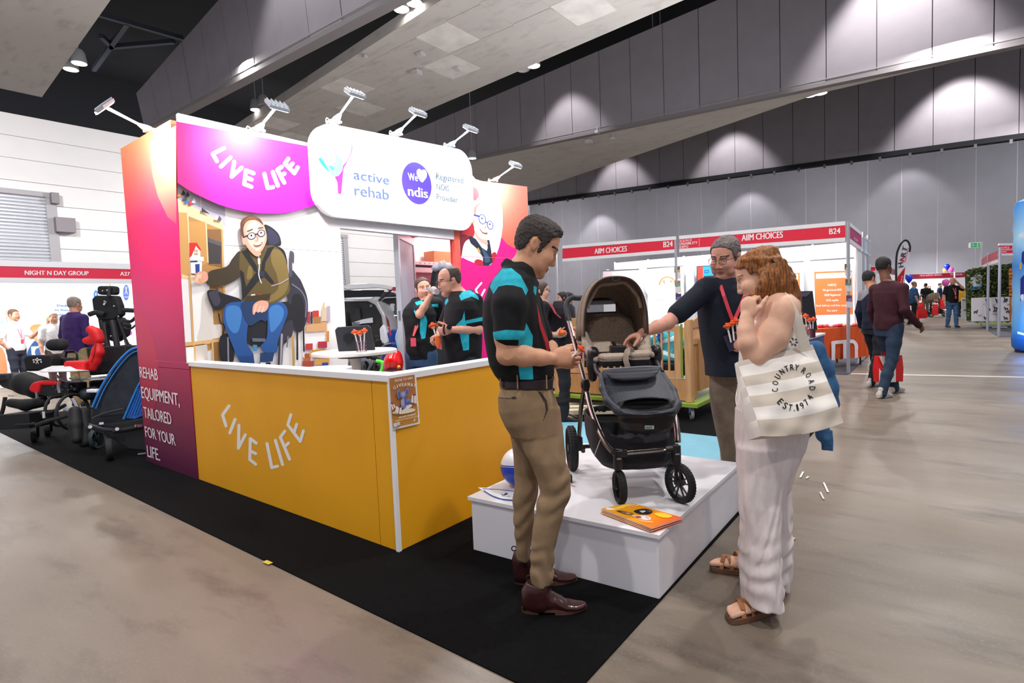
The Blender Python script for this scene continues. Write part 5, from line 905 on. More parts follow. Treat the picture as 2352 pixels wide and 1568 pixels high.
# ================================================================== a general standing or walking figure
def figure(label, foot=None, s=1., yaw=0, D=None, hd=None, sh=None, armL=None, armR=None, shirt=('#202024', 's'), legs=('#24262c', 'trousers'), shoes='#1a1a1c', hairs=('short', '#2a1e18'), skin='#c98f70', stride=0, fat=1., torso=None, legst=None, extra=None, masks=(), shirtcols=(), hands=True, h=None, group=None, headsc=1.0, fem=False, jowl=0, glass=None, lan=None, base=None, iris='#4a3626', lean=0, h_head=None, eyesOn=True, collar=False, nolegs=False):
    b = loc(gnd(*foot)) if base is None else loc(base); b[2] = 0.008; th = math.radians(yaw); fw = V(math.sin(th), -math.cos(th), 0); lf = V(math.cos(th), math.sin(th), 0); Z = V(0, 0, 1)
    Dd = D or float((BAS.T@b-O3)@FW); h = h or max(.0062, Dd*.0013)
    P = lambda x, y, z: b+fw*x*s+lf*y*s+Z*z*s
    t = thing('person', label, 'person', BAS.T@b, group)
    hc = pt(hd[0], hd[1], hd[5] if len(hd) > 5 else Dd) if hd and Dd < 11 else P(.02+lean, 0, 1.635); hy, hp, hrl = (hd[2], hd[3], hd[4]) if hd else (yaw, 5, 0); R = hrot(hy, hp, hrl); hs = s*headsc
    L = lambda x: P(lean*max(0, (x-.9)/.7), 0, x)
    shl, shr = (P(lean*.8, .178*fat**.5, 1.395), P(lean*.8, -.178*fat**.5, 1.395)) if sh is None else (pt(*sh[0]), pt(*sh[1]))
    def arm(a, sho, sd):
        if a is None: return P(-.02+lean*.5, .235*sd*fat**.5, 1.13), P(.05, .245*sd*fat**.5, .885)
        return [pt(*q) if len(q) == 3 and q[2] > 1.5 and q[0] > 3 else P(*q) for q in a[:2]]
    aL, aR = arm(armL, shl, 1), arm(armR, shr, -1)
    ank = [P(stride, .09, .075), P(-stride, -.09, .075)]; hip = [P(0, .088, .90), P(0, -.088, .90)]; kn = [P(stride*.55+.02, .09, .49), P(-stride*.35+.03, -.09, .49)]
    pts = [hc+V(0, 0, .15), b, shl, shr, *aL, *aR, *ank, P(.2, 0, 0), P(-.15, 0, 0)]+([c for c, w, d in torso] if torso else [])+([c for L_ in legst for c, w, d in L_] if legst else [])
    lo, hi = bound(pts, .2)
    S = Sdf(lo, hi, h)
    T = torso or [(L(.86), .155*s*fat**.5, .11*s*fat), (L(.98), .158*s*fat, .12*s*fat), (L(1.10), .150*s*fat, .115*s*fat*fat), (L(1.24), .165*s*fat**.7, .12*s*fat), (L(1.34), .178*s*fat**.5, .115*s), (L(1.41), .155*s*fat**.5, .098*s), (L(1.455), .115*s, .08*s), (L(1.50), .075*s, .065*s)]
    rt = lf if not torso else V(1, 0, 0)
    head(S, hc, R, hs, female=fem, jowl=jowl)
    nb = (shl+shr)/2+Z*.035*s; S.chain([nb, nb*.5+(hc-R[:, 0]*.02*hs-Z*.06*hs)*.5, hc-R[:, 0]*.02*hs-Z*.03*hs], [.062*s*(.85 if fem else 1), .054*s*(.85 if fem else 1), .054*s*(.85 if fem else 1)], .03)
    S.loft([(c, w*.85, d*.85) for c, w, d in T], rt, .03)
    for sho, (e_, w_) in ((shl, aL), (shr, aR)): S.chain([sho, (sho+e_)/2, e_], [.052*s, .049*s, .041*s], .03); S.chain([e_, e_*.6+w_*.4, w_], [.041*s, .039*s, .027*s], .02)
    for sd, (e_, w_), a in ((1, aL, armL), (-1, aR, armR)):
        hk = a[2] if a and len(a) > 2 else None; d = (w_-e_)/np.linalg.norm(w_-e_)
        if hk: hand(S, w_, hk[0], hk[1], hk[2], sc=.95*s, **(hk[3] if len(hk) > 3 else {}))
        elif hands and Dd < 14: hand(S, w_, d, -lf*sd, fw, sc=.95*s, curl=(28, 35, 20))
        else: S.cone(w_, w_+d*.13*s, .036*s, .022*s, .02)
    if not nolegs:
        for i in (0, 1): S.chain([hip[i], kn[i], ank[i]], [.075*s, .048*s, .036*s], .02); S.cone(ank[i], ank[i]+fw*.1*s-Z*.035*s, .035*s, .028*s, .02)
    sculpt('body', S, skinmat(skin, lips='#a5665a'), t, [lipmask(hc, R, hs), browmask(hc, R, hs)])
    if eyesOn and Dd < 11: eyes(hc, R, hs, t, iris)
    if glass: glasses(hc, R, hs, t, glass)
    st, hcol = hairs
    hm = mat(hcol, .62, noise=.65, nscale=48, bump=.9, bscale=120, stretch=(1, 1, 2.2))
    if st != 'bald':
        reg = {'short': HR_SHORT, 'thin': HR_THIN, 'long': HR_LONG, 'tail': HR_LONG}[st]
        def ex(S2, H):
            for i in range(14):
                a = -1+2*i/13; p = H(-.05-.045*(1-abs(a)), .072*a, .05); S2.chain([p, H(-.085+.03*abs(a), .078*a, -.08), H(-.10+.05*abs(a), .085*a, -.24-.02*(i % 3))], [.022, .024, .010], .012)
        def tail(S2, H): S2.chain([H(-.10, 0, .04), H(-.135, 0, .0), H(-.125, 0, -.12), H(-.11, 0, -.2)], [.03, .028, .024, .008], .015)
        hair('hair', hc, R, hm, t, hs, reg, .0075, max(.0045, h*.8), extra=ex if st == 'long' else tail if st == 'tail' else None, rough=.0045 if Dd < 8 else 0, cap=[((-.01, 0, .10), (.07, .05, .03))] if st == 'short' else None)
    # shirt
    sc_, sl = shirt[:2]; S = Sdf(lo, hi, h); g = .014*s
    TT = [(c, w+g, d+g) for c, w, d in T]; S.loft(TT[:-1]+[(TT[-1][0], TT[-1][1]*.8, TT[-1][2])], rt, .025, 2.2)
    if sl != 'n':
        for sho, (e_, w_) in ((shl, aL), (shr, aR)):
            if sl == 's': m_ = sho+(e_-sho)*.72; S.chain([nb*.5+sho*.5, sho, m_], [.06*s, .068*s, .064*s], .03)
            else: S.chain([nb*.5+sho*.5, sho, e_, w_-(w_-e_)*.05], [.06*s, .066*s, .054*s, .04*s], .025)
    if collar:
        f_ = V(R[0, 0], R[1, 0], 0); f_ /= np.linalg.norm(f_); l_ = V(-f_[1], f_[0], 0); cc = nb+Z*.012*s; rg = [cc+fw*.072*s*math.cos(a)+lf*.075*s*math.sin(a)+Z*(-.03*math.cos(a))*s for a in [2*math.pi*i/14 for i in range(15)]]; S.chain(rg, [.013*s]*15, .01); S.chain([q+Z*.018*s for q in rg], [.011*s]*15, .01)
    lo_z = min(c[2] for c, w, d in T)
    for i, (hi_, am) in enumerate(((1.2, .006), (1.0, .006))): S.fold(P(-.3, -.3, hi_-.25), P(.3, .3, hi_+.15), am*.7*s, fw*.3+lf*.6+Z*(.8 if i else -.7), 48, 1.8, i)
    cols = [sc_, *shirtcols]; sculpt('shirt', S, attrmat('shirt_'+sc_.strip('#'), cols, .82, .25, 200, .15, 25), t, list(masks))
    if legs and not nolegs:
        lc, kind = legs; S = Sdf(lo, hi, h)
        S.loft([(P(0, 0, .78), .15*s*fat**.5, .11*s*fat), (P(0, 0, .88), .165*s*fat**.5, .118*s*fat), (P(0, 0, 1.0), .158*s*fat, .122*s*fat)], lf, .04)
        if kind == 'trousers':
            if legst:
                for L_ in legst: S.loft(L_, k=.03, e=2.1)
            else:
                for i in (0, 1): S.chain([hip[i], (hip[i]+kn[i])/2, kn[i], (kn[i]+ank[i])/2, ank[i]-Z*.025*s], [.095*s*fat**.5, .085*s, .068*s, .062*s, .056*s], .03)
            S.fold(P(-.3, -.25, .05), P(.35, .25, .6), .006*s, Z+fw*.3, 62, 2)
        elif kind == 'dress': S.loft([(P(0, 0, .35), .21*s, .17*s), (P(0, 0, .6), .18*s, .15*s), (P(0, 0, .9), .165*s, .13*s)], lf, .03)
        elif kind == 'shorts':
            for i in (0, 1): S.chain([hip[i], (hip[i]+kn[i])/2, kn[i]+Z*.04], [.1*s, .09*s, .085*s], .03)
        sculpt({'dress': 'skirt', 'shorts': 'shorts'}.get(kind, 'trousers'), S, mat(lc, .88, noise=.22, nscale=14, bump=.3, bscale=200), t)
        for i in (0, 1):
            a = ank[i]; S = Sdf(a-.25, a+.32, max(.006, h*.8)); z0 = .008; f2 = fw
            S.loft([(V(a[0], a[1], 0)+f2*x*s+Z*(z0+zh/2*s), zh/2*s, w*s) for x, zh, w in ((-.075, .05, .025), (-.06, .085, .034), (0, .10, .037), (.06, .082, .041), (.12, .06, .045), (.165, .045, .038), (.19, .03, .015))], Z, .012, 2.3, f2); S.cone(a+Z*.03*s, a-Z*.02*s, .043*s, .045*s, .02); S.cutz(.012, False)
            sm = lambda v: .028-v[:, 2]
            sculpt('shoe', S, attrmat('shoe', [shoes if isinstance(shoes, str) else shoes[0], '#d8d4d0' if not isinstance(shoes, str) else '#141414'], .5, .1), t, [sm])
    if lan:
        n_ = nb+Z*.02*s; f_ = fw*.13*s*fat
        for sd in (1, -1): ribbon([(n_+lf*.055*sd*s) @ BAS, (n_+lf*.05*sd*s+fw*.085*s-Z*.02*s) @ BAS, (n_+f_*1.05+lf*.03*sd*s-Z*.13*s) @ BAS, (P(0, 0, 1.12)+f_*1.12+fw*.035) @ BAS], .017*s, .003).build('lanyard', mat(lan, .6), t)
        q = (P(0, 0, 1.1)+f_*1.12+fw*.04) @ BAS; mb = MB(); mb.bar(q, q-V(0, 0, .09*s), .06*s, .004, up=tuple(BAS.T@fw)); mb.build('name_badge', mat('#d84860', .5), t)
    if extra: extra(t, P, fw, lf)
    return t
# --- man in navy polo behind the plinth, reaching into the stroller
def navy():
    D = 3.72; c4 = cr((1400, 500), 2.7036)
    tor = [stn(1630, 1722, 862, D, .17), stn(1628, 1724, 830, D, .175), stn(1620, 1725, 790, D, .17), stn(1613, 1725, 740, D, .165), stn(1609, 1724, 700, D, .16), stn(1608, 1722, 668, D, .14), stn(1622, 1712, 650, D, .11), stn(1645, 1702, 641, D, .08)]
    lg = [[stn(1632, 1722, 850, 3.74, .12), stn(1631, 1722, 900, 3.76, .12), stn(1636, 1722, 940, 3.77, .11), stn(1645, 1722, 985, 3.78, .10), stn(1655, 1722, 1030, 3.78, .09), stn(1662, 1722, 1075, 3.78, .085), stn(1666, 1722, 1140, 3.78, .08)], [stn(1680, 1745, 860, 3.84, .12), stn(1690, 1750, 950, 3.86, .10), stn(1700, 1755, 1040, 3.88, .09), stn(1705, 1757, 1130, 3.9, .08)]]
    e_, w_ = (1532, 742, 3.55), (1476, 764, 3.36)
    el = pt(*e_); wr = pt(*w_)
    b = at(1700, 900, D+.13); b = V(b[0], b[1], 0)
    def ex(t, P, fw, lf):
        for pts in ([at(1655, 655, D-.13), at(1663, 680, D-.19), at(1674, 712, D-.2), at(1683, 736, D-.2)], [at(1716, 662, D-.13), at(1710, 680, D-.19), at(1697, 712, D-.2), at(1686, 736, D-.2)]): ribbon(pts, .021, .003).build('lanyard', mat('#d23a4c', .6), t)
        mb = MB(); q = at(1684, 738, D-.2); mb.cyl(q, q-V(0, 0, .03), .006, 8); mb.build('clip', m_metal, t)
        mb = MB(); mb.prism([at(x, y, D-.21) for x, y in ((1661, 772), (1690, 764), (1704, 796), (1676, 808))], FW*.004); mb.build('name_badge', mat('#251c38', .4), t)
        mb = MB(); text3(mb, 'name', at(1676, 803, D-.214), at(1681, 790, D-.214), at(1673, 801, D-.214)); 
        S = Sdf(*bound([pt(1620, 855, D)-V(.05, .2, .05), pt(1740, 870, D)+V(.05, .2, .05)], .02), .007); S.loft([stn(1632, 1726, 850, D, .165), stn(1632, 1726, 862, D, .165)], k=.003); sculpt('belt', S, mat('#1a1718', .4), t)
        mb = MB(); mb.torus(at(1690, 858, D-.17), FW, .022, .003, 16, 5); mb.build('buckle', m_metal, t)
    t = figure('grey haired man in navy polo reaching his arm into the stroller', base=b, s=1.04, yaw=-38, D=D, hd=(1667, 590, -48, 15, -3, D-.06), sh=((1705, 668, D+.05), (1622, 664, D-.08)), armR=(e_, w_, (V(-.93, -.05, -.30), V(-.25, -.3, -.9), V(-.2, -.95, .1), dict(curls=((12, 22, 15), (35, 45, 25), (45, 50, 30), (50, 50, 30)), tdir=V(-.5, -.6, -.62), tcurl=15, k=.006))), armL=((1735, 790, D+.02), (1716, 797, D-.19), (V(-.8, -.1, .15), V(.3, .9, 0), V(0, -.1, 1), dict(curls=((55, 60, 40),)*4))),
        shirt=('#131a28', 's'), legs=('#746655', 'trousers'), hairs=('short', '#6b6361'), skin='#d39a86', torso=tor, legst=lg, extra=ex, h=.0055, headsc=1.02, jowl=.008, glass='#121216', collar=False, fat=1.05, iris='#5a6470')
    # flat knit collar and placket
    S = Sdf(*bound([pt(1640, 650, D), pt(1715, 660, D)], .16), .005); cc = pt(1677, 655, D-.03); rg = [cc+V(1, -.2, 0)*.100*math.cos(a)+V(.2, 1, 0)*.092*math.sin(a)+V(0, 0, .028*math.sin(a)) for a in [2*math.pi*i/16 for i in range(17)]]
    S.chain(rg, [.015]*17, .01); S.chain([q*.94+cc*.06+V(0, 0, .022) for q in rg], [.012]*17, .012); pass
    sculpt('collar', S, mat('#26344c', .8), t)
navy()
for i, (q, e) in enumerate((((1679, 786), (1671, 752)), ((1686, 782), (1682, 746)), ((1696, 778), (1691, 740)))): pen(at(*q, 3.5), at(*e, 3.5), None, ('orange haired pen held by the navy shirted man, lowest and nearest the stroller', 'middle of three orange haired pens held by the navy shirted man', 'highest orange haired pen held by the navy shirted man, nearest the woman')[i], 'pen', 'orange haired novelty pens', .021)
# --- two staff in the stand
TEAL = '#25adc2'; POLO = '#0f1014'
c6 = cr((720, 500), 4.127)
figure('balding man in glasses and teal shouldered polo holding an orange pen', base=at(1068, 900, 5.0)*V(1, 1, 0), s=1.03, yaw=-62, D=5.0, hd=(1033, 645, -68, 8, 0), sh=((1090, 692, 4.93), (1042, 694, 5.12)), armL=((1097, 757, 4.86), (1036, 757, 4.72), (V(-.95, -.1, -.15), V(.1, .9, -.3), V(0, -.2, 1), dict(curls=((50, 50, 30),)*4))), armR=((1015, 760, 5.2), (1010, 768, 4.85), (V(-.7, -.5, -.3), V(.2, -.3, -.9), V(.3, -.8, .2), dict(curls=((50, 50, 30),)*4))),
    shirt=(POLO, 's'), shirtcols=(TEAL,), masks=[anyof(pmask(c6([(1380, 740), (1430, 680), (1500, 690), (1560, 745), (1570, 780), (1500, 745), (1430, 770), (1400, 785)]), 5, -99, pt(1080, 700, 5.15)[1]), pmask(c6([(1440, 975), (1600, 940), (1610, 975), (1450, 1005)]), 5, -99, pt(1080, 700, 4.98)[1]), pmask(c6([(1430, 880), (1410, 960), (1350, 1020), (1390, 1120), (1420, 1260), (1475, 1250), (1475, 1090), (1440, 990)]), 5, -99, pt(1080, 700, 5.0)[1]), pmask(c6([(1240, 790), (1275, 760), (1280, 790), (1250, 830)]), 5))], legs=('#1c2230', 'trousers'), hairs=('thin', '#3c2c26'), skin='#d39a84', fat=1.15, glass='#16161c', lan='#e05a5c', jowl=.006, collar=True, h=.0075,
    extra=lambda t, P, fw, lf: [(lambda mb: (mb.tube([at(1022+3*math.cos(a), 756+11*math.sin(a), 4.72+.03*math.cos(a*1)) for a in [2*math.pi*k/14 for k in range(14)]], .008, 6, closed=True), mb.cyl(at(1031, 751, 4.7), at(1032, 751, 4.665), .022, 12)))(mbw := MB()) and None or (lambda: None)(), mbw.build('wrist_watch', mat('#15161a', .3), t)])
pen(at(1006, 790, 4.72), at(995, 751, 4.75), None, 'orange haired pen in the hands of the balding man in glasses', 'pen', 'orange haired novelty pens', .03)
mb = MB(); p0, p1 = at(1004, 772, 4.72), at(1007, 800, 4.72); mb.tube([p0, (p0+p1)/2, p1], [.022, .026, .012], 10); mb.build('orange_grip', mat('#e8641e', .3), None); bpy.data.objects['orange_grip']['label'] = 'glossy orange toy tip hanging below the balding man\'s hands'; bpy.data.objects['orange_grip']['category'] = 'toy'
figure('dark haired man in teal and black polo drinking from a clear bottle', base=at(972, 900, 6.1)*V(1, 1, 0), s=1.0, yaw=-15, D=6.1, hd=(972, 663, 22, -4, 8), sh=((1002, 697, 6.08), (957, 698, 6.12)), armR=((964, 722, 5.86), (988, 680, 5.85), (V(.45, -.2, .9), V(.5, .6, -.1), V(-.5, .3, .6), dict(curls=((55, 55, 30),)*4))), armL=((1014, 740, 6.2), (1008, 772, 6.05)), shirt=(POLO, 's'), shirtcols=(TEAL,), masks=[anyof(pmask(c6([(960, 800), (1030, 780), (1040, 810), (980, 830)]), 6), pmask(c6([(1120, 820), (1180, 815), (1185, 850), (1130, 840)]), 6), pmask(c6([(1015, 930), (1060, 920), (1080, 980), (1060, 1140), (1025, 1150), (1008, 1080)]), 6), pmask(c6([(960, 870), (990, 925), (970, 930), (950, 885)]), 6))], legs=('#2c4668', 'trousers'), hairs=('short', '#3a2420'), skin='#d09a82', lan='#e05a5c', collar=True, h=.008)
t = thing('water_bottle', 'clear water bottle tipped up to the drinking man\'s mouth', 'bottle', at(988, 664, 5.85)); p0, p1 = at(981, 663, 5.86), at(1001, 669, 5.74); x_ = (p1-p0)/np.linalg.norm(p1-p0); mb = MB(); mb.lathe([(.001, 0), (.012, .0), (.013, .025), (.03, .06), (.032, .10), (.030, .13), (.032, .19), (.001, .195)], p0, x_, 14); mb.build('bottle_body', mat('#e8eef4', .08, trans=.85), t); mb = MB(); mb.lathe([(.0135, .002), (.0135, .02)], p0, x_, 12); mb.build('cap_ring', mat('#3f7ac0', .4), t)
# --- woman in black behind the man, far women
figure('woman in black dress with glasses and pink lanyard holding an orange toy', base=gnd(1296, 968), s=.955, yaw=80, D=6.4, hd=(1242, 668, 84, 2, 0), sh=((1250, 705, 6.55), (1248, 705, 6.2)), armL=((1262, 762, 6.6), (1282, 768, 6.4), (V(1, -.1, .1), V(0, -1, 0), V(0, 0, 1), dict(curls=((55, 50, 30),)*4))), armR=((1238, 766, 6.1), (1276, 770, 6.25), (V(1, .2, .1), V(0, 1, .1), V(0, 0, 1), dict(curls=((55, 50, 30),)*4))), shirt=('#17151b', 's'), legs=('#17161a', 'trousers'), shoes='#1a1a20', hairs=('long', '#4a342c'), skin='#d6a18c', fem=True, glass='#2a2228', lan='#d85a6a', h=.0085, headsc=.97)
mb = MB(); mb.ell(at(1290, 764, 6.22), .035, 12, 8); mb.ell(at(1296, 762, 6.22), .02, 10, 8); tag(mb.build('orange_toy', mat('#ee6a1c', .4)), 'small orange squeeze toy in the hands of woman in black dress', 'toy')
figure('long black haired woman in black top standing beyond the stroller', base=at(1290, 745, 10.4)*V(1, 1, 0), s=.95, yaw=-65, D=10.4, hd=(1291, 684, -75, 5, 0), hairs=('long', '#141216'), skin='#cf9a82', fem=True, shirt=('#17171d', 'l'), legs=('#1c1c22', 'trousers'), h=.013)
figure('dark haired woman half hidden behind the black topped one by stroller', base=at(1307, 740, 11.4)*V(1, 1, 0), s=.93, yaw=60, D=11.4, hd=(1307, 690, 100, 8, 0), hairs=('long', '#17131a'), skin='#c58e74', fem=True, shirt=('#232029', 'l'), legs=('#1c1c22', 'trousers'), h=.014)
# --- aisle walkers and crowd
figure('man in maroon check shirt and blue jeans walking down the aisle', foot=(2040, 908), s=1.02, yaw=112, hd=(2029, 612, 118, 0, 0), stride=.26, shirt=('#3a1822', 'l'), legs=('#1e3148', 'trousers'), shoes=('#b8b2a8',), hairs=('short', '#15110f'), skin='#6b4230', armR=((-.06, -.24, 1.12), (.24, -.24, .90)), armL=((.04, .25, 1.12), (.10, .24, .88)), h=.0095)
figure('person in navy jacket with grey hood walking beside maroon shirt man', foot=(2008, 884), s=.97, yaw=112, hd=(1995, 640, 120, 8, 0), stride=.2, shirt=('#1d2238', 'l'), shirtcols=('#8d8a92',), masks=[pmask([(1955, 655), (2000, 640), (2000, 668), (1978, 690), (1964, 690)], 8)], legs=('#1a1c26', 'trousers'), shoes=('#cfcac4',), hairs=('short', '#1b1618'), skin='#c08c6c', h=.010)
def shopping_bag(px, py, D, w, hh, label, col='#e01818', rz=0, white=False):
    p = at(px, py, D); t = thing('shopping_bag', label, 'bag', p, 'red expo carry bags'); R_ = BAS[0]*math.cos(rz)+BAS[1]*math.sin(rz); F_ = np.cross(V(0, 0, 1), R_); mb = MB(); q = lambda a, b, c: p+R_*a+F_*b+V(0, 0, c)
    mb.loft([[q(-w/2, -.05, 0), q(w/2, -.05, 0), q(w/2, .05, 0), q(-w/2, .05, 0)], [q(-w*.52, -.06, hh*.5), q(w*.52, -.05, hh*.5), q(w*.52, .05, hh*.5), q(-w*.52, .06, hh*.5)], [q(-w/2, -.03, hh), q(w/2, -.03, hh), q(w/2, .03, hh), q(-w/2, .03, hh)]], smooth=False); mb.build('bag_body', mat(col, .5), t, .004)
    for s_ in (-1, 1): mb = MB(); mb.tube(spline([q(-w*.22, s_*.03, hh-.02), q(-w*.15, s_*.03, hh+.16), q(w*.15, s_*.03, hh+.16), q(w*.22, s_*.03, hh-.02)], 4), .006, 5); mb.build('handle', mat(col, .5), t)
    return t
t = shopping_bag(2040, 876, 7.6, .34, .36, 'red and white carry bag between the legs of aisle walkers', '#d81a1a'); mb = MB()
for tri in ([(-.17, 0), (-.02, .0), (-.17, .2)], [(-.02, 0), (.06, 0), (.06, .3), (-.12, .36), (-.17, .36)]): mb.poly([at(2040, 876, 7.6)+BAS[0]*a-BAS[1]*.066+V(0, 0, c) for a, c in tri])
mb.build('white_panel', mat('#e6e0dc', .6), t)
figure('bald bearded man in black polo and jeans talking on his phone', foot=(2186, 752), s=1.02, yaw=-8, hd=(2180, 651, -25, 0, 0), stride=.10, shirt=('#121216', 's'), legs=('#3c5f86', 'trousers'), shoes='#20242e', hairs=('bald', '#999999'), skin='#c98f78', lan='#e06870', fat=1.12, armL=((.10, .34, 1.30), (.08, .13, 1.56)), h=.016)
figure('stout bald man in blue t shirt and black trousers seen from the side', foot=(2098, 745), s=1.0, yaw=75, hd=(2097, 656, 85, 0, 0), stride=.2, shirt=('#2a4f78', 's'), legs=('#141418', 'trousers'), shoes=('#24242a',), hairs=('thin', '#8a7468'), skin='#c89078', fat=1.3, h=.02)
for lb, ft, hd, kw in (('man in black t shirt and khaki trousers facing away in crowd', (2126, 722), (2122, 656, 170, 0, 0), dict(yaw=165, shirt=('#17171b', 's'), legs=('#6f6656', 'trousers'), hairs=('short', '#1c1a24'))),
    ('long haired woman in dark dress standing under the HART banner', (2068, 742), (2063, 662, 130, 0, 0), dict(yaw=120, shirt=('#1a1a26', 's'), legs=('#191a28', 'dress'), hairs=('long', '#15121a'), fem=True, s=.95)),
    ('dark haired woman in black beside the HART banner, behind the dark dress', (2080, 732), (2077, 658, 20, 0, 0), dict(yaw=30, shirt=('#141418', 'l'), legs=('#141418', 'trousers'), hairs=('long', '#17131a'), fem=True, s=.94)),
    ('man in dark navy shirt standing behind the bald phone man', (2158, 716), (2157, 654, 40, 0, 0), dict(yaw=40, shirt=('#1e2c4a', 's'), legs=('#20222a', 'trousers'), hairs=('short', '#1c1616'))),
    ('brown haired woman in black behind the man in khaki trousers', (2134, 716), (2131, 662, -20, 0, 0), dict(yaw=-20, shirt=('#18181c', 's'), legs=('#1c1c22', 'trousers'), hairs=('long', '#4a3028'), fem=True, s=.93)),
    ('woman with dark bun and pink top in the crowd by the pram', (2146, 714), (2144, 658, 150, 0, 0), dict(yaw=150, shirt=('#c494b4', 's'), legs=('#22222a', 'trousers'), hairs=('short', '#17131a'), fem=True, s=.93)),
    ('person in yellow coat with grey hair beside the dog print panels', (2206, 728), (2212, 676, 90, 10, 0), dict(yaw=100, shirt=('#cfa02c', 'l'), legs=('#22242c', 'trousers'), hairs=('short', '#a8a4a0'), fem=True, s=.85)),
    ('red haired woman in crowd between blue shirt and black shirt men', (2109, 716), (2109, 661, 60, 0, 0), dict(yaw=60, shirt=('#7a5a60', 's'), legs=('#2a2a32', 'trousers'), hairs=('long', '#7a4030'), fem=True, s=.93)),
    ('dark skinned man at the back of the crowd under the HART banner', (2083, 716), (2083, 650, 10, 0, 0), dict(yaw=10, shirt=('#3c3a58', 's'), legs=('#22222a', 'trousers'), hairs=('short', '#120f10'), skin='#6a4634'))):
    figure(lb, foot=ft, hd=hd, h=.026, eyesOn=False, **kw)
for px, py, D, w_, h_, lb in ((2117, 731, 22.0, .36, .36, 'big red carry bag set down beside the stout man in blue'), (2148, 724, 25., .2, .5, 'tall red carry bag hanging by the pram in the crowd'), (2113, 716, 24., .28, .4, 'red carry bag behind the stout man in blue'), (2084, 720, 23.5, .2, .4, 'round red carry bag at the hip of stout man in blue'), (2165, 708, 26., .2, .4, 'red carry bag just behind the bald phone man')): shopping_bag(px, py, D, w_, h_, lb)
# --- people in the booth on the left
figure('man in white polo gesturing with open hand in the left booth', base=at(42, 850, 12.1)*V(1, 1, 0), s=1.0, yaw=78, D=12.1, hd=(37, 737, 84, 0, 0), armR=((-.02, -.3, 1.1), (.0, -.2, .95)), armL=((.16, .22, 1.14), (.40, .2, 1.28)), shirt=('#e9e6ea', 's'), legs=('#1c2030', 'trousers'), hairs=('short', '#5a3e30'), skin='#c08a70', lan='#d8607a', h=.013)
figure('grey haired man in purple shirt and khaki trousers with his back turned', base=at(182, 860, 9.4)*V(1, 1, 0), s=1.06, yaw=165, D=9.4, hd=(171, 700, 175, 4, 0), shirt=('#3b2560', 'l'), legs=('#a8926e', 'trousers'), hairs=('short', '#8d7f76'), skin='#c08a72', fat=1.12, h=.011)
figure('person in white t shirt half hidden behind the purple shirted man', base=at(131, 850, 11.2)*V(1, 1, 0), s=.94, yaw=60, D=11.2, shirt=('#e4e2e4', 's'), legs=('#5c4a4a', 'trousers'), hairs=('long', '#c0a890'), skin='#cf9c84', fem=True, h=.013)
figure('person in teal shouldered polo bending at the open car boot', base=at(772, 800, 8.6)*V(1, 1, 0), s=.98, yaw=70, D=8.6, hd=(764, 700, 80, 20, 0), shirt=(POLO, 's'), shirtcols=(TEAL,), masks=[pmask([(755, 712), (772, 706), (784, 722), (776, 730), (760, 728)], 8.6)], armL=((.1, .25, 1.12), (.34, .2, 1.06)), armR=((.1, -.25, 1.12), (.34, -.2, 1.06)), legs=('#4a3a44', 'trousers'), skin='#d09a84', lean=.1, h=.011)
# ================================================================== white plinth, stroller and what lies on it
ZP = .323
pl = thing('display_plinth', 'low white display plinth carrying the stroller', 'plinth', (3., 1.6, 0))
cA, cB_, cC, cD = V(2.364, 1.033, 0), V(3.70, 1.045, 0), V(3.66, 2.19, 0), V(2.287, 2.15, 0); m_pl = mat('#eceaf0', .35, noise=.015, nscale=3)
def slab(name, pts, z0, z1, m, parent, bevel=.002):
    mb = MB(); mb.prism([V(p)+V(0, 0, z0) for p in pts], (0, 0, z1-z0)); return mb.build(name, m, parent, bevel)
cen = (cA+cB_+cC+cD)/4; inn = [p+(cen-p)/np.linalg.norm(cen-p)*.014 for p in (cA, cB_, cC, cD)]
slab('top_board', [p+(p-cen)/np.linalg.norm(p-cen)*.006 for p in (cA, cB_, cC, cD)], ZP-.022, ZP, m_pl, pl)
for i in range(4):
    a, b = inn[i], inn[(i+1) % 4]; d = (b-a)/np.linalg.norm(b-a); n = V(-d[1], d[0], 0); g = .003
    slab('side_panel', [a+d*g, b-d*g, b-d*g+n*.018, a+d*g+n*.018], .007, ZP-.022, m_pl, pl)
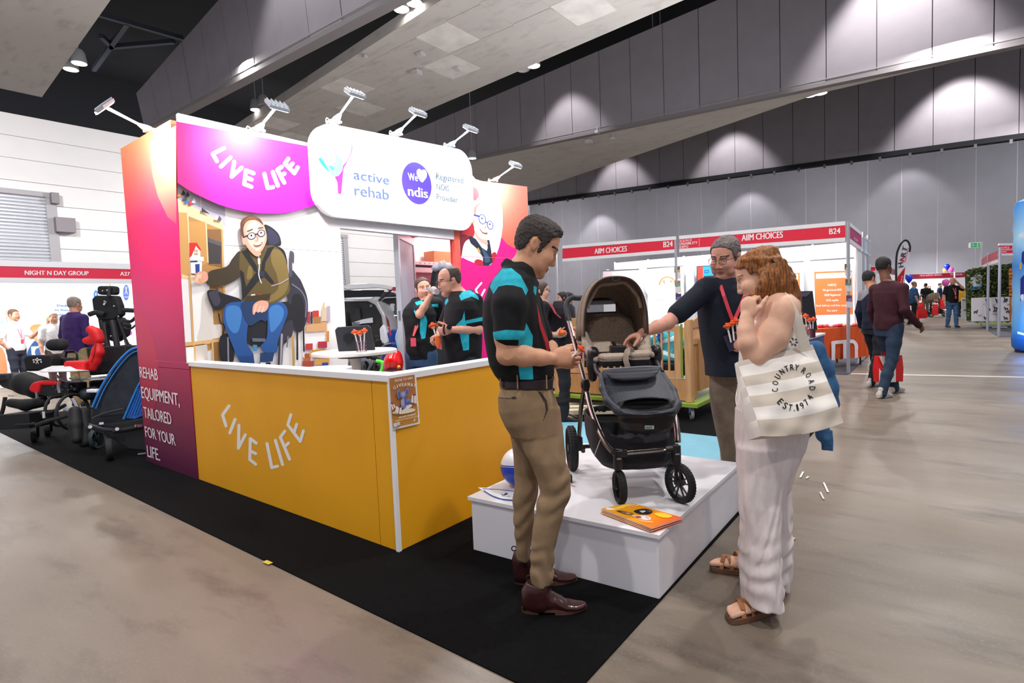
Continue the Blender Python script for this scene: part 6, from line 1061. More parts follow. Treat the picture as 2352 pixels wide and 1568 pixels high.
# --- booklets
_q = lambda z: [gnd(1381, 1167+(ZP+.03-z)*600, ZP+.03)*V(1, 1, 0)+V(0, 0, z), gnd(1451, 1154, ZP+.03)*V(1, 1, 0)+V(0, 0, z), gnd(1565, 1187, ZP+.03)*V(1, 1, 0)+V(0, 0, z), gnd(1494, 1210, ZP+.03)*V(1, 1, 0)+V(0, 0, z)]
g_bk = gradmat('booklet_cover', 1, [(.98, '#d2452c'), (1.06, '#ea7a20'), (1.16, '#f0a010'), (1.5, '#f2ae12')], .4); NM = ('bottom', 'second lowest', 'third lowest', 'fourth lowest', 'fourth from top', 'third from top', 'second from top')
P0 = [gnd(1381, 1167, ZP+.03), gnd(1451, 1154, ZP+.03), gnd(1565, 1187, ZP+.03), gnd(1494, 1210, ZP+.03)]; bc = sum(P0)/4; rb = random.Random(2)
for i in range(8):
    z = ZP+i*.0037; a = rb.uniform(-.035, .035) if i < 7 else 0; off = V(rb.uniform(-.008, .008), rb.uniform(-.008, .008), 0) if i < 7 else V(0, 0, 0)
    pts = [(rotz(a)@(p-bc))*V(1, 1, 0)+bc*V(1, 1, 0)+off+V(0, 0, z) for p in P0]
    t = thing('booklet', ('yellow booklet, %s of the stack on white plinth' % NM[i]) if i < 7 else 'topmost yellow booklet of the stack, cover with round photos', 'booklet', bc*V(1, 1, 0)+V(0, 0, z), 'yellow booklets stacked on the plinth')
    mb = MB(); mb.prism([p+V(0, 0, .0004) for p in pts], (0, 0, .0024)); mb.build('pages', mat('#efe0d8', .7), t)
    mb = MB(); mb.prism([p+V(0, 0, .0029) for p in pts], (0, 0, .0005)); mb.prism([p for p in pts], (0, 0, .0003)); mb.build('cover', g_bk, t)
a = Art(plane(2, ZP+.0294+.0002), (1360, 1140, 9.8), e0=.0004)
a.p('#f8c838', [(460, 255), (890, 140), (960, 160), (560, 300)]); a.p('#f6f0e8', [(330, 245), (450, 262), (540, 295), (380, 300), (300, 285)])
for y in (0, 1, 2): a.t('#fdf6e4', ('move freely', 'live life', 'active rehab')[y], (750+70*y, 222+16*y), (900+70*y, 172+20*y), (740+70*y, 208+16*y), .02)
a.p('#1b1a26', spline([(935, 330), (1050, 285), (1220, 275), (1340, 310), (1350, 360), (1250, 400), (1080, 395)], 4, True)); a.p('#dcdce6', [(1060, 320), (1180, 310), (1210, 335), (1130, 365)]); a.p('#5c6074', [(1220, 300), (1330, 320), (1330, 350), (1250, 330)])
a.p('#7a5a3a', spline([(545, 320), (640, 310), (800, 345), (930, 375), (880, 410), (760, 400), (640, 360)], 4, True)); a.p('#2c2430', [(560, 325), (640, 320), (680, 350), (600, 350)]); a.p('#caa078', [(760, 360), (860, 370), (840, 395), (770, 390)])
a.p('#e8d8cc', spline([(890, 425), (1050, 420), (1200, 420), (1310, 470), (1310, 520), (1180, 525), (1010, 480)], 4, True)); a.p('#9c2c1c', [(960, 440), (1080, 440), (1120, 485), (1010, 480)]); a.p('#caa8b8', [(1200, 440), (1290, 470), (1280, 510), (1210, 480)])
a.p('#ffc42a', [(1400, 380), (1560, 360), (1800, 430), (1700, 480), (1500, 450)], True)
for i in range(4): a.t('#fbe6d8', 'equipment for every body', (1030+50*i, 552+22*i), (1330+20*i, 590+12*i), (1024+50*i, 540+22*i))
a.build('printed_cover', t)
# --- beach ball and flat swim cap packaging
t = thing('beach_ball', 'inflated white and blue beach ball on plinth behind the khaki trousers', 'ball', gnd(1195, 1122, ZP)+V(0, 0, .0)); bcn = gnd(1196, 1122, ZP)+FW*V(1, 1, 0)*.05+V(0, 0, .118)
mb = MB(); R_ = np.array([frame((.12, .1, 1))[0], frame((.12, .1, 1))[1], frame((.12, .1, 1))[2]]).T; mb.ell(bcn, .116, 28, 18, R_)
for i, f in enumerate(mb.f): mb.m[i] = 1 if np.mean([(V(mb.v[j])-bcn)@V(.12, .1, 1) for j in f]) < .012 else 0
mb.build('ball_skin', [mat('#ebeaf2', .25, bump=.15, bscale=25), mat('#1440b8', .25, bump=.15, bscale=25)], t); mb = MB(); mb.torus(bcn+R_[:, 2]*.012, R_[:, 2], .1155, .0015, 40, 5); mb.build('weld_seam', mat('#ccd0e4', .3), t)
t = thing('paper_pennant', 'flat white sheet with blue edging lying on the plinth by the ball', 'paper', gnd(1140, 1132, ZP)); a = Art(plane(2, ZP+.003), e0=.0001)
a.p('#eef0f6', [(1098, 1119), (1125, 1120), (1190, 1126), (1190, 1151), (1150, 1147), (1122, 1136)]); a.l('#1f48a8', [(1109, 1122), (1150, 1124), (1190, 1129)], 1.6); a.l('#1f48a8', [(1112, 1127), (1130, 1138), (1155, 1146), (1190, 1149)], 2.4, True); a.p('#20305c', [(1151, 1133), (1156, 1136), (1162, 1131), (1168, 1134), (1160, 1137), (1153, 1137)]); a.t('#4a5a84', 'active swim', (1153, 1140), (1172, 1141), (1153, 1137.5))
a.build('sheet', t)
t = thing('phone_cable', 'small black plug with pink cord end on plinth beside the rear wheel', 'cable', gnd(1312, 1108, ZP)); p = gnd(1312, 1107, ZP); mb = MB(); mb.obox(p+V(0, 0, .022), BAS, (.006, .02, .022)); mb.build('plug', mat('#121216', .4), t, .003); mb = MB(); mb.tube(spline([p+V(0, 0, .004), p-RT*.01-FW*V(1, 1, 0)*.06+V(0, 0, .004), p+RT*.012-FW*V(1, 1, 0)*.09+V(0, 0, .004)], 4), .003, 5); mb.build('cord', mat('#c89aa2', .5), t)
# ------------------------------------------------------------------ the stroller
SW = V(.63, -.78, 0); SW /= np.linalg.norm(SW); SF = V(-.78, -.63, 0); SF /= np.linalg.norm(SF); SC = V(2.95, 1.465, 0)+SW*.03
W3 = lambda a, f, z: SC+SW*a+SF*f+V(0, 0, z)
def lcs(cx, cy, f): d = ray(1260+cx/2.7026, 600+cy/2.7026); p = O3+d*(((SC+SF*f-O3)@SF)/(d@SF)); return ((p-SC)@SW, f, p[2])
LW = lambda cx, cy, f: W3(*lcs(cx, cy, f)); LL = lambda a, f, z: loc(W3(a, f, z)); LP = lambda cx, cy, f: loc(LW(cx, cy, f))
st = thing('stroller', 'black and taupe baby stroller with bronze frame on the white plinth', 'stroller', W3(0, 0, ZP))
m_brz = mat('#8b7f7a', .25, .95); m_blk = mat('#131316', .45); m_rub = mat('#17171a', .75, bump=.5, bscale=90); m_cloth = mat('#202126', .85, noise=.25, nscale=120, bump=.4, bscale=320); m_slate = mat('#33353f', .6, noise=.2, nscale=90, bump=.3, bscale=320); m_tau = attrmat('taupe_melange', ['#8a7868'], .9, .4, 320, .35, 160); m_bei = attrmat('beige_melange', ['#a8988a'], .9, .4, 320, .3, 160)
def wheel(c, ax, R, wd, nm='wheel', spokes=5):
    c = V(c); x, y, z = frame(ax); w_ = tag(bpy.data.objects.new(nm, None)); C.objects.link(w_); w_.parent = st; ORG[w_.name] = org(st)
    mb = MB(); mb.lathe([(R*.80, -wd*.42), (R*.9, -wd*.5), (R*.97, -wd*.36), (R, -wd*.12), (R, wd*.12), (R*.97, wd*.36), (R*.9, wd*.5), (R*.80, wd*.42)], c, z, 32, True)
    for k in range(40): a = 2*math.pi*k/40; mb.obox(c+(x*math.cos(a)+y*math.sin(a))*R*.985, (z, x*math.cos(a)+y*math.sin(a), -x*math.sin(a)+y*math.cos(a)), (wd*.33, R*.02, R*.022))
    mb.build('tyre', m_rub, w_); mb = MB(); mb.lathe([(R*.70, -wd*.3), (R*.82, -wd*.34), (R*.82, wd*.34), (R*.70, wd*.3)], c, z, 28, True); mb.build('rim', m_blk, w_)
    mb = MB(); mb.cyl(c-z*wd*.45, c+z*wd*.45, R*.17, 16)
    for k in range(spokes):
        a = 2*math.pi*k/spokes+.4
        for s_ in (-.22, .22): mb.bar(c+z*wd*.1+(x*math.cos(a+s_*1.4)+y*math.sin(a+s_*1.4))*R*.12, c+z*wd*.18+(x*math.cos(a+s_)+y*math.sin(a+s_))*R*.78, R*.06, wd*.2, up=z)
    mb.build('spoked_hub', mat('#2a2a2e', .35), w_); return w_
RW = .143
wheel(W3(-.325, -.34, ZP+RW), SW, RW, .055); wheel(W3(.28, -.34, ZP+RW), SW, RW, .055)
RF = .088; wl = W3(-.150, .30, ZP+RF); wr_ = W3(.165, .335, ZP+.105); wheel(wl, (.66, -.75, 0), RF, .044, 'wheel'); wheel(wr_, (-.89, .44, 0), .105, .044, 'wheel')
def tb(name, pts, r, m, n=10, flat=1, sub=5, up=(0, 0, 1)): mb = MB(); mb.tube(spline(pts, sub), r, n, flat=flat, up=up); return mb.build(name, m, st)
mirr = lambda p, ac=-.02: (2*ac-p[0], p[1], p[2])
gl = [lcs(185, 228, -.66), lcs(150, 225, -.655), lcs(120, 245, -.64), lcs(110, 285, -.62), lcs(122, 362, -.57)]; gr = [mirr(p, -.10) for p in gl]
tb('handle_grip', [W3(*p) for p in gl[::-1]]+[W3(*p) for p in gr], .019, mat('#23242a', .6, bump=.3, bscale=200), 12)
for mp_, nm in ((lambda p: p, 'left'), (lambda p: mirr(p, -.06), 'right')):
    q = [mp_(p) for p in (lcs(122, 355, -.57), lcs(160, 500, -.42), lcs(222, 735, -.17))]; tb('push_tube', [W3(*p) for p in q], .0155, m_brz, 10, .75)
    mb = MB(); a_ = W3(*mp_(lcs(118, 345, -.575))); b_ = W3(*mp_(lcs(128, 372, -.56))); mb.cyl(a_, b_, .021, 12); mb.build('grip_collar', m_blk, st)
mc = lambda p: mirr(p, -.035)
for mp_ in (lambda p: p, mc):
    j = mp_(lcs(228, 765, -.15)); c = W3(*j); mb = MB(); mb.obox(c, (SW, SF, V(0, 0, 1)), (.018, .04, .035)); mb.cyl(c-SW*.026, c+SW*.026, .026, 16); mb.build('folding_joint', m_blk, st, .006)
    tb('rear_leg', [W3(*mp_(p)) for p in (lcs(222, 785, -.16), lcs(203, 900, -.22), lcs(195, 1010, -.29), lcs(188, 1110, -.335))], .0145, mat('#5f5852', .3, .9), 10, .8)
    c = W3(*mp_(lcs(188, 1120, -.335))); mb = MB(); mb.obox(c-V(0, 0, .01), (SW, SF, V(0, 0, 1)), (.022, .028, .045)); mb.cyl(c-SW*.04-V(0, 0, .04), c+SW*.04-V(0, 0, .04), .016, 12); mb.build('axle_block', m_blk, st, .006)
lf_ = [lcs(236, 800, -.13), lcs(258, 900, -.02), lcs(300, 1020, .12), lcs(355, 1130, .24), lcs(398, 1182, .29)]
tb('front_leg', [W3(*p) for p in lf_], .0165, m_brz, 10, .75); tb('front_leg', [W3(*p) for p in (mc(lf_[0]), mc(lf_[1]), lcs(772, 930, .12), lcs(797, 1040, .24), lcs(803, 1120, .30))], .0165, m_brz, 10, .75)
tb('cross_bar', [LW(480, 1190, .315), LW(730, 1168, .315)], .0155, mat('#8f8684', .25, .95), 10, .7)
tb('cross_bar_end', [LW(398, 1183, .31), LW(440, 1192, .315), LW(485, 1190, .315)], .019, m_blk, 10); tb('cross_bar_end', [LW(725, 1168, .315), LW(770, 1162, .315), LW(805, 1150, .31)], .019, m_blk, 10); tb('axle_tube', [LW(188, 1150, -.34), W3(.27, -.34, ZP+RW)], .013, m_blk)
for p0, p1, cw, R in ((LW(432, 1195, .312), LW(428, 1290, .305), wl, RF), (LW(790, 1165, .312), LW(795, 1265, .325), wr_, .105)):
    mb = MB(); mb.tube([p0+V(0, 0, .02), p0*.5+p1*.5, p1], [.026, .025, .022], 12); mb.build('swivel_housing', m_blk, st)
    mb = MB(); d = SF*.02; mb.bar(p1+V(0, 0, .01), cw+SW*.024+V(0, 0, -.004), .018, .009, up=SF); mb.bar(p1+V(0, 0, .01), cw-SW*.024+V(0, 0, -.004), .018, .009, up=SF); mb.cyl(cw-SW*.03, cw+SW*.03, .009, 10); mb.build('fork', m_blk, st, .003)
    mb = MB(); q = p0*.75+p1*.25-FW*.027; mb.obox(q, (SW, FW, V(0, 0, 1)), (.011, .0015, .004)); mb.build('badge', mat('#b9b9c0', .3, .8), st)
tb('brake_pedal', [LW(190, 1150, -.345), LW(212, 1165, -.36), LW(215, 1180, -.37)], .014, m_blk)
# basket
def sbox(S, a0, a1, f0, f1, z0, z1, r=.03): pass
S = Sdf(*bound([LL(-.32, -.4, .42), LL(.28, .4, .80), LL(.28, -.4, .42), LL(-.32, .4, .8)], .05), .0065); kz = V(0, 0, 1); raxis = BAS@SW
S.loft([(LL(-.02, .02, .475), .19, .20), (LL(-.02, .01, .52), .225, .25), (LL(-.02, -.02, .60), .245, .27), (LL(-.02, -.03, .70), .25, .28), (LL(-.02, -.04, .745), .25, .28)], raxis, .02, 3.2, kz)
S.loft([(LL(-.02, -.02, .56), .20, .23), (LL(-.02, -.04, .66), .23, .255), (LL(-.02, -.05, .80), .235, .265)], raxis, .015, 3.2, kz, 's'); S.cutp(LL(-.02, .25, .63), BAS@(V(0, 0, 1)+SF*.75)); S.fold(LL(-.4, -.4, .45), LL(.4, .4, .8), .004, (1, .2, .5), 45, 2)
sculpt('basket', S, m_cloth, st)
tb('reflective_cord', [LW(322, 1105, .2), LW(305, 1150, .19), LW(290, 1190, .17), LW(284, 1205, .16)], .0022, mat('#d8d8e0', .4), 5)
# seat tub with drop pocket
S = Sdf(*bound([LL(-.35, -.1, .60), LL(.3, .5, 1.1), LL(.3, -.1, .6), LL(-.35, .5, 1.1)], .03), .0058)
def band(cx0, cx1, cy, f, d, w=None): a, b = lcs(cx0, cy, f), lcs(cx1, cy, f); return (LL((a[0]+b[0])/2, f, (a[2]+b[2])/2), (b[0]-a[0])/2, d)
S.loft([band(335, 690, 672, .13, .035), band(318, 710, 705, .16, .05), band(322, 735, 760, .21, .07), band(340, 775, 830, .27, .085), band(370, 800, 885, .32, .085), band(410, 798, 925, .36, .07), band(430, 790, 945, .36, .05)], raxis, .02, 2.6, kz)
S.chain([LP(325, 700, .2), LP(335, 790, .29), LP(365, 870, .37), LP(430, 928, .42), LP(600, 940, .45), LP(760, 925, .42), LP(800, 885, .36), LP(775, 800, .27), LP(712, 705, .18)], [.012, .016, .018, .020, .021, .020, .018, .015, .011], .018)
S.ell(LP(605, 905, .42), V(.135, .075, .030), np.array([BAS@SW, BAS@SF, V(0, 0, 1)]).T, .012, 's'); S.ell(LP(560, 800, .40), V(.105, .045, .055), np.array([BAS@SW, BAS@SF, V(0, 0, 1)]).T, .03, 's')
S.loft([band(445, 790, 925, .33, .08), band(435, 780, 980, .32, .085), band(452, 765, 1030, .30, .075), band(500, 720, 1056, .28, .05)], raxis, .02, 2.6, kz)
S.ell(LP(610, 880, .37), V(.12, .05, .022), np.array([BAS@SW, BAS@SF, V(0, 0, 1)]).T, .01, 's')
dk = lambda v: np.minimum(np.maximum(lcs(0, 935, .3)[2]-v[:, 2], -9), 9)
op = pmask([(1260+x/2.7026, 600+y/2.7026) for x, y in ((420, 880), (470, 862), (600, 850), (740, 850), (790, 868), (782, 905), (700, 925), (560, 930), (450, 915))], 3.)  # opening painted black, stands for the shade inside it
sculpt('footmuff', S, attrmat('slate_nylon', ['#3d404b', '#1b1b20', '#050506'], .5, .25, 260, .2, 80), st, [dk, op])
S = Sdf(*bound([LL(-.25, .1, .95), LL(.2, .35, 1.05)], .06), .0055); S.loft([band(345, 690, 662, .20, .03), band(350, 686, 690, .245, .03), band(380, 660, 720, .27, .022), band(440, 600, 738, .28, .012)], raxis, .01, 2.6, kz); sculpt('footmuff_flap', S, m_slate, st)
tb('flap_piping', [LW(338, 672, .235), LW(430, 664, .25), LW(600, 652, .25), LW(690, 655, .235)], .004, mat('#8d8f9c', .5), 6)
mb = MB(); q = [LW(*p, .405) for p in ((597, 1018), (654, 1019), (654, 1040), (597, 1041))]; mb.prism(q, SF*.002); mb.build('brand_label', mat('#c9dfe4', .5), st); mb = MB(); text3(mb, 'seed', LW(603, 1036, .41), LW(640, 1035, .41), LW(603, 1022, .41), .03, nrm=SF); mb.build('label_print', mat('#2a4a58', .5), st)
# hubs, pads, seat, harness
for cx, cy0, cy1, f in ((277, 565, 720, .02), (664, 552, 640, .02)):
    S = Sdf(*bound([LP(cx, cy0, f), LP(cx, cy1, f)], .07), .005); S.chain([LP(cx, cy0, f), LP(cx-2, (cy0+cy1)/2, f), LP(cx-4, cy1, f)], [.034, .033, .026], .02); S.ell(LP(cx, cy0, f)+BAS@SF*.028, .026, None, .01); sculpt('seat_hub', S, mat('#18181c', .4, bump=.1), st)
tb('seat_rail', [LW(290, 640, .06), LW(300, 680, .10), LW(330, 715, .16)], .014, mat('#3a3c44', .4, .4)); tb('seat_rail', [LW(668, 620, .06), LW(685, 660, .10), LW(705, 690, .16)], .014, mat('#3a3c44', .4, .4))
up_t = lambda z: (lambda v: v[:, 2]-z)
for cx0, cx1, cy0, cy1 in ((322, 488, 588, 655), (495, 652, 570, 655)):
    S = Sdf(*bound([LP(cx0, cy0, .0), LP(cx1, cy1, .17)], .08), .005); a0, a1 = lcs(cx0, cy0, .15), lcs(cx1, cy1, .15); z1, z0 = a0[2], a1[2]
    S.loft([(LL((a0[0]+a1[0])/2, -.02, z0+.005), (a1[0]-a0[0])/2, .17), (LL((a0[0]+a1[0])/2, -.02, z1-.004), (a1[0]-a0[0])/2-.006, .165)], raxis, .01, 5, kz); S.loft([(LL((a0[0]+a1[0])/2, .1, z1-.012), (a1[0]-a0[0])/2, .04), (LL((a0[0]+a1[0])/2, .1, z1+.008), (a1[0]-a0[0])/2-.01, .03)], raxis, .02, 4, kz)
    sculpt('seat_pad', S, attrmat('pad_two_tone', ['#16161a', '#a8988a'], .9, .4, 320, .25, 160), st, [up_t(z0+(z1-z0)*.52)])
S = Sdf(*bound([LL(-.32, -.55, 1.0), LL(.2, .05, 1.4), LL(.2, -.55, 1.), LL(-.32, .05, 1.4)], .05), .0062)
S.loft([(LL(-.045, -.16, 1.07), .165, .04), (LL(-.05, -.26, 1.15), .175, .04), (LL(-.06, -.36, 1.27), .175, .045), (LL(-.07, -.42, 1.31), .165, .03)], raxis, .02, 3, (BAS@(V(0, 0, 1)*.75-SF*.6))); S.ell(LL(-.06, -.30, 1.27), V(.13, .03, .05), np.array([BAS@SW, BAS@SF, V(0, 0, 1)]).T, .04); S.fold(LL(-.3, -.5, 1.2), LL(.2, -.1, 1.4), .004, (.2, 0, 1), 70, 2)
sculpt('seat_back', S, m_tau, st)
for cxs, nm in (([(222, 455), (240, 520), (262, 570), (300, 610)], 'wing'), ([(610, 470), (600, 520), (612, 560), (640, 580)], 'wing')):
    S = Sdf(*bound([LP(*q, f) for q, f in zip(cxs, (-.12, -.06, -.0, .08))], .07), .0055); S.chain([LP(*q, f) for q, f in zip(cxs, (-.14, -.08, -.02, .06))], [.022, .028, .026, .018], .02); S.chain([LP(cxs[1][0]+(18 if cxs[0][0] < 400 else -16), cxs[1][1]+22, -.12), LP(cxs[2][0]+(22 if cxs[0][0] < 400 else -25), cxs[2][1]+22, -.02)], [.03, .03], .02); sculpt('side_wing', S, m_bei, st)
S = Sdf(*bound([LP(250, 490, -.1), LP(420, 560, -.05)], .08), .0055); S.loft([band(255, 385, 560, -.03, .05), band(265, 385, 500, -.10, .04)], raxis, .02, 4, kz); sculpt('seat_cushion', S, m_bei, st)
S = Sdf(*bound([LP(555, 540, -.02), LP(640, 600, .05)], .07), .0055); S.ell(LP(597, 565, .02), V(.042, .06, .045), np.array([BAS@SW, BAS@SF, V(0, 0, 1)]).T); sculpt('side_bolster', S, m_bei, st)
ribbon([LW(365, 580, .12), LW(400, 570, .08), LW(470, 575, .10), LW(490, 600, .14)], .016, .003, (0, 0, 1)).build('harness_strap', m_bei.copy(), st); ribbon(spline([LW(492, 655, .17), LW(480, 610, .17), LW(488, 560, .16), LW(510, 548, .14), LW(522, 575, .12)], 5), .03, .004).build('harness_strap', m_bei, st)
mb = MB(); mb.obox(LW(430, 545, .06), (SW, SF, V(0, 0, 1)), (.045, .03, .02)); mb.build('harness_buckle', m_blk, st, .006); ribbon([LW(400, 500, -.12), LW(415, 530, -.03), LW(430, 545, .05)], .022, .004, SF).build('harness_strap', m_blk, st)
# hood
def hoop(f, ac, hw, zb, zt, e=2.7, n=28, dz=0): return [(ac+hw*math.copysign(abs(math.cos(t))**(2/e), math.cos(t)), f-dz*(1-abs(math.sin(t))), zb+(zt-zb)*abs(math.sin(t))**(2/e)) for t in [math.pi*(1-k/(n-1)) for k in range(n)]]
HP = [hoop(.0, -.080, .186, 1.205, 1.545, dz=.02), hoop(-.05, -.080, .188, 1.21, 1.552), hoop(-.14, -.082, .190, 1.20, 1.548), hoop(-.20, -.083, .186, 1.20, 1.535), hoop(-.27, -.085, .188, 1.19, 1.525), hoop(-.35, -.087, .184, 1.17, 1.49), hoop(-.42, -.088, .172, 1.16, 1.452), hoop(-.46, -.088, .150, 1.15, 1.43)]
mb = MB(); n = len(HP[0]); mb.add([W3(*p) for h in HP for p in h], [[i*n+j, i*n+j+1, (i+1)*n+j+1, (i+1)*n+j] for i in range(len(HP)-1) for j in range(n-1)], True); o = mb.build('hood', m_tau, st, crease=80); sm = o.modifiers.new('s', 'SOLIDIFY'); sm.thickness = .006; sm.offset = 0
wa0, wa1, wz0, wz1, fr_ = -.185, .012, 1.335, 1.418, -.455; mb = MB(); R1 = [W3(p[0], p[1], p[2]) for p in HP[-1]]; rim_ = [W3(wa0, fr_, wz0), W3(wa0, fr_, wz1), W3(wa1, fr_, wz1), W3(wa1, fr_, wz0)]
ci = int(np.argmin([abs(p[0]-wa0) if p[2] > 1.38 else 9 for p in HP[-1]])); cj = int(np.argmin([abs(p[0]-wa1) if p[2] > 1.38 else 9 for p in HP[-1]]))
mb.poly(R1[:ci+1]+[rim_[1], rim_[0]]); mb.poly(R1[ci:cj+1]+[rim_[2], rim_[1]]); mb.poly(R1[cj:]+[rim_[3], rim_[2]]); mb.poly([R1[0], rim_[0], rim_[3], R1[-1]])
o = mb.build('hood_rear', m_tau, st); sm = o.modifiers.new('s', 'SOLIDIFY'); sm.thickness = .004
mb = MB(); mb.prism([W3(a_, fr_+.002, z_) for a_, z_ in ((wa0, wz0), (wa1, wz0), (wa1, wz1), (wa0, wz1))], SF*.002); mb.build('mesh_window', mat('#dfe8f6', .6, alpha=.28), st)
tb('window_binding', [W3(wa0, fr_+.006, wz1), W3(wa0, fr_+.006, wz0), W3(wa1, fr_+.006, wz0), W3(wa1, fr_+.006, wz1)], .005, m_blk, 6, sub=1); mb = MB(); mb.prism([W3(a_, fr_+.004, z_) for a_, z_ in ((wa0-.01, wz1-.004), (wa1+.02, wz1-.004), (wa1+.015, wz1+.05), (wa0+.0, wz1+.045))], SF*.004); mb.build('rolled_blind', mat('#332c2c', .85, bump=.3), st)
for k, (i, m_, r_) in enumerate(((0, mat('#3a322e', .8), .006), (2, mat('#3a322e', .8), .0045), (4, mat('#332c2a', .8), .004), (5, mat('#332c2a', .8), .004))): tb('hood_piping', [W3(*p) for p in HP[i]], r_, m_, 6, sub=2)
S = Sdf(*bound([W3(*p) @ BAS.T for p in HP[0]], .08), .006) 
tb('brow_fold', [W3(p[0]*.93-.005, p[1]-.05, p[2]-.03-.006*math.sin(k*1.1)) for k, p in enumerate(HP[0])][4:-4], .012, m_tau, 8, sub=2); tb('zip_toggle', [LW(397, 100, .01), LW(400, 118, .015), LW(420, 124, .017), LW(438, 117, .015), LW(437, 100, .01)], .004, m_blk, 6, sub=3)
# ================================================================== the left booth, mobility equipment, inside of the stand
def pad(name, pts, D, dep, m, parent, bevel=.012, ax=None):
    mb = MB(); d = FW*dep if ax is None else V(ax)*dep; mb.prism([at(x, y, D)-d/2 for x, y in pts], d); return mb.build(name, m, parent, bevel)
def rpx(x0, y0, x1, y1, r=4, n=4):
    o = []
    for cx, cy, a0 in ((x1-r, y0+r, -90), (x1-r, y1-r, 0), (x0+r, y1-r, 90), (x0+r, y0+r, 180)): o += [(cx+r*math.cos(math.radians(a0+90*k/n)), cy+r*math.sin(math.radians(a0+90*k/n))) for k in range(n+1)]
    return o
def tubes(name, pts, D, r, m, parent, sub=4, n=8): mb = MB(); mb.tube(spline([at(*(p if len(p) == 3 else (*p, D))) for p in pts], sub), r, n); return mb.build(name, m, parent)
def blob(name, pts, m, parent, k=.03, h=.01, label=None, folds=None):
    P = [(pt(x, y, D), r) for x, y, D, r in pts]; S = Sdf(*bound([p for p, r in P], max(r for p, r in P)+.05), h); S.chain([p for p, r in P], [r for p, r in P], k) if len(P) > 1 else S.ell(P[0][0], P[0][1])
    if folds: S.fold(S.lo, S.lo+S.n*h, *folds)
    return sculpt(name, S, m, parent, label=label)
def gwheel(c, ax, R, wd, parent, spokes=6, thin=.82, mt=None):
    c = V(c); x, y, z = frame(ax); mb = MB(); mb.lathe([(R*thin, -wd*.4), (R*.93, -wd*.5), (R, -wd*.2), (R, wd*.2), (R*.93, wd*.5), (R*thin, wd*.4)], c, z, 26, True); mb.build('tyre', mt or mat('#1a1a1d', .75), parent)
    mb = MB(); mb.cyl(c-z*wd*.5, c+z*wd*.5, R*.2, 12)
    for k in range(spokes): a = 2*math.pi*k/spokes; mb.bar(c+(x*math.cos(a)+y*math.sin(a))*R*.15, c+(x*math.cos(a)+y*math.sin(a))*R*thin*1.02, R*.07, wd*.3, up=z)
    mb.build('spoked_hub', mat('#4a4c52', .35, .6), parent)
m_k = mat('#101013', .7, bump=.2, bscale=150); m_kk = mat('#1b1c20', .5); m_ch = mat('#9a9ca4', .3, .9); m_red = mat('#d8141a', .55, bump=.15, bscale=150); m_fas = mat('#dc1440', .5); m_scheme = mat('#e8e9ee', .45)
# --- booth with NIGHT N DAY GROUP fascia
t = thing('exhibition_booth', 'white shell booth with red NIGHT N DAY GROUP fascia on the left', 'booth', (1.5, 12, 0))
PF = plane(1, 11.5)
part('fascia_panel', m_fas, t, ((-3, 11.5, 2.158), (3.9, 11.53, 2.335)), bevel=0); part('fascia_rail', m_scheme, t, ((-3, 11.49, 2.335), (3.9, 11.54, 2.43)), bevel=0); part('fascia_rail', m_scheme, t, ((-3, 11.49, 2.08), (3.9, 11.54, 2.158)), bevel=0)
mb = MB(); text(PF, 'NIGHT N DAY GROUP', (57, 631), (203, 632), (57, 621), mb, .03); text(PF, 'A27', (276, 632.5), (298, 633), (276, 624), mb, .03); mb.build('printed_lettering', mat('#f6f2f4', .5), t)
part('upright', m_scheme, t, ((3.86, 11.5, .006), (3.91, 11.55, 2.08))); g_sky = gradmat('sky_print', 2, [(0, '#e8e2e0'), (1.2, '#f0f3f6'), (2.0, '#dbeaf4'), (2.5, '#c6e0f2')])
for x0, x1 in ((-6, .9), (.93, 2.9), (2.93, 4.95), (4.98, 6.4), (6.43, 9.5)): part('wall_panel', g_sky, t, ((x0, 17., .006), (x1, 17.04, 2.5)))
for x in (.915, 2.915, 4.965, 6.415): part('wall_post', m_scheme, t, ((x-.02, 16.96, .006), (x+.02, 17.06, 2.52)))
def mural(fn):
    a = Art(plane(1, 17.), (0, 600, 6.03)); a.e = .01; fn(a); a.build('printed_mural', t)
BL_ = '#2c66a8'
for sx, x0, x1, y in (('Dedicated', 790, 1085, 625), ('to Innovation', 752, 1130, 685), ('Quality and', 715, 1085, 748), ('Service', 805, 1000, 802)): mural(lambda a: a.t(BL_, sx, (x0, y), (x1, y+7), (x0, y-32), .008))
mural(lambda a: (a.p('#c9ccd4', [(0, 820), (80, 780), (250, 830), (380, 900), (420, 1000), (300, 1400), (0, 1300)], True), a.p('#a9bcd8', [(0, 830), (100, 800), (120, 900), (40, 1000), (0, 1000)], True), a.p('#e3b4a4', [(50, 700), (90, 630), (180, 640), (200, 760), (120, 800), (60, 770)], True), a.p('#dcd6d4', [(60, 690), (90, 615), (190, 620), (210, 680), (120, 650)], True), a.p('#e08a5c', [(0, 1200), (60, 1260), (90, 1400), (95, 1560), (0, 1560)], True)))
mural(lambda a: (a.p('#2c5a94', [(380, 1260), (460, 1120), (560, 1060), (680, 1070), (760, 1150), (780, 1420), (400, 1420)], True), a.p('#e2a484', [(470, 1080), (430, 950), (520, 890), (600, 930), (610, 1060), (560, 1140), (500, 1110)], True), a.p('#d89a58', [(410, 960), (440, 890), (540, 870), (620, 920), (630, 1010), (590, 1000), (560, 930), (480, 930)], True), a.p('#e9e9ec', [(430, 1180), (630, 1170), (620, 1300), (440, 1310)]), a.p('#3f62a0', [(500, 1210), (600, 1200), (570, 1290), (490, 1290)], True), a.p('#a8c860', [(630, 1170), (690, 1180), (690, 1290), (625, 1290)], True)))
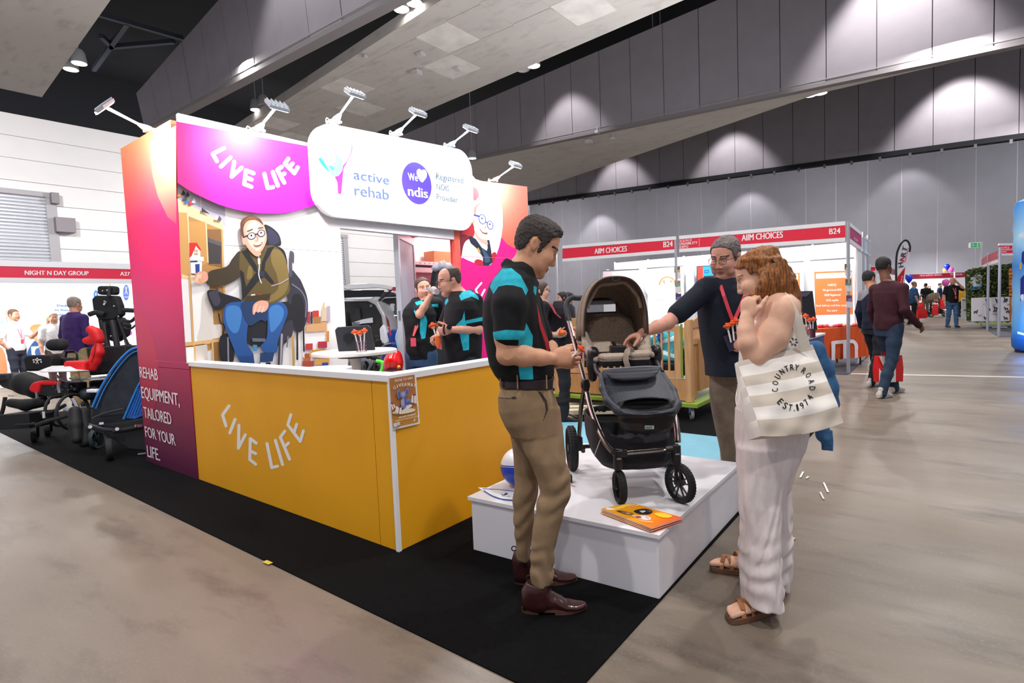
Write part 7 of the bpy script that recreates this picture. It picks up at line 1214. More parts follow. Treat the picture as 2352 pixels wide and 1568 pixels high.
mural(lambda a: (a.el('#4a62ae', (1748, 432), 42, 110), a.l('#e8eef8', [(1735, 350), (1750, 400), (1730, 450)], 6), a.l('#e8eef8', [(1760, 350), (1745, 400), (1765, 450)], 6), a.t('#e8eef8', 'research', (1720, 500), (1778, 500), (1720, 482))))
mural(lambda a: (a.el('#3f78bc', (1328, 470), 30, 72), a.l('#d8e6f4', [(1320, 440), (1335, 470)], 6), a.l('#d8e6f4', [(1335, 440), (1320, 470)], 6)))
for cx, cy, rx, ry, cc in ((1790, 990, 42, 36, '#a04a98'), (1510, 330, 22, 26, '#e0a050')): mural(lambda a: a.el(cc, (cx, cy), rx, ry))
# --- bike trailer in blue and black
t = thing('bike_trailer', 'blue and black tented bike trailer stroller beside the pink tower', 'trailer', gnd(270, 1050)); ax = V(.55, .83, 0); D = 5.75; off = lambda d: ax*d
mb = MB(); prof = [(206, 978), (213, 930), (232, 893), (262, 845), (296, 808), (318, 797), (352, 792), (356, 985)]; mb.prism([at(x, y, D) for x, y in prof], ax*.75); mb.build('tent_body', mat('#14171c', .45, noise=.3, nscale=6, bump=.4, bscale=12), t, .01)
mb = MB(); mb.prism([at(x, y, D-.012) for x, y in ((228, 955), (236, 915), (262, 862), (296, 822), (322, 812), (326, 868), (304, 915), (286, 950))], FW*.01); mb.build('mesh_screen', mat('#20262e', .35, noise=.4, nscale=9, bump=.5, bscale=9), t)
g_ = mat('#1d5aa8', .5, bump=.25, bscale=30); mb = MB(); P_ = [(327, 868), (310, 905), (296, 938), (284, 960), (310, 962), (350, 945), (350, 855)]; mb.prism([at(x, y, D-.02) for x, y in P_], FW*.012); mb.build('side_panel', g_, t, .004)
for k in range(8):
    x0 = 290+k*7.5; tubes('gather', [(x0+4, 957-k*2.2), (x0+18, 925-k*5), (min(349, x0+30), 885-k*1.5)], D-.024, .005, mat('#2a70c4', .5), t)
for pts, r_ in (([(212, 935), (232, 890), (262, 842), (296, 806), (322, 796)], .012), ([(220, 938), (240, 893), (270, 846), (300, 813), (325, 803)], .007), ([(284, 962), (300, 925), (318, 885), (334, 862)], .011)): tubes('blue_piping', pts, D-.03, r_, mat('#2f7fd0', .35), t)
pad('lower_body', [(205, 976), (282, 968), (352, 955), (356, 1035), (300, 1030), (262, 1005), (215, 985)], D-.02, .08, mat('#17181c', .5, bump=.2, bscale=60), t); tubes('frame_tube', [(262, 990), (300, 984), (350, 972)], D-.1, .024, m_kk, t); tubes('frame_tube', [(205, 976), (235, 985), (262, 988)], D-.1, .02, m_kk, t); tubes('strap', [(212, 960), (245, 947), (285, 938)], D-.06, .008, mat('#3a3d44', .5), t)
for x, y in ((207, 980), (269, 985)): mb = MB(); mb.cyl(at(x, y, D-.15), at(x, y, D-.11), .018, 12); mb.build('end_cap', mat('#c8c8cc', .4), t)
mb = MB()
pad('care_label', [(228, 970), (238, 969), (238, 974), (228, 975)], D-.09, .004, mat('#d8d8dc', .5), t, 0); 
for ch, x, c_ in (('Y', 309, '#d8c23c'), ('o', 316, '#d84a8c'), ('G', 322, '#c84a6c')): mb = MB(); text3(mb, ch, at(x, 981, D-.13), at(x+5, 980.5, D-.13), at(x, 975, D-.13), .02); mb.build('brand_print', mat(c_, .5), t)
c = gnd(253, 1057); c[2] = .115; gwheel(c, V(.9, -.25, 0), .115, .055, t); mb = MB(); mb.bar(c+V(.0, .035, 0), at(240, 985, D-.05), .03, .02); mb.build('fork', m_kk, t, .004); c = gnd(222, 1030); c[2] = .115; gwheel(c, V(.6, -.75, 0), .115, .07, t, mt=mat('#2b3a40', .7)); tubes('tow_bar', [(318, 1043), (335, 1041), (350, 1038)], 5.6, .012, m_ch, t)
# --- tall black power chair
t = thing('power_wheelchair', 'tall black power wheelchair with raised backrest and headrest', 'wheelchair', gnd(262, 985)); D = 7.0
pad('headrest', rpx(229, 657, 270, 677, 6), D, .10, m_k, t, .02); pad('backrest', [(217, 687), (226, 679), (272, 679), (280, 700), (284, 722), (268, 735), (232, 735), (221, 716)], D, .11, m_k, t, .02)
pad('lower_back', [(232, 728), (280, 728), (296, 745), (292, 770), (270, 785), (240, 775)], D+.05, .14, mat('#15161a', .6), t, .02)
for nm, pts, r_ in (('back_post', [(250, 680), (250, 660)], .022), ('arm_frame', [(205, 722), (222, 717), (240, 722)], .03), ('arm_frame', [(282, 712), (308, 713), (325, 716)], .028), ('arm_strut', [(325, 716), (318, 738), (300, 755), (285, 752)], .012), ('actuator', [(258, 735), (264, 765), (270, 800)], .035), ('actuator', [(240, 740), (244, 775), (250, 805)], .03), ('tilt_link', [(270, 730), (285, 770), (300, 800)], .014), ('tilt_link', [(232, 735), (238, 770), (240, 800)], .014), ('side_rail', [(236, 795), (262, 800), (300, 795)], .03), ('cable_loop', [(236, 770), (228, 790), (238, 806), (252, 798)], .007), ('chrome_rod', [(283, 765), (288, 785), (292, 800)], .012), ('joystick_arm', [(284, 735), (300, 738), (312, 728)], .02)): tubes(nm, pts, D-.08, r_, m_ch if nm == 'chrome_rod' else mat('#6a2a30', .5) if nm == 'cable_loop' else m_kk, t)
for x, y in ((236, 668), (246, 667), (240, 692), (252, 800), (255, 772), (239, 790), (272, 727), (262, 703)): mb = MB(); mb.ell(at(x, y, D-.1), .013, 8, 6); mb.build('bolt', m_ch, t)
mb = MB(); mb.bar(at(238, 700, D-.09), at(243, 692, D-.09), .02, .006, up=tuple(FW)); mb.build('tag', mat('#d8d8dc', .4), t)
pad('seat_base', [(228, 798), (318, 792), (322, 850), (236, 860)], D, .45, mat('#15161a', .6), t, .02); pad('drive_base', [(236, 870), (318, 868), (322, 930), (240, 935)], D, .5, mat('#101114', .5), t, .03); c = gnd(262, 968); c[2] = .16; gwheel(c, V(.7, -.6, 0), .16, .08, t); pad('blue_cushion', [(228, 820), (250, 815), (252, 835), (230, 838)], D-.1, .1, mat('#2458b8', .6), t)
# --- red standing chair with white tray
t = thing('mobility_chair', 'red padded mobility chair with white tray and black wheeled base', 'wheelchair', gnd(150, 1000)); D = 6.6
blob('headrest', [(209, 757, D, .05), (222, 766, D, .055), (226, 779, D, .05), (205, 782, D, .035), (196, 782, D, .032)], m_red, t, .05, .009); blob('backrest', [(226, 792, D, .045), (225, 808, D, .06), (218, 828, D, .055), (212, 842, D, .05)], m_red, t, .04, .009); tubes('back_piping', [(219, 790), (217, 808), (210, 832)], D-.07, .006, mat('#a80c12', .5), t)
pad('seat_cushion', rpx(161, 828, 211, 853, 6), D, .22, m_red, t, .03); pad('thigh_cushion', [(76, 890), (84, 878), (104, 873), (140, 874), (140, 884), (104, 884), (98, 905), (80, 898)], D-.15, .14, m_red, t, .02)
mb = MB(); P_ = [(88, 849), (93, 857), (222, 853), (222, 851)]; 
tr = [at(x, y, d) for x, y, d in ((93, 855, 6.35), (178, 853, 6.3), (222, 851, 6.75), (160, 841, 7.0), (118, 842, 6.95))]; mb.prism(tr, (0, 0, .012)); mb.build('tray', mat('#ececf2', .35), t, .003)
for pts in ([(90, 851), (114, 842), (117, 847), (95, 855)], [(121, 843), (160, 841), (175, 848), (170, 850), (122, 849)]): pad('tray_rim', pts, 6.45, .02, mat('#f2f2f6', .35), t, .003)
pad('second_tray', [(187, 869), (243, 863), (243, 868), (190, 873)], 6.6, .2, mat('#8e9098', .35), t, .004)
for nm, pts, d, r_, m_ in (('seat_rail', [(100, 885), (140, 886), (180, 884)], 6.5, .022, m_kk), ('seat_rail', [(110, 895), (150, 894), (175, 892)], 6.45, .02, m_kk), ('clamp', [(136, 875), (134, 888), (137, 902)], 6.35, .017, m_ch), ('knee_strut', [(84, 900), (85, 914)], 6.35, .014, m_ch), ('tray_arm', [(130, 862), (145, 874), (170, 877), (190, 874)], 6.45, .014, m_ch), ('tray_arm', [(160, 868), (168, 872), (185, 876)], 6.4, .01, m_ch), ('frame_tube', [(112, 915), (135, 908), (155, 906)], 6.4, .018, m_kk), ('frame_tube', [(83, 976), (112, 966), (142, 958), (172, 948)], 6.15, .022, m_kk), ('frame_tube', [(95, 950), (120, 945), (150, 930)], 6.3, .02, m_kk), ('foot_strut', [(100, 945), (101, 960)], 6.2, .013, mat('#d0d0d4', .4)), ('chrome_leg', [(166, 915), (174, 928), (180, 940)], 6.3, .02, mat('#c8c8d0', .25, .9)), ('axle', [(148, 940), (160, 942), (172, 944)], 6.3, .022, mat('#d4d6e4', .3, .7))): tubes(nm, pts, d, r_, m_, t)
pad('gear_plate', [(102, 882), (178, 878), (180, 905), (150, 912), (104, 902)], 6.55, .3, mat('#17171b', .5), t, .01)
for k in range(8): mb = MB(); mb.ell(at(122+k*7, 887+(k % 2)*8, 6.38), .008, 6, 5); mb.build('bolt', m_ch, t)
mb = MB(); mb.torus(at(168, 945, 6.4), V(.5, -.86, .05), .20, .018, 30, 8); mb.build('wheel_rim', m_kk, t); mb = MB(); mb.torus(at(140, 940, 6.5), V(.5, -.86, .05), .19, .016, 30, 8); mb.build('wheel_rim', m_kk, t)
for x, y, R in ((81, 1015, .075), (112, 1002, .075)): c = gnd(x, y); c[2] = R; gwheel(c, V(.9, -.4, 0), R, .05, t); mb = MB(); mb.bar(c+V(.03, .0, 0), at(x+5, y-38, 6.2), .03, .03); mb.build('caster_fork', m_kk, t, .004)
blob('tread_pad', [(172, 945, 6.1, .06), (173, 975, 6.05, .065), (176, 1008, 6.0, .05)], m_k, t, .03, .011); blob('tread_pad', [(190, 950, 6.2, .07), (192, 985, 6.15, .075), (194, 1015, 6.1, .06)], m_k, t, .03, .011); pad('white_cover', [(204, 893), (227, 893), (228, 901), (205, 901)], 6.5, .1, mat('#eceaf0', .6), t); blob('knee_pad', [(197, 905, 6.55, .07), (215, 902, 6.6, .08)], mat('#26303a', .6), t, .03, .011)
# --- black therapy chair with paw logo, left edge
t = thing('therapy_chair', 'black padded therapy chair with white paw print on its back', 'wheelchair', gnd(70, 985)); D = 7.2
blob('headrest', [(122, 792, D, .075), (140, 791, D, .08)], mat('#1b1d22', .75), t, .03, .011); pad('backrest', [(63, 822), (74, 815), (128, 814), (132, 822), (128, 850), (70, 852)], D-.1, .15, m_k, t, .03); pad('side_cushion', [(116, 822), (160, 821), (164, 840), (118, 846)], D+.1, .15, mat('#1e1e23', .7), t, .02); tubes('push_handle', [(150, 850), (152, 812), (160, 807), (176, 810), (177, 835)], D+.2, .015, mat('#2a2a30', .3, .5), t)
a = Art(lambda x, y: at(x, y, D-.178), (0, 600, 6.03)); W2 = '#e8e8ea'
for cx, cy in ((462, 1365), (470, 1395), (492, 1362), (515, 1345), (538, 1362), (562, 1362), (570, 1392), (515, 1375)): a.el(W2, (cx, cy), 12, 11)
a.l(W2, [(515, 1375), (500, 1415)], 9); a.l(W2, [(515, 1375), (530, 1415)], 9); a.build('printed_logo', t)
blob('seat', [(20, 875, 6.9, .09), (60, 880, 6.8, .13), (90, 890, 6.75, .14)], m_k, t, .05, .013); pad('leg_rest', [(-10, 858), (42, 856), (46, 872), (-10, 878)], 6.9, .3, mat('#23252b', .6), t, .02); blob('calf_pad', [(25, 925, 6.5, .05), (60, 930, 6.5, .065), (100, 922, 6.5, .06)], m_k, t, .03, .012); pad('label_strip', [(19, 907), (30, 908), (30, 911), (19, 910)], 6.38, .01, mat('#b8a8a8', .5), t, 0)
pad('battery_box', [(28, 948), (96, 944), (98, 978), (25, 982)], 6.4, .35, mat('#0e0f12', .55), t, .01); tubes('crutch_leg', [(12, 912), (8, 935), (3, 952)], 6.6, .022, m_kk, t); mb = MB(); mb.lathe([(.03, 0), (.05, .005), (.045, .03), (.02, .05)], gnd(2, 958), n=12); mb.build('rubber_foot', m_kk, t); tubes('base_tube', [(35, 975), (60, 974), (82, 972)], 6.2, .015, m_kk, t)
# ================================================================== inside the stand
t = thing('bar_table', 'round white topped bar table behind the yellow counter', 'table', V(3.35, 4.5, 0)); tcn = gnd(815, 806, 1.09); tcn = at(815, 806, 5.35); tcn[2] = 0; zt = float(at(815, 806, 5.35)[2])
mb = MB(); mb.lathe([(.001, 0), (.385, 0), (.398, .006), (.398, .03), (.39, .036), (.001, .036)], tcn+V(0, 0, zt-.03), n=48); mb.build('table_top', mat('#efe6dc', .4), t); mb = MB(); mb.cyl(tcn+V(0, 0, .02), tcn+V(0, 0, zt-.05), .049, 24); mb.build('column', mat('#e6d6c6', .4), t); mb = MB(); mb.lathe([(.001, 0), (.27, 0), (.27, .012), (.06, .03), (.001, .03)], tcn+V(0, 0, .007), n=32); mb.build('base', mat('#d8d8dc', .4), t); mb = MB(); mb.cyl(tcn+V(0, 0, zt-.06), tcn+V(0, 0, zt-.03), .16, 20); mb.build('fixing_plate', m_kk, t)
t2 = thing('round_table', 'lower white round table top just behind the counter cap', 'table', at(740, 846, 4.6)*V(1, 1, 0)); c = at(738, 846, 4.7); mb = MB(); mb.lathe([(.001, -.03), (.24, -.03), (.25, -.02), (.25, 0), (.001, 0)], c, n=36); mb.build('table_top', mat('#f2f0f2', .35), t2); mb = MB(); mb.cyl(c*V(1, 1, 0)+V(0, 0, .007), c-V(0, 0, .03), .04, 16); mb.lathe([(.001, 0), (.2, 0), (.2, .012), (.001, .02)], c*V(1, 1, 0)+V(0, 0, .007), n=24); mb.build('pedestal', m_scheme, t2)
t = thing('tablet_stand', 'dark rounded tablet shell standing on the bar table', 'tablet', at(815, 806, 5.3)); pad('shell', [(770, 758), (776, 751), (845, 746), (852, 752), (862, 803), (856, 807), (785, 812), (778, 806)], 5.3, .03, mat('#22242b', .5, bump=.1), t, .006); mb = MB(); q = at(800, 776, 5.27); mb.cyl(q, q-FW*.02, .045, 20); mb.build('camera_boss', mat('#121318', .3), t); mb = MB(); mb.bar(at(815, 780, 5.33), at(822, 806, 5.45), .05, .01); mb.build('kick_stand', m_kk, t)
t = thing('pen_cup', 'purple wire mesh cup of novelty pens on the bar table', 'cup', at(831, 810, 5.12)); cc = at(831, 809, 5.12); mb = MB()
for z in (0, .03, .06, .095): mb.torus(cc+V(0, 0, z+.003), (0, 0, 1), .045, .0028, 20, 5)
for k in range(16): a_ = 2*math.pi*k/16; mb.cyl(cc+V(.045*math.cos(a_), .045*math.sin(a_), 0), cc+V(.045*math.cos(a_), .045*math.sin(a_), .098), .0018, 4)
mb.cyl(cc, cc+V(0, 0, .004), .045, 20); o = mb.build('wire_mesh', mat('#5c3a58', .4, .4), t)
for p, q, lb in (((825, 806), (815, 765), 'orange haired pen leaning left in the purple wire cup'), ((831, 806), (827, 768), 'middle orange haired pen standing in the purple wire cup'), ((836, 806), (837, 762), 'orange haired pen leaning right in the purple wire cup')): pen(at(*p, 5.12), at(*q, 5.12), None, lb, 'pen', 'orange haired novelty pens', .026)
for x, y, lb in ((790, 814, 'white card on the bar table by the tablet'), (812, 816, 'white card on the bar table below the pen cup'), (842, 812, 'white card at the right of pen cup')): mb = MB(); p = gnd(x, y, zt+.008); mb.obox(p, np.eye(3), (.035, .02, .0008)); tag(mb.build('card', mat('#d8d6dc', .5)), lb, 'card')
# store shelf, box and bags behind the door
t = thing('store_shelf', 'white perforated steel shelf inside the store room', 'shelf', (6.1, 6.1, 0)); za, zb = onp(1000, 606, 1, 6.2)[2], onp(1000, 616, 1, 6.2)[2]
part('shelf_board', mat('#d8d8e0', .5), t, ((5.45, 5.95, za-.05), (7.04, 6.24, za))); part('shelf_board', mat('#c9c9d2', .5), t, ((5.45, 5.95, za-.16), (7.04, 6.24, za-.09)))
for x in (5.46, 6.98): part('shelf_post', m_scheme, t, ((x, 6.2, .006), (x+.04, 6.24, za+.06)))
for k in range(12): mb = MB(); p = V(5.55+k*.09, 5.948, za-.025); mb.cyl(p, p+V(0, .004, 0), .008, 8); mb.build('punch_hole', mat('#3a3a44'), t)
t = thing('cardboard_box', 'brown cardboard box on the store room shelf', 'box', (6.4, 6.1, za)); p = onp(998, 606, 1, 5.98); q = onp(1038, 587, 1, 5.98); part('carton', mat('#b3835c', .85, noise=.1, nscale=6), t, ((p[0], 5.98, za+.002), (q[0], 6.2, za+.17))); part('tape', mat('#c9a47c', .4), t, ((p[0]+.01, 6.07, za+.1705), (q[0]-.01, 6.12, za+.1725)), bevel=0)
t = thing('hanging_bag', 'tall black equipment bag in the store doorway', 'bag', (6.1, 5.9, 0)); blob('bag_body', [(1012, 632, 7.5, .12), (1010, 680, 7.5, .17), (1008, 760, 7.5, .19), (1006, 830, 7.5, .19)], mat('#17181e', .7, bump=.3, bscale=30), t, .05, .014, folds=(.008, (1, 0, .4), 30, 2))
t = thing('plastic_wrap', 'crumpled clear plastic wrap on top of the black bag', 'wrap', (6.1, 5.9, 1.9)); blob('film', [(1000, 616, 7.4, .05), (1018, 610, 7.4, .06), (1032, 613, 7.4, .045)], mat('#b8bcc8', .2, alpha=.7, bump=.6, bscale=40), t, .03, .012, folds=(.012, (1, .3, .6), 60, 3))
# red ride-on, green frame and gear seen through the opening
t = thing('red_ride_on', 'glossy red rounded ride on shell on grey base behind the door leaf', 'ride-on', at(905, 850, 5.9)); blob('shell', [(906, 818, 5.9, .075), (904, 830, 5.9, .095), (903, 842, 5.9, .10)], mat('#e01414', .2, coat=.5), t, .04, .009); pad('base', rpx(884, 850, 922, 866, 3), 5.9, .3, mat('#3a5060', .6), t); pad('slot', [(889, 845), (912, 845), (912, 847), (889, 847)], 5.78, .01, m_kk, t, 0); mb = MB(); mb.ell(at(916, 843, 5.78), .02, 10, 6); mb.build('yellow_reflector', mat('#e0a020', .4), t)
t = thing('hand_cycle', 'black hand cycle with lime green curved tube under the table', 'cycle', at(850, 860, 6.3)); tubes('green_tube', [(864, 829), (876, 831), (880, 842), (874, 856)], 6.2, .022, mat('#58d838', .35), t); c = at(838, 850, 6.3); gwheel(c, V(.5, -.86, 0), .11, .04, t); c = at(862, 850, 6.4); gwheel(c, V(.6, -.8, 0), .10, .04, t); blob('saddle', [(845, 818, 6.3, .03), (862, 820, 6.3, .03), (875, 826, 6.3, .02)], m_k, t, .02, .009); tubes('frame_tube', [(850, 820), (852, 838), (846, 852)], 6.3, .02, m_ch, t); pad('gear_case', rpx(822, 836, 872, 862, 5), 6.45, .1, m_kk, t)
t = thing('grey_bag', 'crumpled dark grey bag under the round bar table', 'bag', at(825, 850, 6.8)); blob('bag_body', [(818, 845, 6.8, .12), (838, 840, 6.8, .13), (856, 836, 6.9, .09)], mat('#4a4c58', .7), t, .05, .014, folds=(.012, (1, .2, .5), 40, 2))
t = thing('silver_frame', 'silver tube frame standing behind the tablet on the bar table', 'frame', at(880, 800, 8.)); tubes('tube', [(873, 806), (880, 796), (890, 791), (900, 789)], 7.8, .02, m_ch, t); blob('black_pad', [(868, 786, 7.9, .05), (872, 796, 7.9, .06)], m_k, t, .03, .012)
# cars with open tailgates beyond the stand
t = thing('car', 'white people mover with open tailgate showing dark boot', 'car', at(825, 805, 19.)*V(1, 1, 0)); D = 19.
K_ = [(774, 700), (780, 690), (795, 684), (850, 684), (868, 692), (884, 722), (893, 760), (891, 800), (786, 806), (776, 790)]
mb = MB(); mb.prism([at(x, y, D) for x, y in K_], FW*1.9); mb.build('body_shell', mat('#cfd0d6', .3, .2), t, .05)
pad('boot_opening', [(778, 705), (786, 692), (845, 691), (862, 700), (876, 725), (881, 765), (873, 790), (792, 798), (781, 780)], D-.03, .06, mat('#0c0e13', .6), t, .02)
for nm, pts, d, dep, m_ in (('tailgate', [(784, 660), (800, 653), (845, 651), (880, 654), (903, 659), (899, 666), (870, 661), (826, 663), (800, 665)], D-1.2, .12, mat('#dfe0e6', .25, .2)), ('tailgate_glass', [(783, 668), (800, 666), (884, 666), (872, 681), (782, 684)], D-.9, .05, mat('#11151c', .1)), ('tailgate_frame', [(782, 662), (786, 664), (776, 690), (772, 698), (770, 690)], D-.8, .08, mat('#1a1d24', .4)), ('tailgate_strut', [(898, 664), (902, 666), (872, 693), (868, 688)], D-.8, .05, mat('#1a1d24', .4)), ('bumper', [(784, 790), (880, 784), (894, 776), (895, 790), (884, 800), (786, 808)], D-.15, .2, mat('#d8d9de', .35)), ('tail_lamp', [(885, 722), (893, 735), (896, 752), (890, 748)], D-.06, .06, mat('#7a1020', .3))): pad(nm, pts, d, dep, m_, t, .02)
for nm, pts, m_ in (('seat_back', [(812, 708), (826, 705), (830, 735), (812, 738)], mat('#20232b', .7)), ('boot_trim', [(781, 712), (790, 708), (798, 745), (790, 748)], mat('#b9a9ac', .6)), ('hoist_arm', [(805, 742), (830, 734), (856, 729), (857, 741), (834, 743), (810, 748)], mat('#cfd4e2', .4)), ('hoist_motor', [(810, 740), (828, 738), (826, 758), (812, 757)], mat('#3a3f4a', .5))): pad(nm, pts, D-.12, .08, m_, t, .01)
mb = MB(); mb.cyl(at(852, 702, D-.1), at(852, 702, D-.06), .05, 14); mb.build('speaker_disc', mat('#6a707c', .5), t); c = at(868, 800, 17.7); c[2] = .33; gwheel(c, RT*.9+FW*.3, .33, .2, t)
t = thing('car', 'white van with open rear and grey seats beside the people mover', 'car', at(895, 800, 21.)*V(1, 1, 0)); D = 21.
pad('body_shell', [(866, 690), (880, 680), (930, 676), (935, 800), (880, 800), (870, 740)], D+1.9, 2.2, mat('#c2c4cc', .3, .2), t, .05); pad('rear_opening', [(872, 694), (884, 685), (928, 683), (930, 770), (884, 768)], D-.05, .1, mat('#23252c', .6), t, .02)
for x0, y0, x1, y1, c_ in ((875, 694, 885, 714, '#c8ccd4'), (896, 697, 907, 715, '#d2d6dc'), (888, 705, 900, 735, '#3a3c46'), (905, 700, 922, 740, '#4a4c56'), (880, 738, 925, 748, '#14161c')): pad('interior_panel', rpx(x0, y0, x1, y1, 3), D-.14, .06, mat(c_, .5), t, .01)
pad('roof_spoiler', [(868, 675), (880, 670), (905, 672), (915, 680), (870, 682)], D-.3, .4, mat('#1c2028', .35), t, .02)
t = thing('blue_wheelchair_shell', 'blue and white moulded wheelchair shell in front of van', 'wheelchair', at(900, 800, 12.)*V(1, 1, 0)); pad('blue_shell', [(880, 876), (880, 800), (884, 770), (905, 755), (930, 760), (930, 874)], 12., .3, mat('#1c3f94', .4), t, .03); pad('white_shell', [(874, 755), (882, 745), (888, 765), (893, 785), (886, 792), (876, 780)], 11.8, .2, mat('#e6e8f0', .35), t, .02); tubes('white_tube', [(918, 755), (912, 775), (916, 795), (920, 812)], 11.7, .04, mat('#b8d4f0', .4), t); mb = MB(); text3(mb, 'auto', at(894, 791, 11.7), at(908, 790, 11.7), at(894, 786, 11.7), .02); mb.build('brand_print', mat('#8aa4d8', .5), t); mb = MB(); mb.bar(at(893, 752, 11.6), at(897, 770, 11.6), .04, .02); mb.build('red_tag', mat('#c02830', .5), t)
t = thing('blue_flag', 'narrow blue flag edge beside the roller shutter', 'flag', at(750, 720, 14.)*V(1, 1, 0)); pad('cloth', [(748, 636), (758, 668), (764, 684), (748, 688)], 14., .02, mat('#1c4fb0', .6), t, 0); tubes('pole', [(747, 630), (748, 690), (749, 800)], 14., .02, m_kk, t)
t = thing('red_sign', 'small red booth sign board beyond the tailgate', 'sign', at(897, 665, 27.)); pad('board', [(890, 659), (912, 659), (912, 668), (890, 667)], 27., .06, m_fas, t, 0); mb = MB(); text3(mb, 'expo', at(891, 664, 26.9), at(902, 664, 26.9), at(891, 661, 26.9)); mb.build('printed_lettering', mat('#f0e0e4', .5), t); part('post', m_scheme, t, (tuple(at(905, 668, 27.)*V(1, 1, 0)-.03), tuple(at(905, 668, 27.)+.03)))
# ================================================================== cot on the green trolley
m_wd = mat('#c49362', .5, noise=.16, nscale=5, stretch=(6, 6, .7)); m_wd2 = mat('#b98551', .5, noise=.16, nscale=5, stretch=(6, 6, .7)); m_grn = mat('#7f9a2c', .5)
X0, Y0, X1, Y1 = 6.25, 2.30, 7.2, 4.15; ZT = .21
zx = lambda px, py: float(onp(px, py, 0, X0)[2])
t = thing('cot_trolley', 'lime green wheeled trolley board under the wooden cot', 'trolley', (6.7, 3.2, 0)); part('deck', m_grn, t, ((X0-.08, Y0-.1, ZT-.045), (X1+.1, Y1+.1, ZT)))
for x, y in ((X0+.02, Y0+.0), (X1-.05, Y0+.02), (X0+.02, Y1-.05), (X1-.05, Y1-.05)):
    c = V(x, y, .078); gwheel(c, V(.5, -.86, 0), .072, .035, t, 5, mt=mat('#8d9096', .5)); mb = MB(); mb.bar(c+V(.03, .02, 0), c+V(.03, .02, .075), .04, .05); mb.box((x-.06, y-.05, ZT-.057), (x+.07, y+.06, ZT-.046)); mb.build('caster_fork', m_ch, t, .003)
t = thing('cot', 'light oak wooden cot with barred side and solid carved end panel', 'cot', (6.7, 3.2, ZT)); z = lambda v: ZT+v
part('corner_post', m_wd, t, ((X0-.02, Y0-.02, z(0)), (X0+.07, Y0+.06, 1.17)), bevel=.008); part('corner_post', m_wd, t, ((X0-.02, Y1-.06, z(0)), (X0+.07, Y1+.02, 1.17)), bevel=.008); part('corner_post', m_wd, t, ((X1-.07, Y0-.02, z(0)), (X1+.02, Y0+.06, 1.17)), bevel=.008); part('corner_post', m_wd, t, ((X1-.07, Y1-.06, z(0)), (X1+.02, Y1+.02, 1.17)), bevel=.008)
part('green_strip', mat('#6f8a2a', .5), t, ((X0-.03, Y0+.075, z(.28)), (X0-.015, Y0+.10, 1.12))); part('side_stile', m_wd, t, ((X0-.02, Y0+.10, z(.28)), (X0+.02, Y0+.18, 1.1))); part('side_stile', m_wd, t, ((X0-.02, Y1-.2, z(.28)), (X0+.02, Y1-.1, 1.1)))
part('side_rail', m_wd, t, ((X0-.02, Y0+.18, z(.28)), (X0+.02, Y1-.2, z(.36)))); part('side_rail', m_wd, t, ((X0-.02, Y0+.18, 1.03), (X0+.02, Y1-.2, 1.1))); part('side_panel', m_wd2, t, ((X0-.012, Y0+.06, z(.02)), (X0+.012, Y1-.06, z(.27))))
for k in range(16): y = Y0+.25+k*.0895; part('bar', m_wd, t, ((X0-.011, y-.012, z(.36)), (X0+.011, y+.012, 1.03)), bevel=.004)
for k in range(16): y = Y0+.25+k*.0895; part('bar', m_wd, t, ((X1-.011, y-.012, z(.36)), (X1+.011, y+.012, 1.03)), bevel=.004)
for Yp in (Y0, Y1):
    n = 10; xs = [X0+.07+(X1-X0-.14)*i/n for i in range(n+1)]; mb = MB(); mb.prism([(x, Yp, 1.06) for x in xs]+[(x, Yp, 1.13+.07*math.sin(math.pi*i/n)**.8) for i, x in reversed(list(enumerate(xs)))], (0, .035, 0)); mb.build('curved_top_rail', m_wd, t, .005)
    for k in range(11): x = X0+.12+k*.071; part('spindle', mat('#d6aa7c', .5), t, ((x-.011, Yp+.005, .94), (x+.011, Yp+.027, 1.06)), bevel=.004)
    part('mid_rail', m_wd, t, ((X0+.07, Yp-.005, .87), (X1-.07, Yp+.035, .94))); part('end_panel', m_wd2, t, ((X0+.07, Yp+.005, z(.03)), (X0+.24, Yp+.03, .87))); part('end_panel', m_wd2, t, ((X0+.245, Yp-.02, z(.1)), (X1-.24, Yp+.01, .92))); part('end_panel', m_wd2, t, ((X1-.235, Yp+.005, z(.03)), (X1-.07, Yp+.03, .87)))
part('mattress', mat('#16181c', .8), t, ((X0+.03, Y0+.07, z(.3)), (X1-.03, Y1-.07, z(.45))), bevel=.03)
t = thing('duvet', 'rumpled white and teal duvet lying in the cot', 'bedding', (6.7, 3.0, .68)); S = Sdf(loc(V(6.2, 2.2, .6))-1.6, loc(V(6.2, 2.2, .6))+1.6, .03)
S.loft([(loc(V(6.7, y, .74)), .34, .10) for y in (2.5, 2.8, 3.2, 3.6)], BAS@V(1, 0, 0), .05, 2.6)
for k in range(9): S.ell(loc(V(6.45+.06*(k % 4), 2.5+.09*k, .80+.05*(k % 3))), .11, None, .06)
S.fold(S.lo, S.lo+S.n*.03, .02, (1, .5, .7), 22, 2); sculpt('quilt', S, attrmat('duvet_cloth', ['#b8d8da', '#3f9aa6'], .85, .3, 40), t, [lambda v: .03*np.sin(v[:, 0]*19+3*np.sin(v[:, 2]*17))+.012])
for q, r, c_, lb in (((1503, 786), .07, '#e8c020', 'yellow plush toy behind the bars of the cot'), ((1519, 778), .06, '#1c3a9a', 'navy and white plush toy behind the bars of cot'), ((1332, 812), .09, '#5a2a6a', 'purple cushion low behind the left bars of cot')): p = onp(*q, 0, 6.5); mb = MB(); mb.ell(p, r, 14, 10); mb.ell(p+V(-.03, 0, r*1.1), r*.6, 12, 8); mb.ell(p+V(-.02, r*.7, r*.3), r*.4, 8, 6); tag(mb.build('plush_toy', mat(c_, .8)), lb, 'toy')
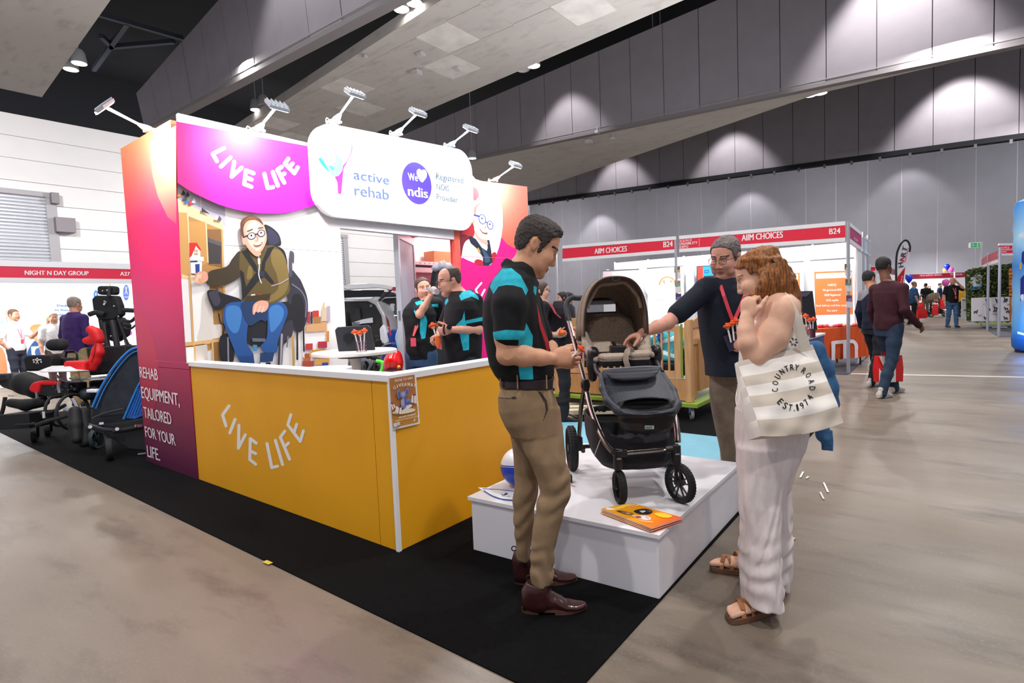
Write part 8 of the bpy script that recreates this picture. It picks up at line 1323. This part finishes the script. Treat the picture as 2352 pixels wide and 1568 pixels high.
t = thing('ramp_board', 'cream slatted low board on floor beyond the stroller wheels', 'board', gnd(1400, 945))
for k in range(4): a_ = gnd(1300, 930+9*k); b_ = gnd(1425, 926+9.5*k); mb = MB(); mb.bar(a_+V(0, 0, .06), b_+V(0, 0, .06), .09, .06); mb.build('slat', mat('#dccfb2', .6), t, .006)
# ================================================================== AIIM CHOICES booth
XF = 11.18; PB = plane(0, XF); t = thing('exhibition_booth', 'white shell booth with red AIIM CHOICES B24 fascia boards', 'booth', (12.5, 4, 0))
def fascia(PF_, q, parent, m, nm='fascia_panel', th=(.02, 0, 0), rail=.07, axis=0):
    P = [PF_(*p) for p in q]; mb = MB(); mb.prism(P, th); mb.build(nm, m, parent)
    up_ = V(0, 0, rail); e = V(0, 0, .002)
    for lo, hi in ((0, 1), (3, 2)):
        s_ = 1 if lo == 0 else -1; a_, b_ = P[lo], P[hi]; mb = MB(); mb.prism([a_+e*s_-V(th)*.3, b_+e*s_-V(th)*.3, b_+e*s_+up_*s_-V(th)*.3, a_+e*s_+up_*s_-V(th)*.3], V(th)*1.8); mb.build('fascia_rail', m_scheme, parent)
m_f2 = mat('#e01a3c', .5); fascia(PB, [(1292, 571), (1552, 550.5), (1552, 572), (1292, 594)], t, m_f2); fascia(PB, [(1560, 549.5), (1941, 517.5), (1941, 545), (1560, 571)], t, m_f2)
for sx, a, b, c, bd in (('AIIM CHOICES', (1366, 583), (1440, 577), (1366, 571), .03), ('B24', (1524, 568), (1545, 566), (1524, 555), .03), ('SOURCE', (1561.5, 556), (1589, 553.5), (1561.5, 551), 0), ('DISABILITY', (1561.5, 563), (1602, 559.5), (1561.5, 557.5), .03), ('EXPO', (1561.5, 570), (1581, 568.5), (1561.5, 564.5), .03), ('AIIM CHOICES', (1704, 553), (1798, 545.5), (1704, 539), .03), ('B24', (1905, 538), (1930, 536), (1905, 525), .03)): mb = MB(); text(PB, sx, a, b, c, mb, bd, .004); mb.build('printed_lettering', mat('#f8f2f4', .5), t)
mb = MB(); stroke(mb, PB, [(1606, 548), (1606, 565)], .8, .004); mb.build('divider_line', mat('#f0d8dc', .5), t)
for y, x in ((1.318, XF), (4.37, XF), (7.3, XF), (1.318, 13.4), (1.318, 14.3)): mb = MB(); mb.cyl((x, y, .009), (x, y, 2.62), .028, 8); mb.build('upright', mat('#b9bac2', .35, .6), t)
P13 = plane(1, 1.318); fascia(P13, [(1949, 518), (1979, 542), (1979, 568), (1949, 545)], t, mat('#b01c66', .5), th=(0, .02, 0)); fascia(P13, [(1981, 545), (1999, 558), (1999, 584), (1981, 571)], t, mat('#c9d2e4', .5), th=(0, .02, 0), rail=.05); mb = MB(); text(P13, 'AIIM', (1960, 550), (1970, 558), (1960, 542), mb, .02, .004); mb.build('printed_lettering', mat('#f0c8dc', .5), t)
m_bw = mat('#f2f3f6', .5)
for k in range(6): part('wall_panel', m_bw, t, ((14.2, 1.38+k*.99, .01), (14.24, 2.36+k*.99, 2.5)))
for k in range(7): part('wall_post', m_scheme, t, ((14.16, 1.35+k*.99, .01), (14.2, 1.39+k*.99, 2.52)))
part('side_wall', m_bw, t, ((12.6, 1.33, .01), (14.16, 1.36, 2.5)))
PW = plane(0, 14.0)
def banner(label, q, paint, name='pull_up_banner'):
    b = thing(name, label, 'banner', PW(*q[3])*V(1, 1, 0)); P = [PW(*p) for p in q]; zb = .06
    P[2] = V(P[2][0], P[2][1], zb); P[3] = V(P[3][0], P[3][1], zb); mb = MB(); mb.prism(P, (.012, 0, 0)); mb.build('sheet', mat('#f4f2f4', .5), b); mb = MB(); d = P[3]-P[2]; mb.bar(P[3]+d*.02-V(0, 0, .02), P[2]-d*.02-V(0, 0, .02), .09, .07); mb.build('cassette', m_ch, b, .006); mb = MB(); mb.bar(P[0], P[1], .02, .025); mb.build('top_rail', m_ch, b); a = Art(PW); a.e = .004; paint(a); a.build('printed_picture', b)
OR = '#e87a3c'
def bn1(a):
    a.p(OR, [(1870, 624), (1957, 621), (1959, 721), (1873, 723)]); a.p('#f7f2ee', [(1874, 628), (1956, 625), (1956, 637), (1874, 640)]); a.t('#c9a890', 'we are AIIM choices', (1880, 636), (1950, 634), (1880, 631))
    for y, sx, x0, x1 in ((657, 'NIISQ', 1902, 1921), (668.5, 'We get it & are NDIS', 1890, 1933), (680, 'NDIS Registered', 1894, 1930), (692, 'NDIS supplies', 1898, 1926), (704, 'local delivery and free samples', 1875, 1952), (716, 'Plus more', 1900, 1923)): a.t('#fdf2ea', sx, (x0, y), (x1, y-1), (x0, y-5), .02)
    a.l('#c8c4c8', [(1884, 603), (1892, 610), (1900, 602)], 1.2); a.t('#d0ccd0', 'CHOICES', (1908, 606), (1945, 604), (1908, 600))
banner('white pull up banner with orange text board behind the booth pole', [(1860, 598), (1962, 592), (1964, 757), (1862, 760)], bn1)
def bn2(a): a.p(OR, [(1800, 628), (1837, 626), (1838, 726), (1800, 728)]); a.p('#f7f2ee', [(1800, 631), (1833, 629), (1833, 641), (1800, 643)]); a.t('#d0ccd0', 'AIIM', (1805, 612), (1830, 611), (1805, 606))
banner('white and orange pull up banner behind the red haired woman', [(1770, 604), (1846, 600), (1848, 760), (1772, 764)], bn2)
def bn3(a):
    a.el('#f4dce8', (1492, 647), 14, 30)
    for k, c_ in enumerate(('#e8806c', '#f0b088', '#f4dca0', '#cfe4d8', '#e6dcf0')): a.p(c_, [(1533+(20-3*k)*math.cos(u), 654-(20-3*k)*math.sin(u)) for u in [math.pi*i/16 for i in range(17)]])
    a.p('#faf8fa', [(1533+6*math.cos(u), 654-6*math.sin(u)) for u in [math.pi*i/16 for i in range(17)]]); a.el('#5a6a78', (1525, 646), 1.6, 2.2); a.el('#5a6a78', (1541, 646), 1.6, 2.2); a.p('#e08aa0', [(1524, 648), (1528, 648), (1528, 653), (1525, 653)])
    for k in range(6): a.l('#c9d4dc', [(1502+3*(k % 2), 663+5*k), (1548-4*(k % 3), 662+5*k)], .9)
banner('white pull up banner with a pastel rainbow over small text', [(1486, 616), (1570, 610), (1572, 778), (1490, 780)], bn3)
def bn4(a): a.el('#f3dfe8', (1396, 640), 12, 22); [a.l('#d8dee4', [(1420, 660+6*k), (1462, 658+6*k)], .9) for k in range(7)]
banner('pale pull up banner seen above the stroller hood', [(1385, 622), (1468, 618), (1470, 780), (1388, 784)], bn4)
tv = thing('television', 'wall screen split red and blue behind the navy shirted man', 'television', PW(1620, 640)); mb = MB(); mb.prism([PW(*p) for p in ((1600, 611), (1668, 607), (1668, 655), (1600, 658))], (.05, 0, 0)); mb.build('bezel', m_kk, tv); a = Art(PW); a.p(mat('#e03020', .4, emit=.8), [(1602, 613), (1615, 612), (1615, 656), (1602, 657)]); a.p(mat('#1c84d8', .4, emit=.8), [(1615, 612), (1666, 609), (1666, 653), (1615, 656)]); a.l('#14202c', [(1619, 621), (1627, 620.5), (1627, 626), (1619, 626.5), (1619, 621)], 1.3); a.p('#101820', [(1616, 634), (1666, 631), (1666, 653), (1616, 656)]); a.build('screen', tv)
gb = thing('display_board', 'pale grey display board beside the screen', 'panel', PW(1585, 700)*V(1, 1, 0)); mb = MB(); mb.prism([PW(1575, 621), PW(1594, 619), PW(1594, 619)*V(1, 1, 0)+V(0, 0, .01), PW(1575, 621)*V(1, 1, 0)+V(0, 0, .01)], (.04, 0, 0)); mb.build('board', mat('#b4b6be', .5), gb)
def cards(nm, qs, D):
    for (x, y, cs, lb) in qs:
        h_ = thing('brochure_card', lb, 'card', at(x, y, D), 'small photo cards clipped to the booth poles'); mb = MB(); mb.mi = 0; mb.prism([at(x+a, y+b, D) for a, b in ((-7, -14), (6, -14), (6, 0), (-7, 0))], FW*.004); mb.mi = 1; mb.prism([at(x+a, y+b, D) for a, b in ((-6, 0.3), (7, 0.3), (8, 14), (-5, 14))], FW*.004); mb.build('card_face', [mat(cs[0], .5), mat('#dcd8d8', .5)], h_); mb = MB(); mb.prism([at(x+a, y+b, D-.003) for a, b in ((-5, 0), (5, -1), (5, -7), (-4, -6))], FW*.002); mb.build('photo_patch', mat(cs[1], .5), h_)
cards('p', ((1947, 620, ('#7a6a3a', '#d8c8c0'), 'photo card highest on the pole by the orange cloth'), (1949, 655, ('#6a5a5a', '#5a9a7a'), 'green striped photo card midway on the pole by orange cloth'), (1951, 692, ('#5a4a5a', '#8a78c0'), 'purple photo card lowest on the pole by orange cloth')), 9.57)
cards('p', ((1556, 626, ('#6a5a3a', '#d8a050'), 'photo card highest on the pole above the stroller arm'), (1557, 658, ('#9a7a70', '#6aa890'), 'green striped photo card midway on the pole behind the reaching arm'), (1559, 688, ('#4a3a5a', '#7a68c0'), 'purple photo card lowest on the pole above the reaching arm')), 11.43)
# tables and counter
tb_ = thing('cloth_table', 'trestle table under an orange cloth printed with a white m', 'table', at(1950, 840, 10.4)*V(1, 1, 0)); D = 10.4; zt = float(at(1930, 752, D)[2]); A_, B_ = at(1870, 760, 10.2), at(1992, 752, 10.6); A_[2] = B_[2] = 0; d = (B_-A_)/np.linalg.norm(B_-A_); n_ = V(-d[1], d[0], 0); n_ = n_ if n_@FW > 0 else -n_; L_ = np.linalg.norm(B_-A_)
N = 40; mb = MB(); top = []; 
for j, zz in enumerate((zt, zt-.03, .5, .17)): top.append([A_+d*L_*i/N+n_*(-.012*j*math.sin(i*1.7+j)*.6-.004*j)+V(0, 0, zz+(.012*math.sin(i*.9) if j == 3 else 0)) for i in range(N+1)])
mb.add([p for r in top for p in r], [[r*(N+1)+i, r*(N+1)+i+1, (r+1)*(N+1)+i+1, (r+1)*(N+1)+i] for r in range(3) for i in range(N)], True); mb.add([A_+V(0, 0, zt), B_+V(0, 0, zt), B_+n_*.7+V(0, 0, zt), A_+n_*.7+V(0, 0, zt)], [[0, 1, 2, 3]]); mb.add([B_+V(0, 0, zt), B_+n_*.7+V(0, 0, zt), B_+n_*.7+d*.03+V(0, 0, .17), B_+d*.03+V(0, 0, .17)], [[0, 1, 2, 3]]); mb.build('cloth', mat('#d2501a', .8, noise=.08, nscale=6), tb_)
for s_ in (.05, L_-.08): 
    for f_ in (.08, .6): mb = MB(); p = A_+d*s_+n_*f_; mb.cyl(p+V(0, 0, .009), p+V(0, 0, zt-.03), .018, 8); mb.build('leg', m_kk, tb_)
pm = lambda x, y: (lambda r_: O3+r_*(((A_-n_*.035-O3)@n_)/(r_@n_)))(ray(x, y)); a = Art(pm); a.e = .004; WM = '#f0e6ee'
for q in ([(1909.5, 784), (1919, 783), (1918, 826), (1910, 827)], [(1936.5, 783), (1946, 781), (1945.5, 823), (1936.5, 824)], [(1963, 797), (1970.5, 794), (1970.5, 821), (1963.5, 822.5)]): a.p(WM, q)
a.l(WM, [(1913, 787), (1925, 785.5), (1955, 783.5), (1962, 785.5), (1966.5, 792), (1967, 800)], 8, True); a.build('printed_letter', tb_)
rn = random.Random(9)
for k in range(9):
    p = at(1886+11*k, 749-1.0*k+rn.uniform(-2, 2), 10.55); p[2] = zt+.03; c_ = ('#d8203c', '#e84a5a', '#e8e4ec', '#e0607a', '#c83040', '#f0a080', '#d0d8ec', '#e05040', '#5a8ad0')[k]; S = Sdf(loc(p)-.16, loc(p)+.16, .012); S.loft([(loc(p-d*.09), .02, .012), (loc(p-d*.05), .05, .03), (loc(p+d*.05), .05, .03), (loc(p+d*.09), .02, .012)], V(0, 1, 0), .02); S.fold(S.lo, S.lo+S.n*.012, .008, (1, 0, .3), 70, 2); g_ = thing('lolly_bag', 'shiny %s lolly bag, number %s from left among those on the orange cloth' % (('dark red', 'rose red', 'white', 'pink', 'crimson', 'peach', 'pale blue', 'scarlet', 'blue')[k], ('one', 'two', 'three', 'four', 'five', 'six', 'seven', 'eight', 'nine')[k]), 'sweets', p-V(0, 0, .03), 'bags of sweets on the orange cloth'); sculpt('wrapper', S, mat(c_, .25), g_)
ck = thing('booth_counter', 'white topped counter with dark blue front beside the orange cloth', 'counter', at(1870, 830, 8.6)*V(1, 1, 0)); a0, a1, a2 = at(1846, 786, 8.0), at(1896, 760, 9.2), at(1800, 760, 9.6); zc = float(at(1870, 770, 8.7)[2])
q = [V(p[0], p[1], 0) for p in (a0, a1)]; q += [q[1]+n_*.5-d*.3, q[0]+n_*.6-d*.5]; mb = MB(); mb.prism([p+V(0, 0, zc-.035) for p in q], (0, 0, .035)); mb.build('worktop', mat('#eef0f6', .35), ck, .004); mb = MB(); cq = sum(q)/4; mb.prism([p+(cq-p)*.04+V(0, 0, .01) for p in q], (0, 0, zc-.046)); mb.build('base_panel', mat('#1d3d84', .45), ck)
mn = thing('monitor', 'tall dark monitor standing on the blue booth counter', 'monitor', at(1862, 768, 8.9)); pad('screen_case', [(1822, 669), (1865, 668), (1876, 757), (1830, 768)], 8.9, .05, mat('#1d1c24', .4), mn, .006); pad('screen_rim', [(1826, 671), (1864, 670), (1852, 681), (1822, 682)], 8.86, .01, mat('#4a4c5c', .3), mn, .002); mb = MB(); p = at(1858, 764, 8.95); mb.obox(V(p[0], p[1], zc+.012), np.eye(3), (.1, .08, .01)); mb.bar(V(p[0], p[1], zc+.02), V(p[0], p[1], zc+.2), .06, .04); mb.build('stand', m_kk, mn)
jr = thing('sweet_jar', 'clear jar of pink and orange lollies on the booth counter', 'jar', V(*at(1848, 762, 8.5)[:2], zc)); p = at(1848, 760, 8.5); p[2] = zc; mb = MB(); mb.lathe([(.001, .002), (.085, .002), (.095, .02), (.095, .17), (.09, .19), (.086, .19), (.09, .17), (.09, .02), (.001, .008)], p, n=24); mb.build('glass', mat('#eef2f6', .05, trans=.92), jr)
for k in range(26): a_ = k*2.4; r_ = .07*((k*7 % 10)/10)**.5; mb = MB(); mb.ell(p+V(r_*math.cos(a_), r_*math.sin(a_), .03+.005*k), .022, 8, 6); mb.build('lolly', mat(('#e8604a', '#f0a090', '#f4e4e0', '#d83c3c')[k % 4], .35), jr)
for (x, y), (x2, y2), lb in (((1852, 748), (1850, 728), 'orange haired pen standing behind sweet jar'), ((1863, 756), (1859, 737), 'orange haired pen at left of dark tumbler by the monitor'), ((1867, 756), (1868, 736), 'orange haired pen at right of dark tumbler by the monitor')): pen(at(x, y, 8.3), at(x2, y2, 8.3), None, lb, 'pen', 'orange haired novelty pens', .04)
tm = thing('tumbler', 'dark plum pen tumbler beside the sweet jar', 'cup', V(*at(1866, 764, 8.25)[:2], zc)); p = at(1866, 764, 8.25); p[2] = zc; mb = MB(); mb.lathe([(.001, .001), (.04, .001), (.046, .13), (.042, .13), (.037, .01), (.001, .01)], p, n=20); mb.build('tumbler_body', mat('#4a1c30', .3), tm)
# ================================================================== far aisle: banner, fascias, hedge, panels, balloons, inflatable
t = thing('feather_banner', 'tall white and red HART feather flag in the aisle', 'flag', gnd(2062, 740)); D = 20.5; ol = [(2061, 690), (2060, 640), (2060, 600), (2063, 575), (2071, 558), (2079, 553), (2086, 558), (2089, 570), (2088, 590), (2080, 620), (2074, 660), (2070, 690)]; mb = MB(); mb.prism([at(*p, D) for p in [tuple(x) for x in spline(ol, 3, True)]], FW*.02); mb.build('cloth', mat('#eceaf0', .6), t)
a = Art(lambda x, y: at(x, y, D-.02)); a.e = .01; a.p('#c81420', [(2058.5, 640), (2079, 613), (2074, 650), (2070, 690), (2061, 690)]); 
for ch, c_, p0, p1, p2 in (('H', '#1c2c58', (2075, 612), (2073, 602), (2064, 614)), ('A', '#c81420', (2077, 601), (2077, 590), (2066, 602)), ('R', '#1c2c58', (2079, 590), (2081, 580), (2068, 588)), ('T', '#1c2c58', (2081, 579), (2084, 568), (2071, 575))): a.t(c_, ch, p0, p1, p2, .03)
a.t('#c81420', 'SPORT', (2080, 600), (2088, 568), (2077, 599), .02); a.t('#f2e8ec', 'hire', (2070, 650), (2073, 634), (2067, 648), .02); a.build('printed_lettering', t); tubes('pole', [(2060, 754), (2059, 690), (2058.5, 600), (2064, 570), (2074, 554), (2084, 553), (2090, 566), (2089, 578)], D, .035, m_kk, t)
t = thing('exhibition_booth', 'distant white booth with red MELBA SUPPORT SERVICES fascia', 'booth', at(2140, 700, 34)*V(1, 1, 0)); D = 34.; PD = lambda x, y: at(x, y, D); fascia(PD, [(2076, 631), (2190, 626.5), (2190, 637.5), (2076, 641)], t, mat('#b01030', .5), th=tuple(FW*.05), rail=.03); fascia(PD, [(2194, 626.2), (2222, 625), (2222, 636), (2194, 637.3)], t, mat('#b01030', .5), th=tuple(FW*.05), rail=.03)
for sx, a_, b_, c_ in (('MELBA SUPPORT SERVICES', (2113, 634.5), (2163, 632.5), (2113, 631)), ('F24', (2183, 631.8), (2189, 631.5), (2183, 628.3)), ('SOURCE EXPO', (2196, 632), (2210, 631.5), (2196, 628.5))): mb = MB(); text3(mb, sx, at(*a_, D-.1), at(*b_, D-.1), at(*c_, D-.1), .02); mb.build('printed_lettering', mat('#f2dce2', .5), t)
pad('rear_wall', [(2078, 640), (2222, 636), (2222, 716), (2078, 716)], 35.4, .1, m_bw, t, 0)
for x in (2077, 2192, 2222): mb = MB(); p = at(x, 700, D); mb.cyl(V(p[0], p[1], .01), V(p[0], p[1], 2.4), .04, 8); mb.build('upright', m_scheme, t)
fb = thing('exhibition_booth', 'red fascia corner of a booth behind the maroon shirted man', 'booth', at(2010, 720, 24)*V(1, 1, 0)); PE = lambda x, y: at(x, y, 24.); fascia(PE, [(1984, 614), (2012, 613), (2012, 622), (1984, 623)], fb, m_fas, th=tuple(FW*.05), rail=.04); fascia(lambda x, y: at(x, y, 24+(x-2012)*.2), [(2013, 613), (2056, 619), (2056, 631), (2013, 623)], fb, mat('#b8607a', .5), th=tuple(FW*.05), rail=.04); pad('rear_wall', [(1990, 625), (2056, 632), (2056, 735), (1990, 745)], 27, .1, mat('#e6e4e6', .5), fb, 0)
for x in (1998, 2012, 2056): mb = MB(); p = at(x, 740, 24 if x < 2050 else 32.6); mb.cyl(V(p[0], p[1], .01), V(p[0], p[1], 2.6), .03, 8); mb.build('upright', m_scheme, fb)
for x, y, c_, lb, D in ((2175, 613, '#1430c0', 'blue balloon above the distant red fascia', 34), (2184, 620, '#e85ab0', 'pink balloon above the distant red fascia', 34.4), (2171, 622, '#f0904a', 'orange balloon tucked behind the blue one above fascia', 34.8), (2088, 640, '#1a3ad0', 'blue balloon over the stout man in blue', 26), (2172, 650, '#e060b8', 'pink balloon beside the bald phone man\'s head', 27)): b = thing('balloon', lb, 'balloon', at(x, y, D)); mb = MB(); p = at(x, y, D); mb.lathe([(.001, -.22), (.04, -.19), (.12, -.08), (.155, .04), (.13, .13), (.07, .18), (.001, .195)], p, n=18); mb.build('balloon_skin', mat(c_, .2), b); mb = MB(); mb.cyl(p-V(0, 0, .22), V(p[0], p[1], .02), .006, 5); mb.build('ribbon', m_scheme, b)
t = thing('exit_sign', 'green running man exit sign on a white post', 'sign', at(2240, 563, 19.5)); D = 20.2; pad('sign_box', [(2226.5, 557.5), (2252.5, 556), (2252.5, 567.5), (2226.5, 569)], D, .08, mat('#e8ece8', .4, emit=.25), t, .005); a = Art(lambda x, y: at(x, y, D-.06)); a.e = .01; gm = mat('#0f9a5c', .4, emit=.6); a.p(gm, [(2230, 558.5), (2244, 557.7), (2244, 567), (2230, 567.8)]); a.l('#f4faf4', [(2242, 562.5), (2233, 563)], 1.6); a.l('#f4faf4', [(2236, 560), (2232, 563), (2236, 566)], 1.5); a.p(gm, [(2246, 557.6), (2252, 557.2), (2252, 567), (2246, 567.3)]); a.l('#f4faf4', [(2249, 559), (2248.5, 562.5), (2247.5, 566)], 1.1); a.build('sign_face', t); mb = MB(); p = at(2253, 700, D); mb.cyl(V(p[0], p[1], .01), V(p[0], p[1], float(at(2253, 556, D)[2])), .04, 8); mb.build('post', m_scheme, t)
t = thing('exhibition_booth', 'corner booth frame with SOURCE DISABILITY EXPO fascia on the right', 'booth', gnd(2293, 773)); D1 = float((gnd(2293.7, 773)-O3)@FW); pl_ = gnd(2293.7, 773), gnd(2268, 760), gnd(2253, 748)
for p, ztp in zip(pl_, (2.5, 2.5, 2.5)): mb = MB(); mb.cyl(p+V(0, 0, .008), p+V(0, 0, ztp), .035, 8); mb.build('upright', mat('#b4b8c8', .35, .5), t)
PG = lambda x, y: at(x, y, D1); fascia(PG, [(2295, 564), (2345, 563.5), (2345, 581), (2295, 582)], t, m_fas, th=tuple(FW*.03), rail=.06)
for sx, a_, b_, c_ in (('SOURCE', (2298, 570), (2318, 569.7), (2298, 566)), ('DISABILITY', (2298, 575), (2330, 574.5), (2298, 571)), ('EXPO', (2298, 580.3), (2312, 580), (2298, 576.3))): mb = MB(); text3(mb, sx, at(*a_, D1-.02), at(*b_, D1-.02), at(*c_, D1-.02), .02); mb.build('printed_lettering', mat('#f2dce2', .5), t)
for (i, j), m_ in (((0, 1), mat('#c05060', .5)), ((1, 2), mat('#c86070', .5))):
    a_, b_ = pl_[i], pl_[j]; mb = MB(); mb.prism([a_+V(0, 0, 2.18), b_+V(0, 0, 2.18), b_+V(0, 0, 2.42), a_+V(0, 0, 2.42)], V(.02, .02, 0)); mb.build('fascia_panel', m_, t)
    mb = MB(); mb.prism([a_+V(0, 0, 2.08), b_+V(0, 0, 2.08), b_+V(0, 0, 2.18), a_+V(0, 0, 2.18)], V(.02, .02, 0)); mb.build('fascia_rail', m_scheme, t)
q = [gnd(*p) for p in ((2294, 774), (2253, 750), (2352, 744), (2400, 772))]; mb = MB(); mb.prism(q, (0, 0, .007)); tag(mb.build('carpet', mat('#4a4a54', .95, noise=.3, nscale=40)), 'grey carpet tile floor of the corner booth on the right', 'carpet'); q = [gnd(*p) for p in ((2235, 741), (2352, 737), (2352, 744), (2260, 747))]; mb = MB(); mb.prism([p+V(0, 0, .001) for p in q], (0, 0, .009)); tag(mb.build('turf_strip', mat('#5c6a34', .95, noise=.3, nscale=30)), 'strip of green artificial turf under the dog print panels', 'turf')
# hedge wall of leaves
hg = thing('hedge_wall', 'tall artificial ivy hedge wall behind the dog print panels', 'hedge', gnd(2285, 742)); D = 19.2; mb = MB(); mb.prism([at(x, y, D+.25) for x, y in ((2224, 622), (2260, 612), (2335, 604), (2335, 735), (2228, 735))], FW*.15); mb.build('backing', mat('#39412a', .9), hg); rn = random.Random(4)
cols_ = ['#3f5026', '#566a34', '#76864a', '#2c3a1c']; mb = MB()
for k in range(2600):
    x = rn.uniform(2223, 2337); y = rn.uniform(604+(2337-x)*.13, 738)
    if 2232 < x < 2252 and 632 < y < 664 and rn.random() < .7: continue
    p = at(x, y, D+rn.uniform(-.15, .22)); a_ = V(rn.uniform(-1, 1), rn.uniform(-1, 1), rn.uniform(-1, 1)); a_ /= np.linalg.norm(a_); b_ = np.cross(a_, V(rn.uniform(-1, 1), rn.uniform(-1, 1), 1)); b_ /= np.linalg.norm(b_); s_ = rn.uniform(.05, .1); mb.mi = rn.randrange(4); mb.add([p-a_*s_, p+b_*s_*.45, p+a_*s_, p-b_*s_*.45], [[0, 1, 2, 3]])
mb.build('leaves', [mat(c_, .7) for c_ in cols_], hg, kind='stuff')
dg = thing('screen_poster', 'white poster showing through the ivy hedge', 'poster', at(2242, 650, 19.)); pad('sheet', [(2230, 632), (2254, 630), (2254, 664), (2230, 666)], 19.2, .03, mat('#e6eaf0', .5), dg, 0); pad('blue_foot', [(2231, 658), (2253, 657), (2253, 664), (2231, 665)], 19.17, .02, mat('#3c90c0', .5), dg, 0)
def dogpanel(q, D, lb, seed):
    b = thing('dog_print_panel', lb, 'panel', at(q[3][0], q[3][1], D)*V(1, 1, 0), 'white panels printed with dogs'); mb = MB(); mb.prism([at(*p, D+(p[0]-q[0][0])*.0) for p in q], FW*.03); mb.build('board', mat('#ece9ee', .5), b, .01); a = Art(lambda x, y: at(x, y, D-.01)); a.e = .006; r_ = random.Random(seed); x0, x1, y0, y1 = q[0][0]+4, q[1][0]-4, q[0][1]+5, q[3][1]-5; w_ = x1-x0
    for k in range(max(4, int(w_/4))):
        x, y = x0+r_.random()*w_, y0+(y1-y0)*((k*.618) % 1); s_ = 4.2 if w_ > 25 else 2.2; f = r_.choice((-1, 1)); c_ = '#2a2434'
        if k % 4 == 3: a.t('#a83048', 'TAILS', (x-s_, y), (x+s_*1.2, y-2), (x-s_-.6, y-3), .02)
        elif k % 4 == 2: a.l('#6a6474', [(x-s_, y+2), (x+s_, y-1)], .7)
        else: a.p(c_, [(x-s_*f, y), (x-s_*.6*f, y-s_*.5), (x+s_*.4*f, y-s_*.3), (x+s_*.7*f, y-s_*1.1), (x+s_*1.3*f, y-s_*.9), (x+s_*.9*f, y-s_*.2), (x+s_*.7*f, y+s_*.9), (x+s_*.4*f, y+s_*.9), (x+s_*.3*f, y+s_*.3), (x-s_*.5*f, y+s_*.3), (x-s_*.6*f, y+s_*.9), (x-s_*.9*f, y+s_*.9)], True, 2)
    a.build('printed_picture', b); mb = MB(); p = at(q[2][0]-1, q[2][1], D); mb.bar(V(p[0], p[1], .01), V(p[0], p[1], .03), .4, .06); mb.build('foot', m_scheme, b)
dogpanel([(2209, 684), (2230, 685), (2230, 738), (2209, 731)], 21.3, 'narrow angled dog print panel nearest the yellow coat', 1); dogpanel([(2232, 684), (2297, 682), (2297, 738), (2232, 738)], 19.0, 'wide dog print panel behind the three booth poles', 2); dogpanel([(2298, 682), (2342, 681), (2342, 737), (2298, 738)], 18.9, 'dog print panel at right, next to the blue inflatable', 3)
t = thing('crate_tower', 'orange brown wooden crate tower beside the hedge', 'crates', at(2332, 730, 18.8)*V(1, 1, 0))
for k in range(8): pad('crate_board', [(2326, 616+8*k), (2339, 615+8*k), (2339, 622.3+8*k), (2326, 623+8*k)], 18.3+.02*(k % 2), .3, mat(('#b8662c', '#c87a34', '#a8582a')[k % 3], .6), t, .01)
pad('crate_base', [(2327, 681), (2339, 680), (2339, 738), (2327, 739)], 18.3, .28, mat('#a8602c', .6), t)
t = thing('inflatable_tube', 'glowing blue and white inflatable pillar at the right edge', 'inflatable', gnd(2352, 806)); c = gnd(2375, 808); c[2] = 0; mb = MB(); H_ = float(at(2350, 460, float((c-O3)@FW))[2]); mb.lathe([(.001, .03), (.30, .04), (.36, .12), (.37, .3)]+[(.37-.015*(k % 2), .3+(H_-.5)*k/14) for k in range(15)]+[(.33, H_-.05), (.2, H_+.02), (.001, H_+.04)], c, n=28); mb.build('inflated_skin', gradmat('inflatable_print', 2, [(0, '#1c6ad0'), (.35, '#1e7ae0'), (.5, '#5ab0f0'), (1.2, '#8ccaf6'), (1.8, '#3a8ce4'), (2.4, '#a8daf8'), (3.2, '#2a8ce8')]), t); dd = float((c-O3)@FW)-.35; a = Art(lambda x, y: at(x, y, dd)); a.e = .003
for q in ([(2344, 640), (2352, 630), (2352, 690), (2343, 690)], [(2347, 580), (2352, 575), (2352, 610), (2346, 600)]): a.p('#1c2488', q)
a.p('#f0b030', [(2342, 606), (2346, 604), (2346, 618), (2342, 617)]); a.p('#f0f6fc', [(2340, 538), (2350, 533), (2352, 543), (2341, 546)]); a.p('#f0f6fc', [(2337, 761), (2352, 765), (2352, 770), (2337, 766)]); a.p('#e6f2fc', [(2344, 678), (2351, 676), (2351, 690), (2345, 688)], True); a.build('printed_picture', t); mb = MB(); mb.box((c[0]-.2, c[1]-.1, .005), (c[0]+.1, c[1]+.3, .05)); mb.build('base_weight', m_k, t)
lamp('POINT', tuple(c+V(-.75, .1, .5)), 14, .3, None, (.15, .35, 1))
dup(st, tuple(gnd(2152, 727)+V(0, 0, .002)), 1.2, 'dark pram with taupe hood parked in the far crowd', None)
for x, y, z_, e_ in ((12.8, 3., 2.9, 75), (12.8, 5.6, 2.9, 75), (2, 14.5, 2.9, 170), (-1, 14.5, 2.9, 120), (6, 14.8, 2.9, 120), (43, 1, 3.2, 160)): lamp('AREA', (x, y, z_), e_, 1.2, (x+.8 if x > 8 else x, y+(0 if x > 8 else .6), 0), (.97, .98, 1))  # added booth lights without fixtures, lift the dark booth walls
